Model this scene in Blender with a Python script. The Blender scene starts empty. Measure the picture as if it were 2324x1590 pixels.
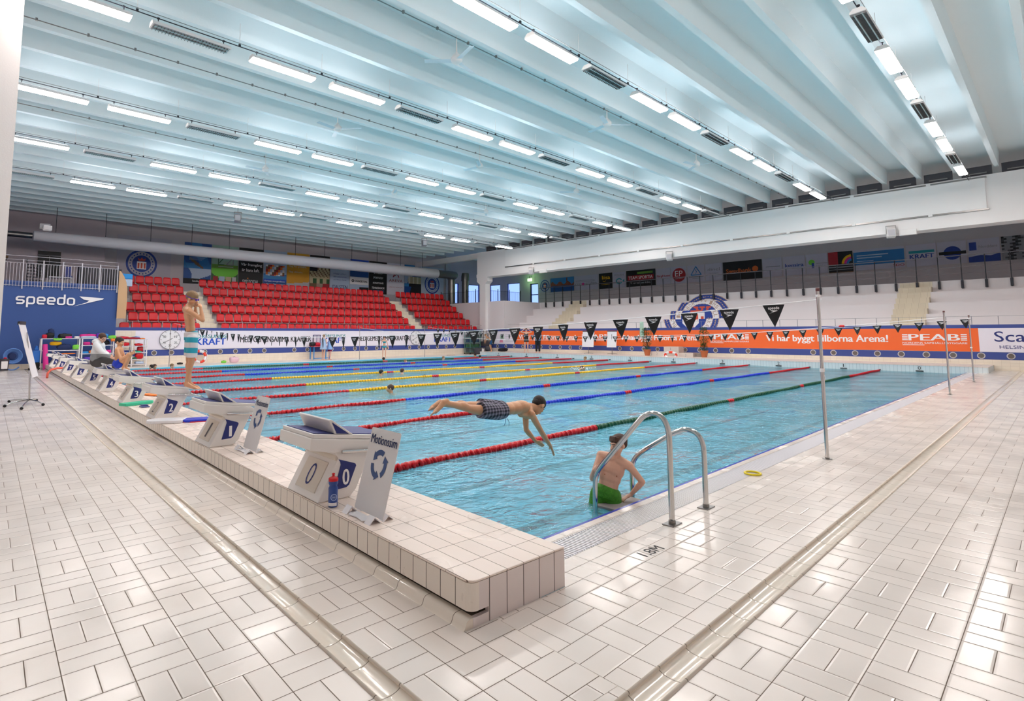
import bpy, bmesh, math, random
from mathutils import Vector, Matrix, Quaternion
import numpy as np
random.seed(7)
S = bpy.context.scene
C = S.collection
PI = math.pi
R = math.radians

# ---------------------------------------------------------------- camera
camd = bpy.data.cameras.new('camera'); cam = bpy.data.objects.new('camera', camd); C.objects.link(cam); S.camera = cam
FPX, CX, CY = 1266.186, 1065.43, 643.0
YAW, PITCH, ROLL = -0.752990, 0.0903353, -0.0016174
_f = Vector((-math.sin(YAW)*math.cos(PITCH), math.cos(YAW)*math.cos(PITCH), math.sin(PITCH)))
_r = Vector((math.cos(YAW), math.sin(YAW), 0)); _u = _r.cross(_f)
_r2 = _r*math.cos(ROLL)+_u*math.sin(ROLL); _u2 = -_r*math.sin(ROLL)+_u*math.cos(ROLL)
M = Matrix((_r2, _u2, -_f)).transposed().to_4x4(); M.translation = (-2.69793, -2.07583, 1.44932)
cam.matrix_world = M
camd.sensor_width = 36; camd.sensor_fit = 'HORIZONTAL'; camd.lens = FPX/2324*36
camd.shift_x = (1162-CX)/2324; camd.shift_y = (CY-795)/2324
camd.clip_end = 300; camd.clip_start = 0.05

# ---------------------------------------------------------------- world, exposure
W = bpy.data.worlds.new('daylight'); S.world = W; W.use_nodes = True
W.node_tree.nodes['Background'].inputs[0].default_value = (0.42, 0.58, 1.0, 1)
W.node_tree.nodes['Background'].inputs[1].default_value = 1.6
S.view_settings.view_transform = 'Standard'; S.view_settings.look = 'None'
S.view_settings.gamma = 1.0; S.view_settings.use_curve_mapping = False
S.view_settings.exposure = 0.28
LAMP = 50.0
UPLIGHT = 13.0  # strength of the glow added on the lamp tops for the ceiling
cy_ = S.cycles
cy_.max_bounces = 10; cy_.diffuse_bounces = 5; cy_.glossy_bounces = 4; cy_.transmission_bounces = 6; cy_.transparent_max_bounces = 12
cy_.caustics_reflective = False; cy_.caustics_refractive = True; cy_.blur_glossy = 0.6
cy_.sample_clamp_indirect = 6.0
cy_.use_denoising = True

# ---------------------------------------------------------------- materials
MT = {}
def lin(c):
    if isinstance(c, str):
        c = [int(c[i:i+2], 16)/255 for i in (0, 2, 4)]
        return tuple(x/12.92 if x <= .04045 else ((x+.055)/1.055)**2.4 for x in c)
    return tuple(c)
def mat(name, col, rough=.5, metal=0., emit=0., bump=0., bscale=60., trans=0., ior=1.45, spec=None, vary=0.):
    if name in MT: return MT[name]
    m = bpy.data.materials.new(name); m.use_nodes = True; MT[name] = m
    nt = m.node_tree; b = nt.nodes['Principled BSDF']; c = lin(col)+(1,)
    b.inputs['Base Color'].default_value = c; b.inputs['Roughness'].default_value = rough; b.inputs['Metallic'].default_value = metal
    b.inputs['IOR'].default_value = ior
    if spec is not None: b.inputs['Specular IOR Level'].default_value = spec
    if trans: b.inputs['Transmission Weight'].default_value = trans
    if emit: b.inputs['Emission Color'].default_value = c; b.inputs['Emission Strength'].default_value = emit
    if bump or vary:
        tc = nt.nodes.new('ShaderNodeTexCoord'); n = nt.nodes.new('ShaderNodeTexNoise'); n.inputs['Scale'].default_value = bscale; n.inputs['Detail'].default_value = 3
        nt.links.new(tc.outputs['Object'], n.inputs['Vector'])
        if bump:
            bp = nt.nodes.new('ShaderNodeBump'); bp.inputs['Strength'].default_value = bump; bp.inputs['Distance'].default_value = .01
            nt.links.new(n.outputs['Fac'], bp.inputs['Height']); nt.links.new(bp.outputs[0], b.inputs['Normal'])
        if vary:
            mx = nt.nodes.new('ShaderNodeMix'); mx.data_type = 'RGBA'; nt.links.new(n.outputs['Fac'], mx.inputs['Factor'])
            mx.inputs['A'].default_value = tuple(x*(1-vary) for x in c[:3])+(1,); mx.inputs['B'].default_value = tuple(min(1, x*(1+vary)) for x in c[:3])+(1,)
            nt.links.new(mx.outputs['Result'], b.inputs['Base Color'])
    return m
class NT:
    """tiny node helper"""
    def __init__(s, m): s.t = m.node_tree
    def m(s, op, a, b=None, c=None, clamp=False):
        n = s.t.nodes.new('ShaderNodeMath'); n.operation = op; n.use_clamp = clamp
        for i, v in enumerate((a, b, c)):
            if v is None: continue
            if isinstance(v, (int, float)): n.inputs[i].default_value = v
            else: s.t.links.new(v, n.inputs[i])
        return n.outputs[0]
    def mix(s, f, a, b):
        n = s.t.nodes.new('ShaderNodeMix'); n.data_type = 'RGBA'
        if isinstance(f, (int, float)): n.inputs['Factor'].default_value = f
        else: s.t.links.new(f, n.inputs['Factor'])
        for k, v in (('A', a), ('B', b)):
            if isinstance(v, tuple): n.inputs[k].default_value = v+(1,) if len(v) == 3 else v
            else: s.t.links.new(v, n.inputs[k])
        return n.outputs['Result']
    def fmix(s, f, a, b):
        d = s.m('SUBTRACT', b, a); return s.m('ADD', a, s.m('MULTIPLY', d, f))
    def line(s, dist, w):   # 1 on the joint, 0 away
        return s.m('SUBTRACT', 1.0, s.m('DIVIDE', s.m('SUBTRACT', dist, w*.5-.0006), .0012, clamp=True), clamp=True)
    def noise(s, vec, scale, detail=2, dist=0):
        n = s.t.nodes.new('ShaderNodeTexNoise'); n.inputs['Scale'].default_value = scale; n.inputs['Detail'].default_value = detail; n.inputs['Distortion'].default_value = dist
        s.t.links.new(vec, n.inputs['Vector']); return n.outputs['Fac']
def tile_mat(name, base, grout, au, su, ou, av, sv, ov, w=.004, rough=.35, basket=0, vary=.035, wet=0., dirt=0., bump=.35, ribs=0):
    """tiles on a grid of object coordinates; basket=1/2: pairs of tiles in a basket weave"""
    m = bpy.data.materials.new(name); m.use_nodes = True; MT[name] = m
    N = NT(m); nt = m.node_tree; b = nt.nodes['Principled BSDF']
    tc = nt.nodes.new('ShaderNodeTexCoord'); sp = nt.nodes.new('ShaderNodeSeparateXYZ'); nt.links.new(tc.outputs['Object'], sp.inputs[0])
    U = N.m('DIVIDE', N.m('SUBTRACT', sp.outputs[au], ou), su); V = N.m('DIVIDE', N.m('SUBTRACT', sp.outputs[av], ov), sv)
    fu, fv = N.m('FRACT', U), N.m('FRACT', V); cu, cv = N.m('FLOOR', U), N.m('FLOOR', V)
    du = N.m('MULTIPLY', N.m('MINIMUM', fu, N.m('SUBTRACT', 1.0, fu)), su); dv = N.m('MULTIPLY', N.m('MINIMUM', fv, N.m('SUBTRACT', 1.0, fv)), sv)
    d = N.m('MINIMUM', du, dv); sub = None
    if basket:
        par = N.m('FLOORED_MODULO', N.m('ADD', cu, cv), 2.0)      # 0 = even
        hu = N.m('MULTIPLY', N.m('ABSOLUTE', N.m('SUBTRACT', fu, .5)), su); hv = N.m('MULTIPLY', N.m('ABSOLUTE', N.m('SUBTRACT', fv, .5)), sv)
        e, o = (hu, hv) if basket == 1 else (hv, hu)
        mid = N.fmix(par, e, o); d = N.m('MINIMUM', d, mid)
        su_ = N.m('GREATER_THAN', fu, .5); sv_ = N.m('GREATER_THAN', fv, .5)
        sub = N.fmix(par, su_, sv_) if basket == 1 else N.fmix(par, sv_, su_)
    g = N.line(d, w)
    cb = nt.nodes.new('ShaderNodeCombineXYZ'); nt.links.new(cu, cb.inputs[0]); nt.links.new(cv, cb.inputs[1])
    if sub is not None: nt.links.new(sub, cb.inputs[2])
    wn = nt.nodes.new('ShaderNodeTexWhiteNoise'); nt.links.new(cb.outputs[0], wn.inputs[0])
    bc = lin(base); lo = tuple(x*(1-vary) for x in bc); hi = tuple(min(1, x*(1+vary)) for x in bc)
    col = N.mix(wn.outputs['Value'], lo, hi)
    if dirt:
        dn = N.noise(tc.outputs['Object'], 1.3, 4); k = N.m('MULTIPLY', N.m('SUBTRACT', dn, .45, clamp=True), dirt*4, clamp=True)
        col = N.mix(k, col, tuple(x*y for x, y in zip(bc, (.80, .74, .68))))
    col = N.mix(g, col, lin(grout)); nt.links.new(col, b.inputs['Base Color'])
    rn = N.noise(tc.outputs['Object'], 2.2 if wet else 9, 3, 0.6)
    if wet:
        r = N.fmix(N.m('MULTIPLY', N.m('SUBTRACT', rn, .38, clamp=True), 3.0, clamp=True), rough, wet)
    else: r = N.m('ADD', N.m('MULTIPLY', rn, .12), rough-.06)
    r = N.fmix(g, r, .8); nt.links.new(r, b.inputs['Roughness'])
    h = N.m('MULTIPLY', N.m('DIVIDE', d, .010, clamp=True), 1.0)
    h = N.m('ADD', h, N.m('MULTIPLY', N.noise(tc.outputs['Object'], 14, 2), .55))
    h = N.m('ADD', h, N.m('MULTIPLY', wn.outputs['Value'], .25))
    if ribs: h = N.m('ADD', h, N.m('MULTIPLY', N.m('SINE', N.m('MULTIPLY', sp.outputs[au], 2*PI/.009)), .25))
    bp = nt.nodes.new('ShaderNodeBump'); bp.inputs['Strength'].default_value = bump; bp.inputs['Distance'].default_value = .0022
    nt.links.new(h, bp.inputs['Height']); nt.links.new(bp.outputs[0], b.inputs['Normal'])
    return m

TILE = 'e6dcd4'; GR = '6a5a4c'
mat('white', 'ece8e6', .6); mat('white_wall', 'e6e0de', .75, bump=.15, bscale=40); mat('upper_wall', 'c9c0c4', .8, bump=.1)
mat('ceiling_white', 'e8f1f3', .8, bump=.12, bscale=25); mat('beam_white', 'f0eceb', .6)
mat('blue_wall', '34508c', .6, bump=.1); mat('blue_band', '3c4c90', .45); mat('banner_white', 'e9e3ee', .5); mat('banner_orange', 'f46a2e', .5)
mat('steel', 'c8c6c4', .13, 1.); mat('steel_dull', '8d8a88', .35, 1.); mat('dark_metal', '3a3a40', .5, .6); mat('black', '16161a', .5); mat('black_rubber', '101012', .7)
mat('block_white', 'e9e4e0', .35, bump=.2, bscale=400); mat('block_beige', 'd9cfc2', .5); mat('navy', '232d72', .5, bump=.2, bscale=300); mat('mark_blue', '2f4a7c', .4)
mat('plastic_white', 'e8e6ea', .3); mat('sign_white', 'd9d6d6', .35); mat('red_plastic', 'cc0f1e', .28); mat('blue_plastic', '1c35c8', .28); mat('green_plastic', '0c5236', .28); mat('yellow_plastic', 'f4b80e', .28)
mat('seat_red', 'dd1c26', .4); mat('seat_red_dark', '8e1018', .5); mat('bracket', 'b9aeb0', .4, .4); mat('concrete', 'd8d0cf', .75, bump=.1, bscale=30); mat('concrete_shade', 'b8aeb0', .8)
mat('skin', 'd39c76', .5, vary=.07, bscale=9); mat('skin_light', 'e2b097', .5, vary=.07, bscale=9); mat('hair_brown', '4a3024', .6, bump=.6, bscale=120); mat('hair_dark', '241814', .6, bump=.6, bscale=120); mat('hair_fair', '8a6c4c', .6, bump=.6, bscale=120)
mat('lip', 'a8544a', .5); mat('eye_dark', '2a1c18', .3); mat('eye_white', 'e8e0dc', .3); mat('crest_blue', '1f3f96', .5); mat('crest_red', 'd4523a', .5); mat('crest_tan', 'b79a86', .5)
mat('teal', '1b8f9e', .5); mat('kraft_blue', '1f4fc0', .5); mat('kraft_teal', '1e8a8c', .5); mat('ink', '1c1a1e', .6); mat('white_print', 'f2eef0', .5); mat('grey', '8f8e94', .6); mat('lightgrey', 'c2bfc4', .6); mat('darkgrey', '4c4a50', .7)
mat('green_leaf', '3c6a2c', .5); mat('leaf_dark', '274a20', .5); mat('terracotta', 'b8653c', .7); mat('wood', '6a4a30', .7); mat('cardboard', 'c9a27c', .8); mat('aqua', '2aa0b8', .7, bump=.3, bscale=25); mat('short_white', 'ddd8da', .7, bump=.3, bscale=25)
mat('pink', 'd8308e', .6); mat('purple', '5a3ab0', .6); mat('lime', '7ad048', .6); mat('orange', 'f08030', .6); mat('cyan_bag', '2a90d8', .6); mat('red_cloth', 'c8203a', .7); mat('navy_cloth', '22305c', .8); mat('speedo_blue', '1838c0', .6); mat('towel_blue', 'a8bede', .9); mat('hoodie', 'd6d6d8', .9, bump=.3, bscale=80); mat('hoodie_grey', '8e9094', .9); mat('trousers', '4c4a4c', .9)
mat('lit_panel', 'fff4ee', .4, emit=LAMP); mat('added_uplight_glow', 'f2f8ff', .4, emit=UPLIGHT); mat('window_light', 'dfe6ff', .2); mat('exit_lit', 'b8f0a0', .4, emit=2.5)
mat('amber', 'd89a1e', .5); mat('sky_blue', '2a78b8', .5); mat('poster_green', '6f9a3a', .5); mat('poster_dkgreen', '2f5a30', .5); mat('deepblue', '1c4f96', .5); mat('mid_blue', '3a86c4', .5); mat('pale_blue', 'b4c4dc', .5); mat('sand', 'c2b48e', .5); mat('brownish', '7a5a3c', .5); mat('maroon', 'a8202c', .5); mat('cream', 'e4dac4', .6); mat('magenta', 'd02a8a', .5); mat('swed_orange', 'd0682a', .5); mat('bottle_blue', '2a4a94', .3); mat('glass_dark', '1c1e2c', .1); mat('yellow_ring', 'e6d020', .35); mat('pale_green', 'a9c6b4', .6); mat('liver', 'b09080', .5)
m = mat('pane', 'c8d4f4', .03, trans=1.0, ior=1.02)

# ---------------------------------------------------------------- mesh builder
class MB:
    def __init__(s): s.v = []; s.f = []; s.mi = []
    def add(s, vs, fs, k=0):
        o = len(s.v); s.v += [tuple(v) for v in vs]; s.f += [tuple(i+o for i in f) for f in fs]; s.mi += [k]*len(fs); return s
    def box(s, c, d, rot=None, k=0):
        vs = [Vector((x*d[0]/2, y*d[1]/2, z*d[2]/2)) for x in (-1, 1) for y in (-1, 1) for z in (-1, 1)]
        if rot is not None: vs = [rot @ v for v in vs]
        c = Vector(c); return s.add([v+c for v in vs], [(0, 1, 3, 2), (4, 6, 7, 5), (0, 4, 5, 1), (2, 3, 7, 6), (0, 2, 6, 4), (1, 5, 7, 3)], k)
    def bx(s, x0, x1, y0, y1, z0, z1, k=0): return s.box(((x0+x1)/2, (y0+y1)/2, (z0+z1)/2), (x1-x0, y1-y0, z1-z0), None, k)
    def prism(s, poly, a0, a1, axis='Y', k=0):
        """poly in the two other axes (XZ for Y, YZ for X, XY for Z)"""
        def P(p, a):
            return {'Y': (p[0], a, p[1]), 'X': (a, p[0], p[1]), 'Z': (p[0], p[1], a)}[axis]
        n = len(poly); vs = [P(p, a0) for p in poly]+[P(p, a1) for p in poly]
        return s.add(vs, [tuple(range(n)), tuple(range(2*n-1, n-1, -1))]+[(i, i+n, (i+1) % n+n, (i+1) % n) for i in range(n)], k)
    def frust(s, p0, p1, r0, r1, n=12, caps=True, k=0, flat=1., side=None):
        p0, p1 = Vector(p0), Vector(p1); d = (p1-p0); 
        if d.length < 1e-6: return s
        d.normalize(); a = Vector((0, 0, 1)) if abs(d.z) < .9 else Vector((1, 0, 0))
        if side is not None: a = Vector(side)
        e1 = (a-d*a.dot(d)).normalized(); e2 = d.cross(e1)
        vs = [p+(e1*math.cos(t)*r+e2*math.sin(t)*r*flat) for p, r in ((p0, r0), (p1, r1)) for t in [2*PI*i/n for i in range(n)]]
        fs = [(i, (i+1) % n, (i+1) % n+n, i+n) for i in range(n)]
        if caps: fs += [tuple(range(n-1, -1, -1)), tuple(range(n, 2*n))]
        return s.add(vs, fs, k)
    def ell(s, c, r, ax=None, n=14, k=0):
        m_ = n//2; c = Vector(c); A = ax or Matrix.Identity(3); vs = []; fs = []
        r = r if hasattr(r, '__len__') else (r, r, r)
        for i in range(1, m_):
            ph = PI*i/m_
            for j in range(n):
                th = 2*PI*j/n; vs.append(c+A @ Vector((r[0]*math.sin(ph)*math.cos(th), r[1]*math.sin(ph)*math.sin(th), r[2]*math.cos(ph))))
        for i in range(m_-2):
            for j in range(n): fs.append((i*n+j, (i+1)*n+j, (i+1)*n+(j+1) % n, i*n+(j+1) % n))
        t = len(vs); vs += [c+A @ Vector((0, 0, r[2])), c-A @ Vector((0, 0, r[2]))]
        for j in range(n): fs.append((t, j, (j+1) % n)); fs.append((t+1, (m_-2)*n+(j+1) % n, (m_-2)*n+j))
        return s.add(vs, fs, k)
    def cap(s, p0, p1, r0, r1, n=12): s.frust(p0, p1, r0, r1, n); s.ell(p0, r0, None, n); s.ell(p1, r1, None, n); return s
    def tube(s, pts, r, n=10, k=0, closed=False):
        P = [Vector(p) for p in pts]; N_ = len(P); vs = []; fs = []; e = None
        for i, p in enumerate(P):
            a = P[(i-1) % N_] if (i or closed) else p; b = P[(i+1) % N_] if (i < N_-1 or closed) else p
            d = (b-a).normalized()
            if e is None:
                q = Vector((0, 0, 1)) if abs(d.z) < .9 else Vector((1, 0, 0)); e = (q-d*q.dot(d)).normalized()
            else: e = (e-d*e.dot(d)).normalized()
            g = d.cross(e); rr = r[i] if hasattr(r, '__len__') else r
            vs += [p+(e*math.cos(2*PI*j/n)+g*math.sin(2*PI*j/n))*rr for j in range(n)]
        for i in range(N_ if closed else N_-1):
            i2 = (i+1) % N_
            for j in range(n): fs.append((i*n+j, i*n+(j+1) % n, i2*n+(j+1) % n, i2*n+j))
        if not closed: fs += [tuple(range(n-1, -1, -1)), tuple(range((N_-1)*n, N_*n))]
        return s.add(vs, fs, k)
    def lathe(s, prof, c=(0, 0, 0), n=20, axis='Z', k=0):
        """prof: (radius, height) along the axis"""
        vs = []; fs = []; c = Vector(c)
        for r, h in prof:
            for j in range(n):
                a, b = r*math.cos(2*PI*j/n), r*math.sin(2*PI*j/n)
                vs.append(c+Vector({'Z': (a, b, h), 'X': (h, a, b), 'Y': (b, h, a)}[axis]))
        for i in range(len(prof)-1):
            for j in range(n): fs.append((i*n+j, i*n+(j+1) % n, (i+1)*n+(j+1) % n, (i+1)*n+j))
        fs += [tuple(range(n-1, -1, -1)), tuple(range((len(prof)-1)*n, len(prof)*n))]
        return s.add(vs, fs, k)
    def xf(s, mt):
        s.v = [tuple(mt @ Vector(v)) for v in s.v]; return s
    def mesh(s, name, mats, smooth=False, keep=False):
        me = bpy.data.meshes.new(name); me.from_pydata(s.v, [], s.f)
        for m_ in (mats if isinstance(mats, (list, tuple)) else [mats]): me.materials.append(MT[m_] if isinstance(m_, str) else m_)
        if any(s.mi): me.polygons.foreach_set('material_index', s.mi)
        if smooth: me.polygons.foreach_set('use_smooth', [True]*len(me.polygons))
        if not keep: bm = bmesh.new(); bm.from_mesh(me); bmesh.ops.recalc_face_normals(bm, faces=bm.faces); bm.to_mesh(me); bm.free()
        me.update(); return me
    def build(s, name, mats, parent=None, smooth=False, loc=None, bevel=0, auto=None):
        me = s.mesh(name, mats, smooth or auto is not None); o = bpy.data.objects.new(name, me); C.objects.link(o)
        if auto is not None: sharp(me, auto)
        if parent is not None: o.parent = parent
        if loc is not None: o.location = loc
        if bevel:
            b = o.modifiers.new('bevel', 'BEVEL'); b.width = bevel; b.segments = 2; b.limit_method = 'ANGLE'; b.angle_limit = R(40)
        return o
def sharp(me, ang):
    bm = bmesh.new(); bm.from_mesh(me)
    for e in bm.edges:
        if len(e.link_faces) == 2 and e.calc_face_angle(0) > R(ang): e.smooth = False
    bm.to_mesh(me); bm.free()
def tag(o, label=None, cat=None, group=None, kind=None):
    if label: o['label'] = label
    if cat: o['category'] = cat
    if group: o['group'] = group
    if kind: o['kind'] = kind
    return o
def thing(name, label, cat, loc=(0, 0, 0), rz=0, group=None):
    o = bpy.data.objects.new(name, None); o.empty_display_size = .2; C.objects.link(o); o.location = loc; o.rotation_euler = (0, 0, rz)
    return tag(o, label, cat, group)
def struct(o): o['kind'] = 'structure'; return o
KIDS = {}
def dup(o, parent=None, **kw):
    c = o.copy(); C.objects.link(c)
    if parent is not None: c.parent = parent
    for ch in o.children: dup(ch, c)
    for k, v in kw.items():
        if k == 'loc': c.location = v
        elif k == 'rz': c.rotation_euler = (0, 0, v)
        elif k == 'label': c['label'] = v
        elif k == 'group': c['group'] = v
    return c
ORD = ['first', 'second', 'third', 'fourth', 'fifth', 'sixth', 'seventh', 'eighth', 'ninth', 'tenth', 'eleventh', 'twelfth', 'thirteenth', 'fourteenth', 'fifteenth', 'sixteenth', 'seventeenth', 'eighteenth', 'nineteenth', 'twentieth']
ORD += ['twenty-'+x for x in ORD[:9]]+['thirtieth']

# left part of the hall (start platform and its deck) lies slightly askew to the far wall
TH = R(2.42)
LM = Matrix.Rotation(-TH, 4, 'Z')
def Lw(x, y, z=0): return LM @ Vector((x, y, z))
def unit(v): return Vector(v).normalized()
# ---------------------------------------------------------------- lettering
_tc = {}
def text_geo(s, bold=0., shear=0., sp=1.):
    bold = 0 if bold > 0 else bold
    key = (s, bold, shear, sp)
    if key in _tc: return _tc[key]
    cu = bpy.data.curves.new('t', 'FONT'); cu.body = s; cu.size = 1; cu.offset = bold; cu.shear = shear; cu.resolution_u = 3; cu.space_character = sp
    o = bpy.data.objects.new('t', cu); C.objects.link(o)
    dg = bpy.context.evaluated_depsgraph_get(); me = o.evaluated_get(dg).to_mesh()
    vs = [(v.co.x, v.co.y) for v in me.vertices]; fs = [tuple(p.vertices) for p in me.polygons]
    o.evaluated_get(dg).to_mesh_clear(); bpy.data.objects.remove(o); bpy.data.curves.remove(cu)
    xs = [v[0] for v in vs]; ys = [v[1] for v in vs]; x0, x1, y0, y1 = min(xs), max(xs), min(ys), max(ys)
    _tc[key] = ([((x-x0)/(x1-x0), (y-y0)/(y1-y0)) for x, y in vs], fs); return _tc[key]
class Plane:
    """a frame on a flat surface: u to the reader's right, v up, n towards the reader"""
    def __init__(s, o, u, v): s.o = Vector(o); s.u = unit(u); s.v = unit(v); s.n = s.u.cross(s.v)
    def p(s, a, b, d=0.): return s.o+s.u*a+s.v*b+s.n*d
def fit_text(b, pl, s, u0, v0, w, h, d=.004, bold=0., shear=0., k=0, sp=1.):
    vs, fs = text_geo(s, bold, shear, sp); e = max(0, bold)*.9*h
    for q, dd in ((0, 0), (-e, .0007), (e, .0014)) if e > 0 else ((0, 0),): b.add([pl.p(u0+e+q+x*(w-2*e), v0+y*h, d+dd) for x, y in vs], fs, k)
    return b
def poly(b, pl, pts, d=.004, k=0): b.add([pl.p(x, y, d) for x, y in pts], [tuple(range(len(pts)))], k); return b
def rect(b, pl, u0, v0, w, h, d=.003, k=0): return poly(b, pl, [(u0, v0), (u0+w, v0), (u0+w, v0+h), (u0, v0+h)], d, k)
def ring(b, pl, cu, cv, r0, r1, n=32, d=.004, k=0, asp=1., a0=0, a1=360):
    A = [R(a0+(a1-a0)*i/n) for i in range(n+1)]
    vs = [pl.p(cu+math.cos(a)*r, cv+math.sin(a)*r*asp, d) for a in A for r in (r0, r1)]
    b.add(vs, [(2*i, 2*i+1, 2*i+3, 2*i+2) for i in range(n)], k); return b
def disc(b, pl, cu, cv, r, n=24, d=.004, k=0, asp=1.): return poly(b, pl, [(cu+math.cos(2*PI*i/n)*r, cv+math.sin(2*PI*i/n)*r*asp) for i in range(n)], d, k)
def picture(b, pl, w, h, nx, ny, fn, d=.003, u0=0, v0=0, pal=None):
    """a printed picture: rows of coloured cells; fn(u, v) in 0..1 gives a material name or None"""
    for j in range(ny):
        i = 0
        while i < nx:
            k = fn((i+.5)/nx, (j+.5)/ny); i2 = i+1
            while i2 < nx and fn((i2+.5)/nx, (j+.5)/ny) == k: i2 += 1
            if k is not None: rect(b, pl, u0+w*i/nx, v0+h*j/ny, w*(i2-i)/nx, h/ny, d, pal.index(k))
            i = i2
    return b
def swoosh(b, pl, u, v, w, h, d=.005, k=0):
    poly(b, pl, [(u, v), (u+.42*w, v+.42*h), (u+.52*w, v+.62*h), (u+.33*w, v+.72*h), (u+.19*w, v+h), (u+w, v+.9*h), (u+w*.97, v+.78*h)], d, k)
def speedo(b, pl, u, v, w, h, d=.005, k=0):
    """rounded square lettering built from strokes"""
    q_ = [0]
    cw = w/6*.86; t = h*.20; xh = h
    def st(pts):
        for (x0, y0), (x1, y1) in zip(pts, pts[1:]):
            dx, dy = x1-x0, y1-y0; L_ = math.hypot(dx, dy); dx, dy = dx/L_*t/2, dy/L_*t/2
            q_[0] += 1; disc(b, pl, x0, y0, t*.5, 8, d+.0006+.0012*(q_[0] % 12)*min(1, h/.3), k); poly(b, pl, [(x0+dy, y0-dx), (x1+dy, y1-dx), (x1-dy, y1+dx), (x0-dy, y0+dx)], d+.0012*(q_[0] % 12)*min(1, h/.3), k)
    for i, ch in enumerate('speedo'):
        x = u+i*w/6+t/2; X = x+cw-t; y = v+t/2; Y = v+xh-t/2; m_ = v+xh/2; c = t*.7
        if ch == 's': st([(X, Y), (x+c, Y), (x, Y-c), (x, m_+c*.4), (x+c, m_), (X-c, m_), (X, m_-c*.6), (X, y+c), (X-c, y), (x, y)])
        if ch in 'pdo': st([(x+c, Y), (X-c, Y), (X, Y-c), (X, y+c), (X-c, y), (x+c, y), (x, y+c), (x, Y-c), (x+c, Y)])
        if ch == 'p': st([(x, Y-c), (x, v-h*.38)])
        if ch == 'd': st([(X, y+c), (X, v+h*1.38)])
        if ch == 'e': st([(x, m_), (X, m_), (X, Y-c), (X-c, Y), (x+c, Y), (x, Y-c), (x, y+c), (x+c, y), (X, y)])
JP = {'diver': {'toeR': [0.602, 1.965, 0.708],
 'anR': [0.75, 1.968, 0.814],
 'heelR': [0.816, 1.97, 0.825],
 'knR': [1.117, 1.977, 0.718],
 'hipR': [1.466, 1.968, 0.656],
 'toeL': [0.669, 2.079, 0.735],
 'anL': [0.785, 2.067, 0.788],
 'heelL': [0.816, 2.082, 0.81],
 'knL': [1.202, 2.093, 0.732],
 'hipL': [1.623, 2.084, 0.671],
 'shR': [1.937, 1.9, 0.59],
 'elR': [2.101, 1.894, 0.377],
 'wrR': [2.257, 1.904, 0.213],
 'tipR': [2.319, 1.905, 0.109],
 'shL': [2.069, 2.102, 0.556],
 'elL': [2.081, 2.106, 0.389],
 'wrL': [2.214, 2.081, 0.25],
 'tipL': [2.343, 2.057, 0.179],
 'neck': [1.986, 1.985, 0.667],
 'head': [2.138, 1.971, 0.662],
 'face': [2.194, 1.971, 0.577]}, 'ladder': {'hipR': [1.686, 0.902, 0.015],
 'hipL': [1.758, 0.809, -0.001],
 'neck': [1.798, 0.8, 0.319],
 'head': [1.812, 0.771, 0.451],
 'face': [1.737, 0.802, 0.438],
 'shR': [1.747, 0.914, 0.347],
 'elR': [1.599, 0.909, 0.167],
 'wrR': [1.538, 0.846, 0.257],
 'tipR': [1.483, 0.751, 0.323],
 'shL': [1.833, 0.677, 0.275],
 'elL': [1.927, 0.606, 0.134],
 'wrL': [1.885, 0.700, 0.012],
 'tipL': [1.81, 0.745, -0.025],
 'knR': [1.662, 0.923, -0.197],
 'knL': [1.722, 0.798, -0.202]}, 'standing': {'heelR': [-0.039, 6.975, 0.697],
 'toeR': [0.135, 6.874, 0.639],
 'anR': [-0.023, 6.956, 0.729],
 'knR': [0.017, 6.892, 1.054],
 'hipR': [0.005, 6.862, 1.381],
 'heelL': [0.046, 7.089, 0.689],
 'toeL': [0.194, 7.012, 0.642],
 'anL': [0.059, 7.087, 0.721],
 'knL': [0.044, 7.1, 1.063],
 'hipL': [0.039, 7.061, 1.412],
 'neck': [-0.042, 6.956, 1.872],
 'head': [-0.003, 6.905, 1.991],
 'face': [0.052, 6.858, 1.951],
 'shR': [-0.074, 6.803, 1.796],
 'elR': [0.082, 6.673, 1.658],
 'wrR': [0.065, 6.734, 1.857],
 'tipR': [0.051, 6.819, 1.935],
 'shL': [-0.03, 7.129, 1.83],
 'elL': [0.113, 7.091, 1.721],
 'wrL': [0.074, 7.0, 1.861],
 'tipL': [0.073, 6.938, 1.925]}, 'adult': {'hip': [0.113, 14.501, 0.783],
 'neck': [0.116, 14.368, 1.279],
 'head': [0.169, 14.307, 1.366],
 'face': [0.22, 14.197, 1.316],
 'shR': [0.038, 14.245, 1.195],
 'shL': [0.149, 14.619, 1.218],
 'elR': [0.134, 14.04, 1.011],
 'wrR': [0.264, 13.929, 0.925],
 'elL': [0.269, 14.601, 1.01],
 'wrL': [0.339, 14.271, 0.928],
 'knR': [0.301, 14.041, 0.85],
 'knL': [0.376, 14.383, 0.851]}, 'sitting': {'hip': [0.109, 12.16, 0.825],
 'neck': [0.107, 12.118, 1.177],
 'head': [0.109, 12.102, 1.286],
 'face': [0.162, 12.055, 1.267],
 'shR': [0.039, 11.982, 1.124],
 'shL': [0.177, 12.265, 1.128],
 'elR': [0.095, 11.886, 0.924],
 'wrR': [0.26, 11.855, 1.033],
 'elL': [0.23, 12.236, 0.96],
 'wrL': [0.335, 11.993, 1.022],
 'knR': [0.251, 11.865, 1.021],
 'knL': [0.319, 12.077, 1.02],
 'anR': [0.171, 11.975, 0.742],
 'toeR': [0.253, 11.905, 0.684],
 'anL': [0.261, 12.167, 0.73],
 'toeL': [0.329, 12.108, 0.691]}}
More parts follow.
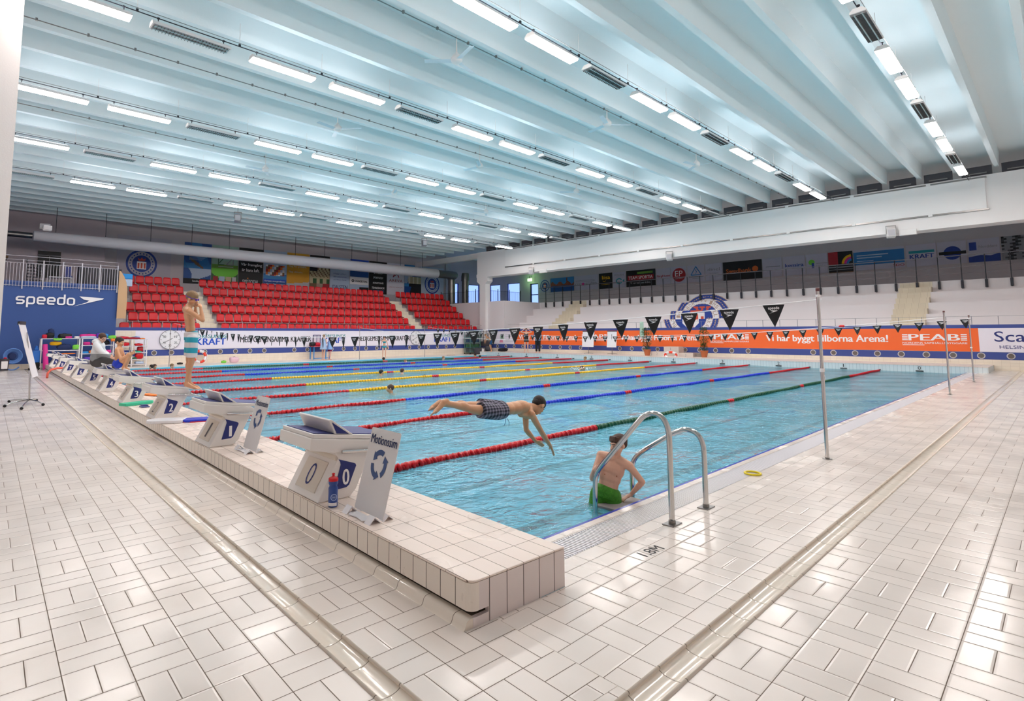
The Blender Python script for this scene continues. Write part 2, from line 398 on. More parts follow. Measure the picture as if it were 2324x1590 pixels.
# ================================================================ SETTING
Z0 = .222      # top of the raised ends of the pool
WZ = -.05      # water
YW, XW = 28.2, 27.3      # lower walls behind the left and far decks
YU, XU = 36.9, 36.0      # upper walls
LZ = [1.24, 1.77, 2.30, 2.83, 3.36, 3.90]; LY = [28.35, 29.1, 29.9, 30.7, 31.5, 32.3]; LX = [27.45, 28.2, 29.0, 29.8, 30.6, 31.4]
PY0, PY1, PX1 = .59, 25.75, 25.0     # pool
LANE = [1.94+2.516*k for k in range(10)]; ROPE = [3.17+2.516*k for k in range(9)]

CHS = -1.225
tile_mat('deck_left', TILE, GR, 0, .235, -1.345, 1, .25, .11, .0045, .26, 1, .045, .14, .35)
tile_mat('deck_strip', TILE, GR, 0, .235, CHS, 1, .25, .11, .0045, .26, 1, .045, .14, .35)
tile_mat('deck_right', TILE, GR, 0, .25, .16, 1, .25, -.885, .004, .26, 2, .045, .12, .25)
tile_mat('deck_rows', TILE, GR, 0, .25, .16, 1, .125, -.01, .004, .3, 0, .04, .08)
tile_mat('deck_far', TILE, 'b8a898', 0, .25, 0, 1, .125, 0, .003, .35, 0, .04)
tile_mat('platform_top', 'ead9cd', '7a6658', 1, .25, .2, 0, .125, -.09, .004, .38, 0, .05, .2, .3, .3, 1)
tile_mat('platform_front', 'eae0d4', '4a3e34', 1, .125, .0, 2, 5., -1, .005, .3, 0, .03)
tile_mat('platform_end', 'e2d6d2', '4a3e34', 0, .125, -.09, 2, 5., -1, .005, .3, 0, .03)
tile_mat('channel', 'ebdfd0', '6a5a4c', 0, 9., -20, 1, .25, .11, .004, .12, 0, .02)
tile_mat('channel_r', 'ebdfd0', '6a5a4c', 1, 9., -20, 0, .25, .16, .004, .12, 0, .02)
tile_mat('basin_floor', '7fdcf6', '62c4e4', 0, .25, 0, 1, .25, 0, .006, .5, 0, .03)
tile_mat('basin_wall_x', 'cfe6ee', 'a9c4cc', 1, .25, 0, 2, .125, 0, .006, .4, 0, .03)
tile_mat('curb', 'd6dfe2', '8fa0a8', 1, .125, 0, 2, 5., -1, .006, .35, 0, .03)
tile_mat('wall_tile_l', 'e8dccb', 'c4b4a2', 0, .25, 0, 2, .125, .045, .004, .4, 0, .03)
tile_mat('wall_tile_f', 'e8dccb', 'c4b4a2', 1, .25, 0, 2, .125, .045, .004, .4, 0, .03)
tile_mat('stair_tile', 'dccfb8', 'b5a48c', 1, .25, 0, 0, .25, 0, .006, .5, 0, .03)
tile_mat('stair_tile_l', 'e6dac6', 'b5a48c', 0, .25, 0, 2, .265, 0, .006, .5, 0, .03)
# lane lines on the basin floor (dark tiles under the middle of each lane)
m = MT['basin_floor']; N = NT(m); nt = m.node_tree; b = nt.nodes['Principled BSDF']
sp = [n for n in nt.nodes if n.type == 'SEPXYZ'][0]; src = b.inputs['Base Color'].links[0].from_socket
a = N.m('ABSOLUTE', N.m('SUBTRACT', N.m('FRACT', N.m('DIVIDE', N.m('SUBTRACT', sp.outputs[1], LANE[0]-1.258), 2.516)), .5))
ln = N.m('LESS_THAN', a, .125/2.516)
ln = N.m('MULTIPLY', ln, N.m('MULTIPLY', N.m('GREATER_THAN', sp.outputs[0], 2.), N.m('LESS_THAN', sp.outputs[0], 23.)))
cr = N.m('LESS_THAN', a, .5/2.516)
ends = N.m('ADD', N.m('LESS_THAN', N.m('ABSOLUTE', N.m('SUBTRACT', sp.outputs[0], 2.)), .125), N.m('LESS_THAN', N.m('ABSOLUTE', N.m('SUBTRACT', sp.outputs[0], 23.)), .125))
ln = N.m('MAXIMUM', ln, N.m('MULTIPLY', cr, ends))
nt.links.new(N.mix(ln, src, lin('0c1420')), b.inputs['Base Color'])

def slab(name, pts, z0, z1, mt, parent=None, local=False):
    """horizontal polygon extruded between two heights"""
    b = MB(); b.prism(pts, z0, z1, 'Z'); o = b.build(name, mt, parent)
    if local: o.matrix_world = LM
    return struct(o)
def Li(x, y):   # world -> askew frame
    v = LM.inverted() @ Vector((x, y, 0)); return (v.x, v.y)
# floors --------------------------------------------------------------
floor = bpy.data.objects.new('floor', None); C.objects.link(floor); struct(floor); tag(floor, 'cream tiled deck around the swimming pool')
def fl_part(name, pts, mt, local=False, z=0., z0=-.3):
    b = MB(); b.prism(pts, z0, z, 'Z'); o = b.build(name, mt, floor)
    if local: o.matrix_local = LM
    return struct(o)
CH0, CH1 = -1.345, -1.225
fl_part('left_deck', [(-8, -6.2), (CH0, -6.2), (CH0, 29.6), (-8, 29.6)], 'deck_left', True)
fl_part('left_deck', [(CH1, -.70), (-.55, -.73), (-.55, 0), (-.55, 29.6), (CH1, 29.6)], 'deck_strip', True)
def channel(name, a0, a1, t0, t1, axis, mt, local):
    """shallow round drain gutter of glazed tiles"""
    b = MB(); n = 8; r = (a1-a0)/2; c = (a0+a1)/2
    prof = [(c+r*math.cos(PI-PI*i/n), -.022*math.sin(PI*i/n)) for i in range(n+1)]
    vs = []
    for t in (t0, t1):
        for x, z in prof: vs.append((x, t, z) if axis == 'Y' else (t, x, z))
    b.add(vs, [(i, i+1, i+n+2, i+n+1) for i in range(n)])
    for e in (a0, a1):     # raised round lips
        b.tube([(e, t0, .001) if axis == 'Y' else (t0, e, .001), (e, t1, .001) if axis == 'Y' else (t1, e, .001)], .008, 8)
    o = b.build(name, mt, floor, smooth=True)
    if local: o.matrix_local = LM
    return struct(o)
channel('drain_channel', CH0, CH1, -.76, 29.6, 'Y', 'channel', True)
fl_part('right_deck', [(-1.2, -6.2), (27.4, -6.2), (27.4, -.885), (-1.2, -.885)], 'deck_right')
qa, qb = Lw(-.55, -.73), Lw(-.55, 0)
fl_part('right_deck', [(qa.x+.002, -.76), (27.4, -.76), (27.4, -.01), (qb.x+.002, -.01)], 'deck_right')
fl_part('corner_infill', [(-1.2, -.76), (0, -.76), (0, .03), (-1.2, .03)], 'deck_left', z=-.0015)
channel('drain_channel', -.885, -.76, -1.2, 27.3, 'X', 'channel_r', False)
fl_part('edge_rows', [(.0, -.01), (25., -.01), (25., .24), (.0, .24)], 'deck_rows')
fl_part('pool_rim', [(.03, .48), (25, .48), (25, .555), (.03, .555)], 'deck_rows')
fl_part('blue_edge', [(.03, .555), (25, .555), (25, .59), (.03, .59)], mat('edge_blue', '2a3fae', .25), z=-.004)
fl_part('gutter_bed', [(.03, .24), (25, .24), (25, .48), (.03, .48)], mat('gutter', 'b8b2ae', .7), z=-.03)
fl_part('left_far_deck', [(1.0, 25.8), (27.4, 25.8), (27.4, 28.3), (-8, 28.3), (-8, 29.0)][:3]+[(.9, 28.3)], 'deck_far')
# white gutter grating along the right edge
gr = thing('gutter_grating', 'white slatted gutter grating along the right pool edge', 'grating', (0, .36, 0))
b = MB()
for i in range(int((25-.06)/.026)): 
    x = .06+i*.026; b.bx(x, x+.014, -.118, .118, -.022, -.001)
o = b.build('slat', 'plastic_white', gr); tag(o, kind='stuff')
b = MB(); b.bx(.04, 25, -.12, -.112, -.025, -.001); b.bx(.04, 25, .112, .12, -.025, -.001); b.build('side_rail', 'plastic_white', gr)

# pool basin -------------------------------------------------------------
basin = bpy.data.objects.new('pool_basin', None); C.objects.link(basin); struct(basin); tag(basin, 'tiled pool basin with dark lane lines')
n0 = Lw(0, .59); n1 = Lw(0, PY1+.1)
b = MB(); b.prism([(n0.x, PY0), (PX1, PY0), (PX1, PY1), (n1.x, PY1)], -2.0, -1.85, 'Z'); struct(b.build('basin_floor', 'basin_floor', basin))
b = MB(); b.bx(0, 25.2, .40, PY0, -2, -.03); struct(b.build('side_wall', MT['basin_floor'], basin))
b = MB(); b.bx(1.1, 25.2, PY1, PY1+.2, -2, -.02); struct(b.build('side_wall', MT['basin_floor'], basin))
b = MB(); b.bx(25, 25.2, 0, 26.4, -2, -.3); struct(b.build('end_wall', 'basin_wall_x', basin))
b = MB(); b.bx(-.2, 0, 0, PY1+.6, -2, 0); o = b.build('end_wall', 'basin_wall_x', basin); o.matrix_local = LM; struct(o)
# water -------------------------------------------------------------------
wm = bpy.data.materials.new('water'); wm.use_nodes = True; MT['water'] = wm; nt = wm.node_tree; nt.nodes.remove(nt.nodes['Principled BSDF'])
N = NT(wm); out = nt.nodes['Material Output']
tc = nt.nodes.new('ShaderNodeTexCoord'); mp = nt.nodes.new('ShaderNodeMapping'); mp.inputs['Rotation'].default_value = (0, 0, .5); mp.inputs['Scale'].default_value = (1, 1.5, 1); nt.links.new(tc.outputs['Object'], mp.inputs['Vector'])
h = N.m('ADD', N.m('MULTIPLY', N.noise(mp.outputs[0], 1.6, 3, .8), 1.0), N.m('MULTIPLY', N.noise(mp.outputs[0], 7.5, 4, .8), .55))
bp = nt.nodes.new('ShaderNodeBump'); bp.inputs['Strength'].default_value = 1; bp.inputs['Distance'].default_value = .052; nt.links.new(h, bp.inputs['Height'])
rf = nt.nodes.new('ShaderNodeBsdfRefraction'); rf.inputs['IOR'].default_value = 1.33; rf.inputs['Roughness'].default_value = .05; rf.inputs['Color'].default_value = (.86, .97, 1, 1); nt.links.new(bp.outputs[0], rf.inputs['Normal'])
tr = nt.nodes.new('ShaderNodeBsdfTransparent'); tr.inputs['Color'].default_value = (.86, .97, 1, 1)
gl = nt.nodes.new('ShaderNodeBsdfGlossy'); gl.inputs['Roughness'].default_value = .04; nt.links.new(bp.outputs[0], gl.inputs['Normal'])
m1 = nt.nodes.new('ShaderNodeMixShader'); m1.inputs[0].default_value = .5; nt.links.new(tr.outputs[0], m1.inputs[1]); nt.links.new(rf.outputs[0], m1.inputs[2])
fr = nt.nodes.new('ShaderNodeFresnel'); fr.inputs['IOR'].default_value = 1.33; nt.links.new(bp.outputs[0], fr.inputs['Normal'])
m2 = nt.nodes.new('ShaderNodeMixShader'); nt.links.new(fr.outputs[0], m2.inputs[0]); sc_ = nt.nodes.new('ShaderNodeBsdfDiffuse'); sc_.inputs['Color'].default_value = (.22, .78, .95, 1); m0 = nt.nodes.new('ShaderNodeMixShader'); m0.inputs[0].default_value = .28; nt.links.new(m1.outputs[0], m0.inputs[1]); nt.links.new(sc_.outputs[0], m0.inputs[2]); nt.links.new(m0.outputs[0], m2.inputs[1]); nt.links.new(gl.outputs[0], m2.inputs[2])
nt.links.new(m2.outputs[0], out.inputs['Surface'])
b = MB(); NXg, NYg = 150, 150; rng = random.Random(3)
wv = [(rng.uniform(0, 2*PI), rng.uniform(.5, 2.2), rng.uniform(0, 6.28)) for _ in range(9)]
vs = []
for j in range(NYg+1):
    y = PY0+(PY1-PY0)*j/NYg; xa = Lw(0, y).x+.001
    for i in range(NXg+1):
        x = xa+(PX1-xa)*(i/NXg)**1.15; z = sum(math.sin((x*math.cos(a)+y*math.sin(a))*2*PI/l_+p)*.0022*l_ for a, l_, p in wv); vs.append((x, y, WZ+z))
b.add(vs, [(j*(NXg+1)+i, j*(NXg+1)+i+1, (j+1)*(NXg+1)+i+1, (j+1)*(NXg+1)+i) for j in range(NYg) for i in range(NXg)])
me = b.mesh('pool_water', 'water', True, keep=True); o = bpy.data.objects.new('pool_water', me); C.objects.link(o); tag(o, 'clear light blue rippled water filling the pool', 'water', kind='stuff')

# starting platform ----------------------------------------------------------
PF = -.72
plat = thing('starting_platform', 'raised cream tiled starting platform with an overhanging front edge', 'platform', (0, 0, 0)); plat.matrix_world = LM; tag(plat, kind='structure')
YE = 27.9
c = .05
def rounded(x0, x1, y0, y1, r):   # only the near outer corner is rounded
    P = [(x0+r-r*math.cos(R(t)), y0+r-r*math.sin(R(t))) for t in range(0, 91, 15)]
    return P+[(x1, y0), (x1, y1), (x0, y1)]
b = MB(); b.prism(rounded(PF, 0, 0, YE, .05), Z0-.012, Z0, 'Z'); b.build('top_tiles', 'platform_top', plat, bevel=.006)
b = MB(); b.prism(rounded(PF+.004, -.66, .004, YE, .046), .072, Z0-.014, 'Z'); b.build('front_tiles', 'platform_front', plat)
b = MB(); b.bx(-.66, -.595, .004, .03, .072, Z0-.014); b.bx(-.70, -.595, .005, .03, 0, .045); b.bx(-.595, 0, .003, .03, -.05, Z0-.014); b.bx(-.30, 0, .02, YE, -.05, Z0-.014); b.build('end_tiles', 'platform_end', plat)
# rounded gutter curb under the overhang
b = MB(); pr = [(-.762, 0), (-.755, .004), (-.748, .016), (-.742, .034), (-.730, .043), (-.712, .046), (-.69, .046), (-.69, 0)]
b.prism(pr, .006, YE, 'Y'); b.build('foot_curb', 'channel', plat, auto=50)
b = MB(); b.bx(-.69, -.30, .60*0+.02, YE, 0, .044); b.bx(-.32, -.30, .02, YE, .04, .2); b.bx(-.66, -.3, .02, YE, .15, .2); b.build('shaded_recess', mat('shaded_recess', '5c5044', .6), plat)  # brown darkened to paint in the shade under the overhang
# far raised end with lane numbers
far = thing('turning_wall', 'raised tiled wall at the far end of the pool with lane numbers', 'wall', (25, 0, 0)); tag(far, kind='structure')
b = MB(); b.bx(0, 2.3, -.03, 26.4, -.3, Z0-.02); b.build('wall_body', 'curb', far)
b = MB(); b.bx(-.01, 2.3, -.04, 26.41, Z0-.02, Z0); b.build('top_tiles', 'deck_far', far)
for k in range(10):
    b = MB(); pl = Plane((-.002, LANE[k]-.0, 0), (0, -1, 0), (0, 0, 1)); nw = .03 if k == 1 else .09; fit_text(b, pl, str(k), -nw/2, .045, nw, .13, .003); b.build('lane_number', 'ink', far)
    b = MB(); b.bx(-.03, .0, LANE[k]-.12, LANE[k]+.12, -.02, .012); b.build('number_shelf', 'black', far)

# lower walls -----------------------------------------------------------------
wl = thing('wall_left', None, None); struct(wl); wf = thing('wall_far', None, None); struct(wf)
def band(par, ax, z0, z1, mt, d=0.):
    b = MB()
    if ax == 'Y': b.bx(3.1, XW+.1, YW-d, YW+.15, z0, z1)
    else: b.bx(XW-d, XW+.15, -6.2, YW, z0, z1)
    return struct(b.build({'wall_tile_l': 'tile_base', 'wall_tile_f': 'tile_base', 'blue_band': 'blue_band'}.get(mt, 'backing'), mt, par))
for par, ax, tm in ((wl, 'Y', 'wall_tile_l'), (wf, 'X', 'wall_tile_f')):
    band(par, ax, -.1, .42, tm); band(par, ax, .42, .71, 'blue_band', .004); band(par, ax, .71, 1.65, 'white_wall'); band(par, ax, 1.65, 1.79, 'blue_band', .01)
b = MB(); b.bx(3.15, 3.92, YW-.012, YW, .72, 1.62); struct(b.build('tile_panel', 'wall_tile_l', wl))
# stands: stepped concrete left and far ------------------------------------------
st = thing('left_stand', 'stepped concrete stand under the red seats on the left', 'stand'); tag(st, kind='structure')
b = MB()
LYe = LY+[YU+.1]
for k in range(6): b.bx(3.12, XW-.01, LYe[k]+.02 if k == 0 else LYe[k], LYe[k+1], -.1 if k == 5 else LZ[k]-.8, LZ[k])
b.build('tread', 'concrete', st)
ft = thing('far_stand', 'white stepped stand with a painted club crest behind the far wall', 'stand'); tag(ft, kind='structure')
b = MB(); LXe = LX+[XU+.1]
for k in range(6): b.bx(LXe[k]+.02 if k == 0 else LXe[k], LXe[k+1], -6.2, YW-2.0, LZ[k]-.8, LZ[k])
b.build('tread', mat('stand_white', 'e6dfe0', .65), ft)
# corner block carrying the gallery
b = MB(); b.bx(XW, XU+.1, YW-.001, YU+.1, 1.2, 3.9); b.bx(XW+.01, XU+.1, YW-2.0, YW, 1.0, 3.9); o = b.build('corner_block', mat('gable', 'e2dadb', .7), None); o.name = 'wall_corner'; struct(o)
# gallery under the speedo sign: blue box
b = MB(); b.bx(-8, 3.1, YW, YU+.1, -.1, 3.67); o = b.build('wall_blue', 'blue_wall'); o.name = 'wall_left.001'; struct(o)
b = MB(); b.bx(-8, 3.1, YW-.01, YW+.3, 3.67, 3.74); o = b.build('trim_1', mat('trim_blue', '4a5f9c', .5)); struct(o)
b = MB(); b.bx(-8, 3.1, YW-.02, YW, 0, .22); o = b.build('baseboard_left', 'wall_tile_l'); struct(o)
# upper walls ------------------------------------------------------------------
wins = [(31.45, 32.5), (33.6, 35.25)]         # on the left upper wall (x ranges)
winr = [(34.91, 36.4), (32.42, 34.05)]        # on the far upper wall (y ranges)
def wall_with_holes(name, ax, pos, a0, a1, z0, z1, holes, mt, th=.3):
    b = MB(); hs = sorted(holes); cur = a0
    def bb(p0, p1, q0, q1):
        if ax == 'Y': b.bx(p0, p1, pos, pos+th, q0, q1)
        else: b.bx(pos, pos+th, p0, p1, q0, q1)
    for h0, h1, g0, g1 in hs:
        bb(cur, h0, z0, z1); bb(h0, h1, z0, g0); bb(h0, h1, g1, z1); cur = h1
    bb(cur, a1, z0, z1); return struct(b.build(name, mt))
wall_with_holes('wall_left.002', 'Y', YU, -8, XU+.3, 3.6, 9.2, [(a, b_, 4.3, 6.2) for a, b_ in wins], 'upper_wall')
wall_with_holes('wall_far.001', 'X', XU, -6.2, YU, 3.6, 9.2, [(a, b_, 4.3, 6.2) for a, b_ in winr]+[(30.18, 31.16, 3.9, 6.0)], 'upper_wall')
k = 0
for ax, lst in (('Y', wins), ('X', winr)):
    for a0, a1 in lst:
        k += 1; w = bpy.data.objects.new('window_%d' % k, None); C.objects.link(w); struct(w)
        b = MB(); t = .05
        def fb(p0, p1, q0, q1, d0=.10, d1=.18):
            if ax == 'Y': b.bx(p0, p1, YU+d0, YU+d1, q0, q1)
            else: b.bx(XU+d0, XU+d1, p0, p1, q0, q1)
        fb(a0, a0+t, 4.3, 6.2); fb(a1-t, a1, 4.3, 6.2); fb(a0, a1, 4.3, 4.35); fb(a0, a1, 6.15, 6.2)
        struct(b.build('window_frame', mat('frame_blue', '4a5a9a', .5), w))
        b = MB(); fb(a0+t, a1-t, 4.35, 6.15, .13, .14); struct(b.build('window_pane', 'pane', w))
dr = bpy.data.objects.new('door_1', None); C.objects.link(dr); struct(dr)
b = MB(); b.bx(XU+.08, XU+.16, 30.18, 30.26, 3.9, 6.0); b.bx(XU+.08, XU+.16, 31.08, 31.16, 3.9, 6.0); b.bx(XU+.08, XU+.16, 30.18, 31.16, 5.92, 6.0); b.bx(XU+.08, XU+.16, 30.18, 31.16, 4.95, 5.03); b.bx(XU+.08, XU+.16, 30.18, 31.16, 3.9, 4.0); struct(b.build('door_frame', 'dark_metal', dr))
b = MB(); b.bx(XU+.11, XU+.12, 30.26, 31.08, 4.0, 5.95); struct(b.build('door_pane', 'pane', dr))
# closing walls behind the camera and to the right (outside the picture)
b = MB(); b.bx(-8.2, -8, -6.2, 37, 0, 9.2); o = b.build('wall_near', 'white_wall'); struct(o)
b = MB(); b.bx(-8.2, 36.3, -6.4, -6.2, 0, 9.2); o = b.build('wall_right', 'white_wall'); struct(o)
# snowy ground and pale trees outside the corner windows
b = MB(); b.bx(36.4, 75, -5, 80, 2.9, 3.0); b.bx(20, 36.3, 37.4, 80, 2.9, 3.0); o = b.build('floor.001', mat('snow', 'c8d4f0', .8)); struct(o); tag(o, 'pale snowy ground outside the corner windows')

# ceiling -----------------------------------------------------------------------
b = MB(); b.bx(-8, XU+.2, -6.2, YU+.2, 8.6, 8.75)
for k in range(-4, 31):
    y = -.6+1.2*k; b.prism([(y-.075, 8.0), (y+.075, 8.0), (y+.115, 8.6), (y-.115, 8.6)], -8, 27.25, 'X')
    if k < 30 and k % 2 == 0: b.prism([(y+.02, 8.6), (y+.9, 8.6), (y+.9, 8.597), (y+.02, 8.597)], -8, 27, 'X')
o = b.build('ceiling', 'ceiling_white'); struct(o)
# main beam along the far stand with its recessed panel and top flange
bm_ = thing('trim_2', None, None); struct(bm_)
b = MB(); b.bx(27.1, 27.9, -6.2, 28.84, 5.76, 7.72); b.build('beam_body', 'beam_white', bm_)
b = MB(); b.bx(27.02, 27.1, -6.2, 28.84, 5.76, 6.02); b.build('bottom_flange', 'beam_white', bm_)
b = MB(); b.bx(27.04, 27.1, -.24, 25.8, 6.37, 7.6); b.build('panel', mat('beam_panel', 'f4f1f0', .55), bm_)
b = MB(); b.bx(27.03, 27.1, -.30, 25.84, 6.31, 6.37); b.bx(27.03, 27.1, -.30, 25.84, 7.60, 7.66); b.build('rail', 'steel_dull', bm_)
b = MB()
for y in np.arange(1.5, 25.8, 2.7): b.bx(27.0, 27.1, y-.07, y+.07, 6.29, 6.39); b.bx(27.0, 27.1, y-.07, y+.07, 7.58, 7.68)
b.build('clip', 'beam_white', bm_)
b = MB(); b.bx(27.2, 27.6, 28.84, YU, 7.3, 7.72); o = b.build('trim_3', 'beam_white'); struct(o)
b = MB(); b.bx(27.3, 27.7, 28.8, YU, 7.72, 8.0)
# vents above the beam; dark panels paint the unlit gaps behind
for k in range(-4, 24):
    y = -.6+1.2*k+.6
    t = thing('roof_vent', 'dark ventilation slot between the roof ribs above the white beam, %s gap from the right' % ORD[k+4], 'vent', (27.35, y, 7.72), group='dark slots between the roof ribs')
    b = MB(); b.bx(-.02, .1, -.46, .46, 0, .42); b.build('dark_gap_panel', 'darkgrey', t)
    b = MB(); b.bx(-.05, -.02, -.3, .3, .12, .16); b.build('bracket_bar', 'steel_dull', t)
# column at the corner with a widened head
b = MB(); cx, cyy = 27.3, 28.2
b.bx(cx-.25, cx+.25, cyy-.3, cyy+.32, 1.0, 5.3); b.prism([(cyy-.3, 5.25), (cyy-.55, 5.45), (cyy-.55, 5.76), (cyy+.6, 5.76), (cyy+.6, 5.45), (cyy+.32, 5.25)], cx-.28, cx+.28, 'X')
o = b.build('trim_4', 'beam_white'); struct(o)
# big white column at the left edge of the view
b = MB(); b.bx(-3.2, -2.04, 9.8, 10.8, 0, 8.7); o = b.build('trim_5', 'white_wall'); struct(o)
# pilaster by the corner window
b = MB(); b.bx(30.75, 31.4, YU-.12, YU, 3.9, 8.6); o = b.build('trim_6', 'lightgrey'); struct(o)
# upper back room wall with greenish edge
b = MB(); b.bx(-8, 3.85, YU-.9, YU, 3.67, 8.6); o = b.build('wall_left.003', mat('lilac_wall', 'bfb2b8', .8)); struct(o)

# stairs -----------------------------------------------------------------------
def stairs(name, label, ax, a0, a1, mt):
    t = thing(name, label, 'stairs'); tag(t, kind='structure')
    L0 = (LY if ax == 'Y' else LX); b = MB()
    for k in range(10):
        p0 = L0[1]+.4*(k-1)-.012; z = LZ[0]+.2655*(k+1)-.002
        q1 = min(p0+.4, 99)
        if ax == 'Y': b.bx(a0, a1, p0, p0+1.0, z-.3, z)
        else: b.bx(p0, p0+1.0, a0, a1, z-.3, z)
    b.build('step', mt, t); return t
stairs('aisle_stairs', 'tiled stairs between the left and middle blocks of red seats', 'Y', 7.1, 8.05, 'stair_tile_l')
stairs('aisle_stairs', 'tiled stairs between the middle and right blocks of red seats', 'Y', 21.25, 22.2, 'stair_tile_l')
stairs('aisle_stairs', 'tan stairs on the right side of the far white stand', 'X', 2.15, 3.4, 'stair_tile')
stairs('aisle_stairs', 'tan stairs near the corner column on the far white stand', 'X', 21.8, 23.1, 'stair_tile')
# ================================================================ CEILING LAMPS, FANS, DUCTS
def lamp(lit):
    t = thing('ceiling_lamp', '', 'lamp')
    b = MB(); b.prism([(-.13, .02), (-.13, .05), (-.07, .11), (.07, .11), (.13, .05), (.13, .02)], 0, 1.45, 'X'); b.build('housing', 'white', t)
    if lit:
        b = MB(); b.prism([(-.125, .02), (-.10, -.012), (.10, -.012), (.125, .02)], .01, 1.44, 'X'); b.build('diffuser', 'lit_panel', t); MB().bx(.05, 1.40, -.06, .06, .111, .114).build('added_uplight', 'added_uplight_glow', t)  # glowing top strip is added, to brighten the ceiling
    else:
        b = MB(); b.bx(.02, 1.43, -.12, .12, .015, .03); b.build('reflector', 'lightgrey', t)
        b = MB()
        for y in (-.06, .06): b.frust((.04, y, 0), (1.41, y, 0), .014, .014, 8)
        b.build('tube', mat('tube_glass', 'b8d0d4', .2), t)
        b = MB()
        for i in range(24): b.bx(.04+i*.058, .045+i*.058, -.12, .12, -.012, .012)
        b.build('grille', 'steel_dull', t)
    for x in (.12, 1.33):
        b = MB(); b.bx(x-.006, x+.006, -.01, .01, .11, .20); b.bx(x-.02, x+.02, -.02, .02, .19, .215); b.build('hanger', 'dark_metal', t)
    return t
LAMPS = [(0.0, [3.3, 5.2, 7.1, 9.1, 11.05, 13.0, 14.95, 16.9, 18.9, 20.8, 22.8], 'll0ll0ll0ll0'.replace('l', '1'), 0),
 (4.8, [-2.3, -.4, 1.55, 3.49, 5.4, 7.3, 9.25, 11.2, 13.15, 15.15, 17.15, 19.15, 21.2, 23.2], '10111011011011'[0:14], 0),
 (9.4, [-3.9, -1.95, -.1, 1.75, 3.65, 5.55, 7.5, 9.4, 11.35, 13.35, 15.35, 17.4, 19.35, 21.4, 23.4], '', 0)]
rows = [
 (0.15, [(1.4, 1), (3.3, 0), (5.2, 1), (7.1, 1), (9.1, 0), (11.05, 1), (13.05, 1), (14.95, 0), (16.95, 1), (18.95, 1), (20.9, 0), (22.9, 1)]),
 (4.78, [(-2.4, 1), (-.4, 1), (1.5, 0), (3.45, 1), (5.36, 1), (7.28, 0), (9.28, 1), (11.2, 1), (13.15, 0), (15.2, 1), (17.15, 1), (19.2, 0), (21.25, 1), (23.3, 1)]),
 (9.4, [(-4., 0), (-1.98, 1), (-.2, 0), (1.7, 1), (3.6, 1), (5.52, 0), (7.48, 1), (9.42, 1), (11.3, 0), (13.38, 1), (15.35, 1), (17.4, 0), (19.4, 1), (21.45, 1), (23.4, 0)]),
 (14.45, [(-3.8, 0), (-1.85, 1), (.03, 1), (1.92, 0), (3.86, 1), (5.78, 1), (7.66, 0), (9.6, 1), (11.6, 1), (13.5, 0), (15.6, 1), (17.6, 1), (19.7, 0), (21.75, 1), (23.7, 1)]),
 (19.05, [(-3.6, 0), (-1.64, 1), (.2, 0), (2.12, 1), (4.05, 1), (5.9, 0), (7.88, 1), (9.85, 1), (11.7, 0), (13.8, 1), (15.8, 1), (17.7, 0), (19.6, 1), (21.95, 1), (23.9, 0)]),
 (23.5, [(-3.3, 1), (-1.5, 0), (.45, 1), (2.32, 1), (4.22, 0), (6.14, 1), (8.0, 1), (9.82, 0), (11.84, 1), (13.86, 1), (15.8, 0), (17.7, 1), (19.8, 1), (21.8, 0), (23.75, 1)])]
L1, L0 = lamp(1), lamp(0); used = {0: False, 1: False}
rown = ['rightmost lamp row', 'second row from right', 'third row from right', 'fourth row from right', 'fifth row from right', 'farthest lamp row']
LZ_ = 7.26
for ri, (y, lst) in enumerate(rows):
    for i, (x, lit) in enumerate(lst):
        src = L1 if lit else L0
        o = src if not used[lit] else dup(src)
        used[lit] = True; o.location = (x, y, LZ_)
        o['label'] = ('%s ceiling lamp, %s from the white beam in the %s' % ('glowing' if lit else 'unlit', ORD[len(lst)-1-i], rown[ri])); o['group'] = 'glowing ceiling lamps' if lit else 'unlit ceiling lamps'; o['category'] = 'lamp'
    t = thing('lamp_track', 'thin dark cable track above the ceiling lamps in the %s' % rown[ri], 'cable track', (0, y, 0), group='cable tracks over the lamps')
    x0 = lst[0][0]-.4; MB().bx(x0, 26.6, .03, .045, LZ_+.215, LZ_+.23).build('cable', 'dark_metal', t); MB().bx(x0, 26.6, -.055, -.048, LZ_+.24, LZ_+.25).build('cable', 'steel_dull', t)
    for x, _ in lst: MB().bx(x-.235, x-.227, .033, .041, LZ_+.24, 7.99).build('suspension_wire', 'white', t); MB().bx(x-.25, x-.21, .02, .055, LZ_+.23, LZ_+.27).build('cable_clip', 'dark_metal', t)
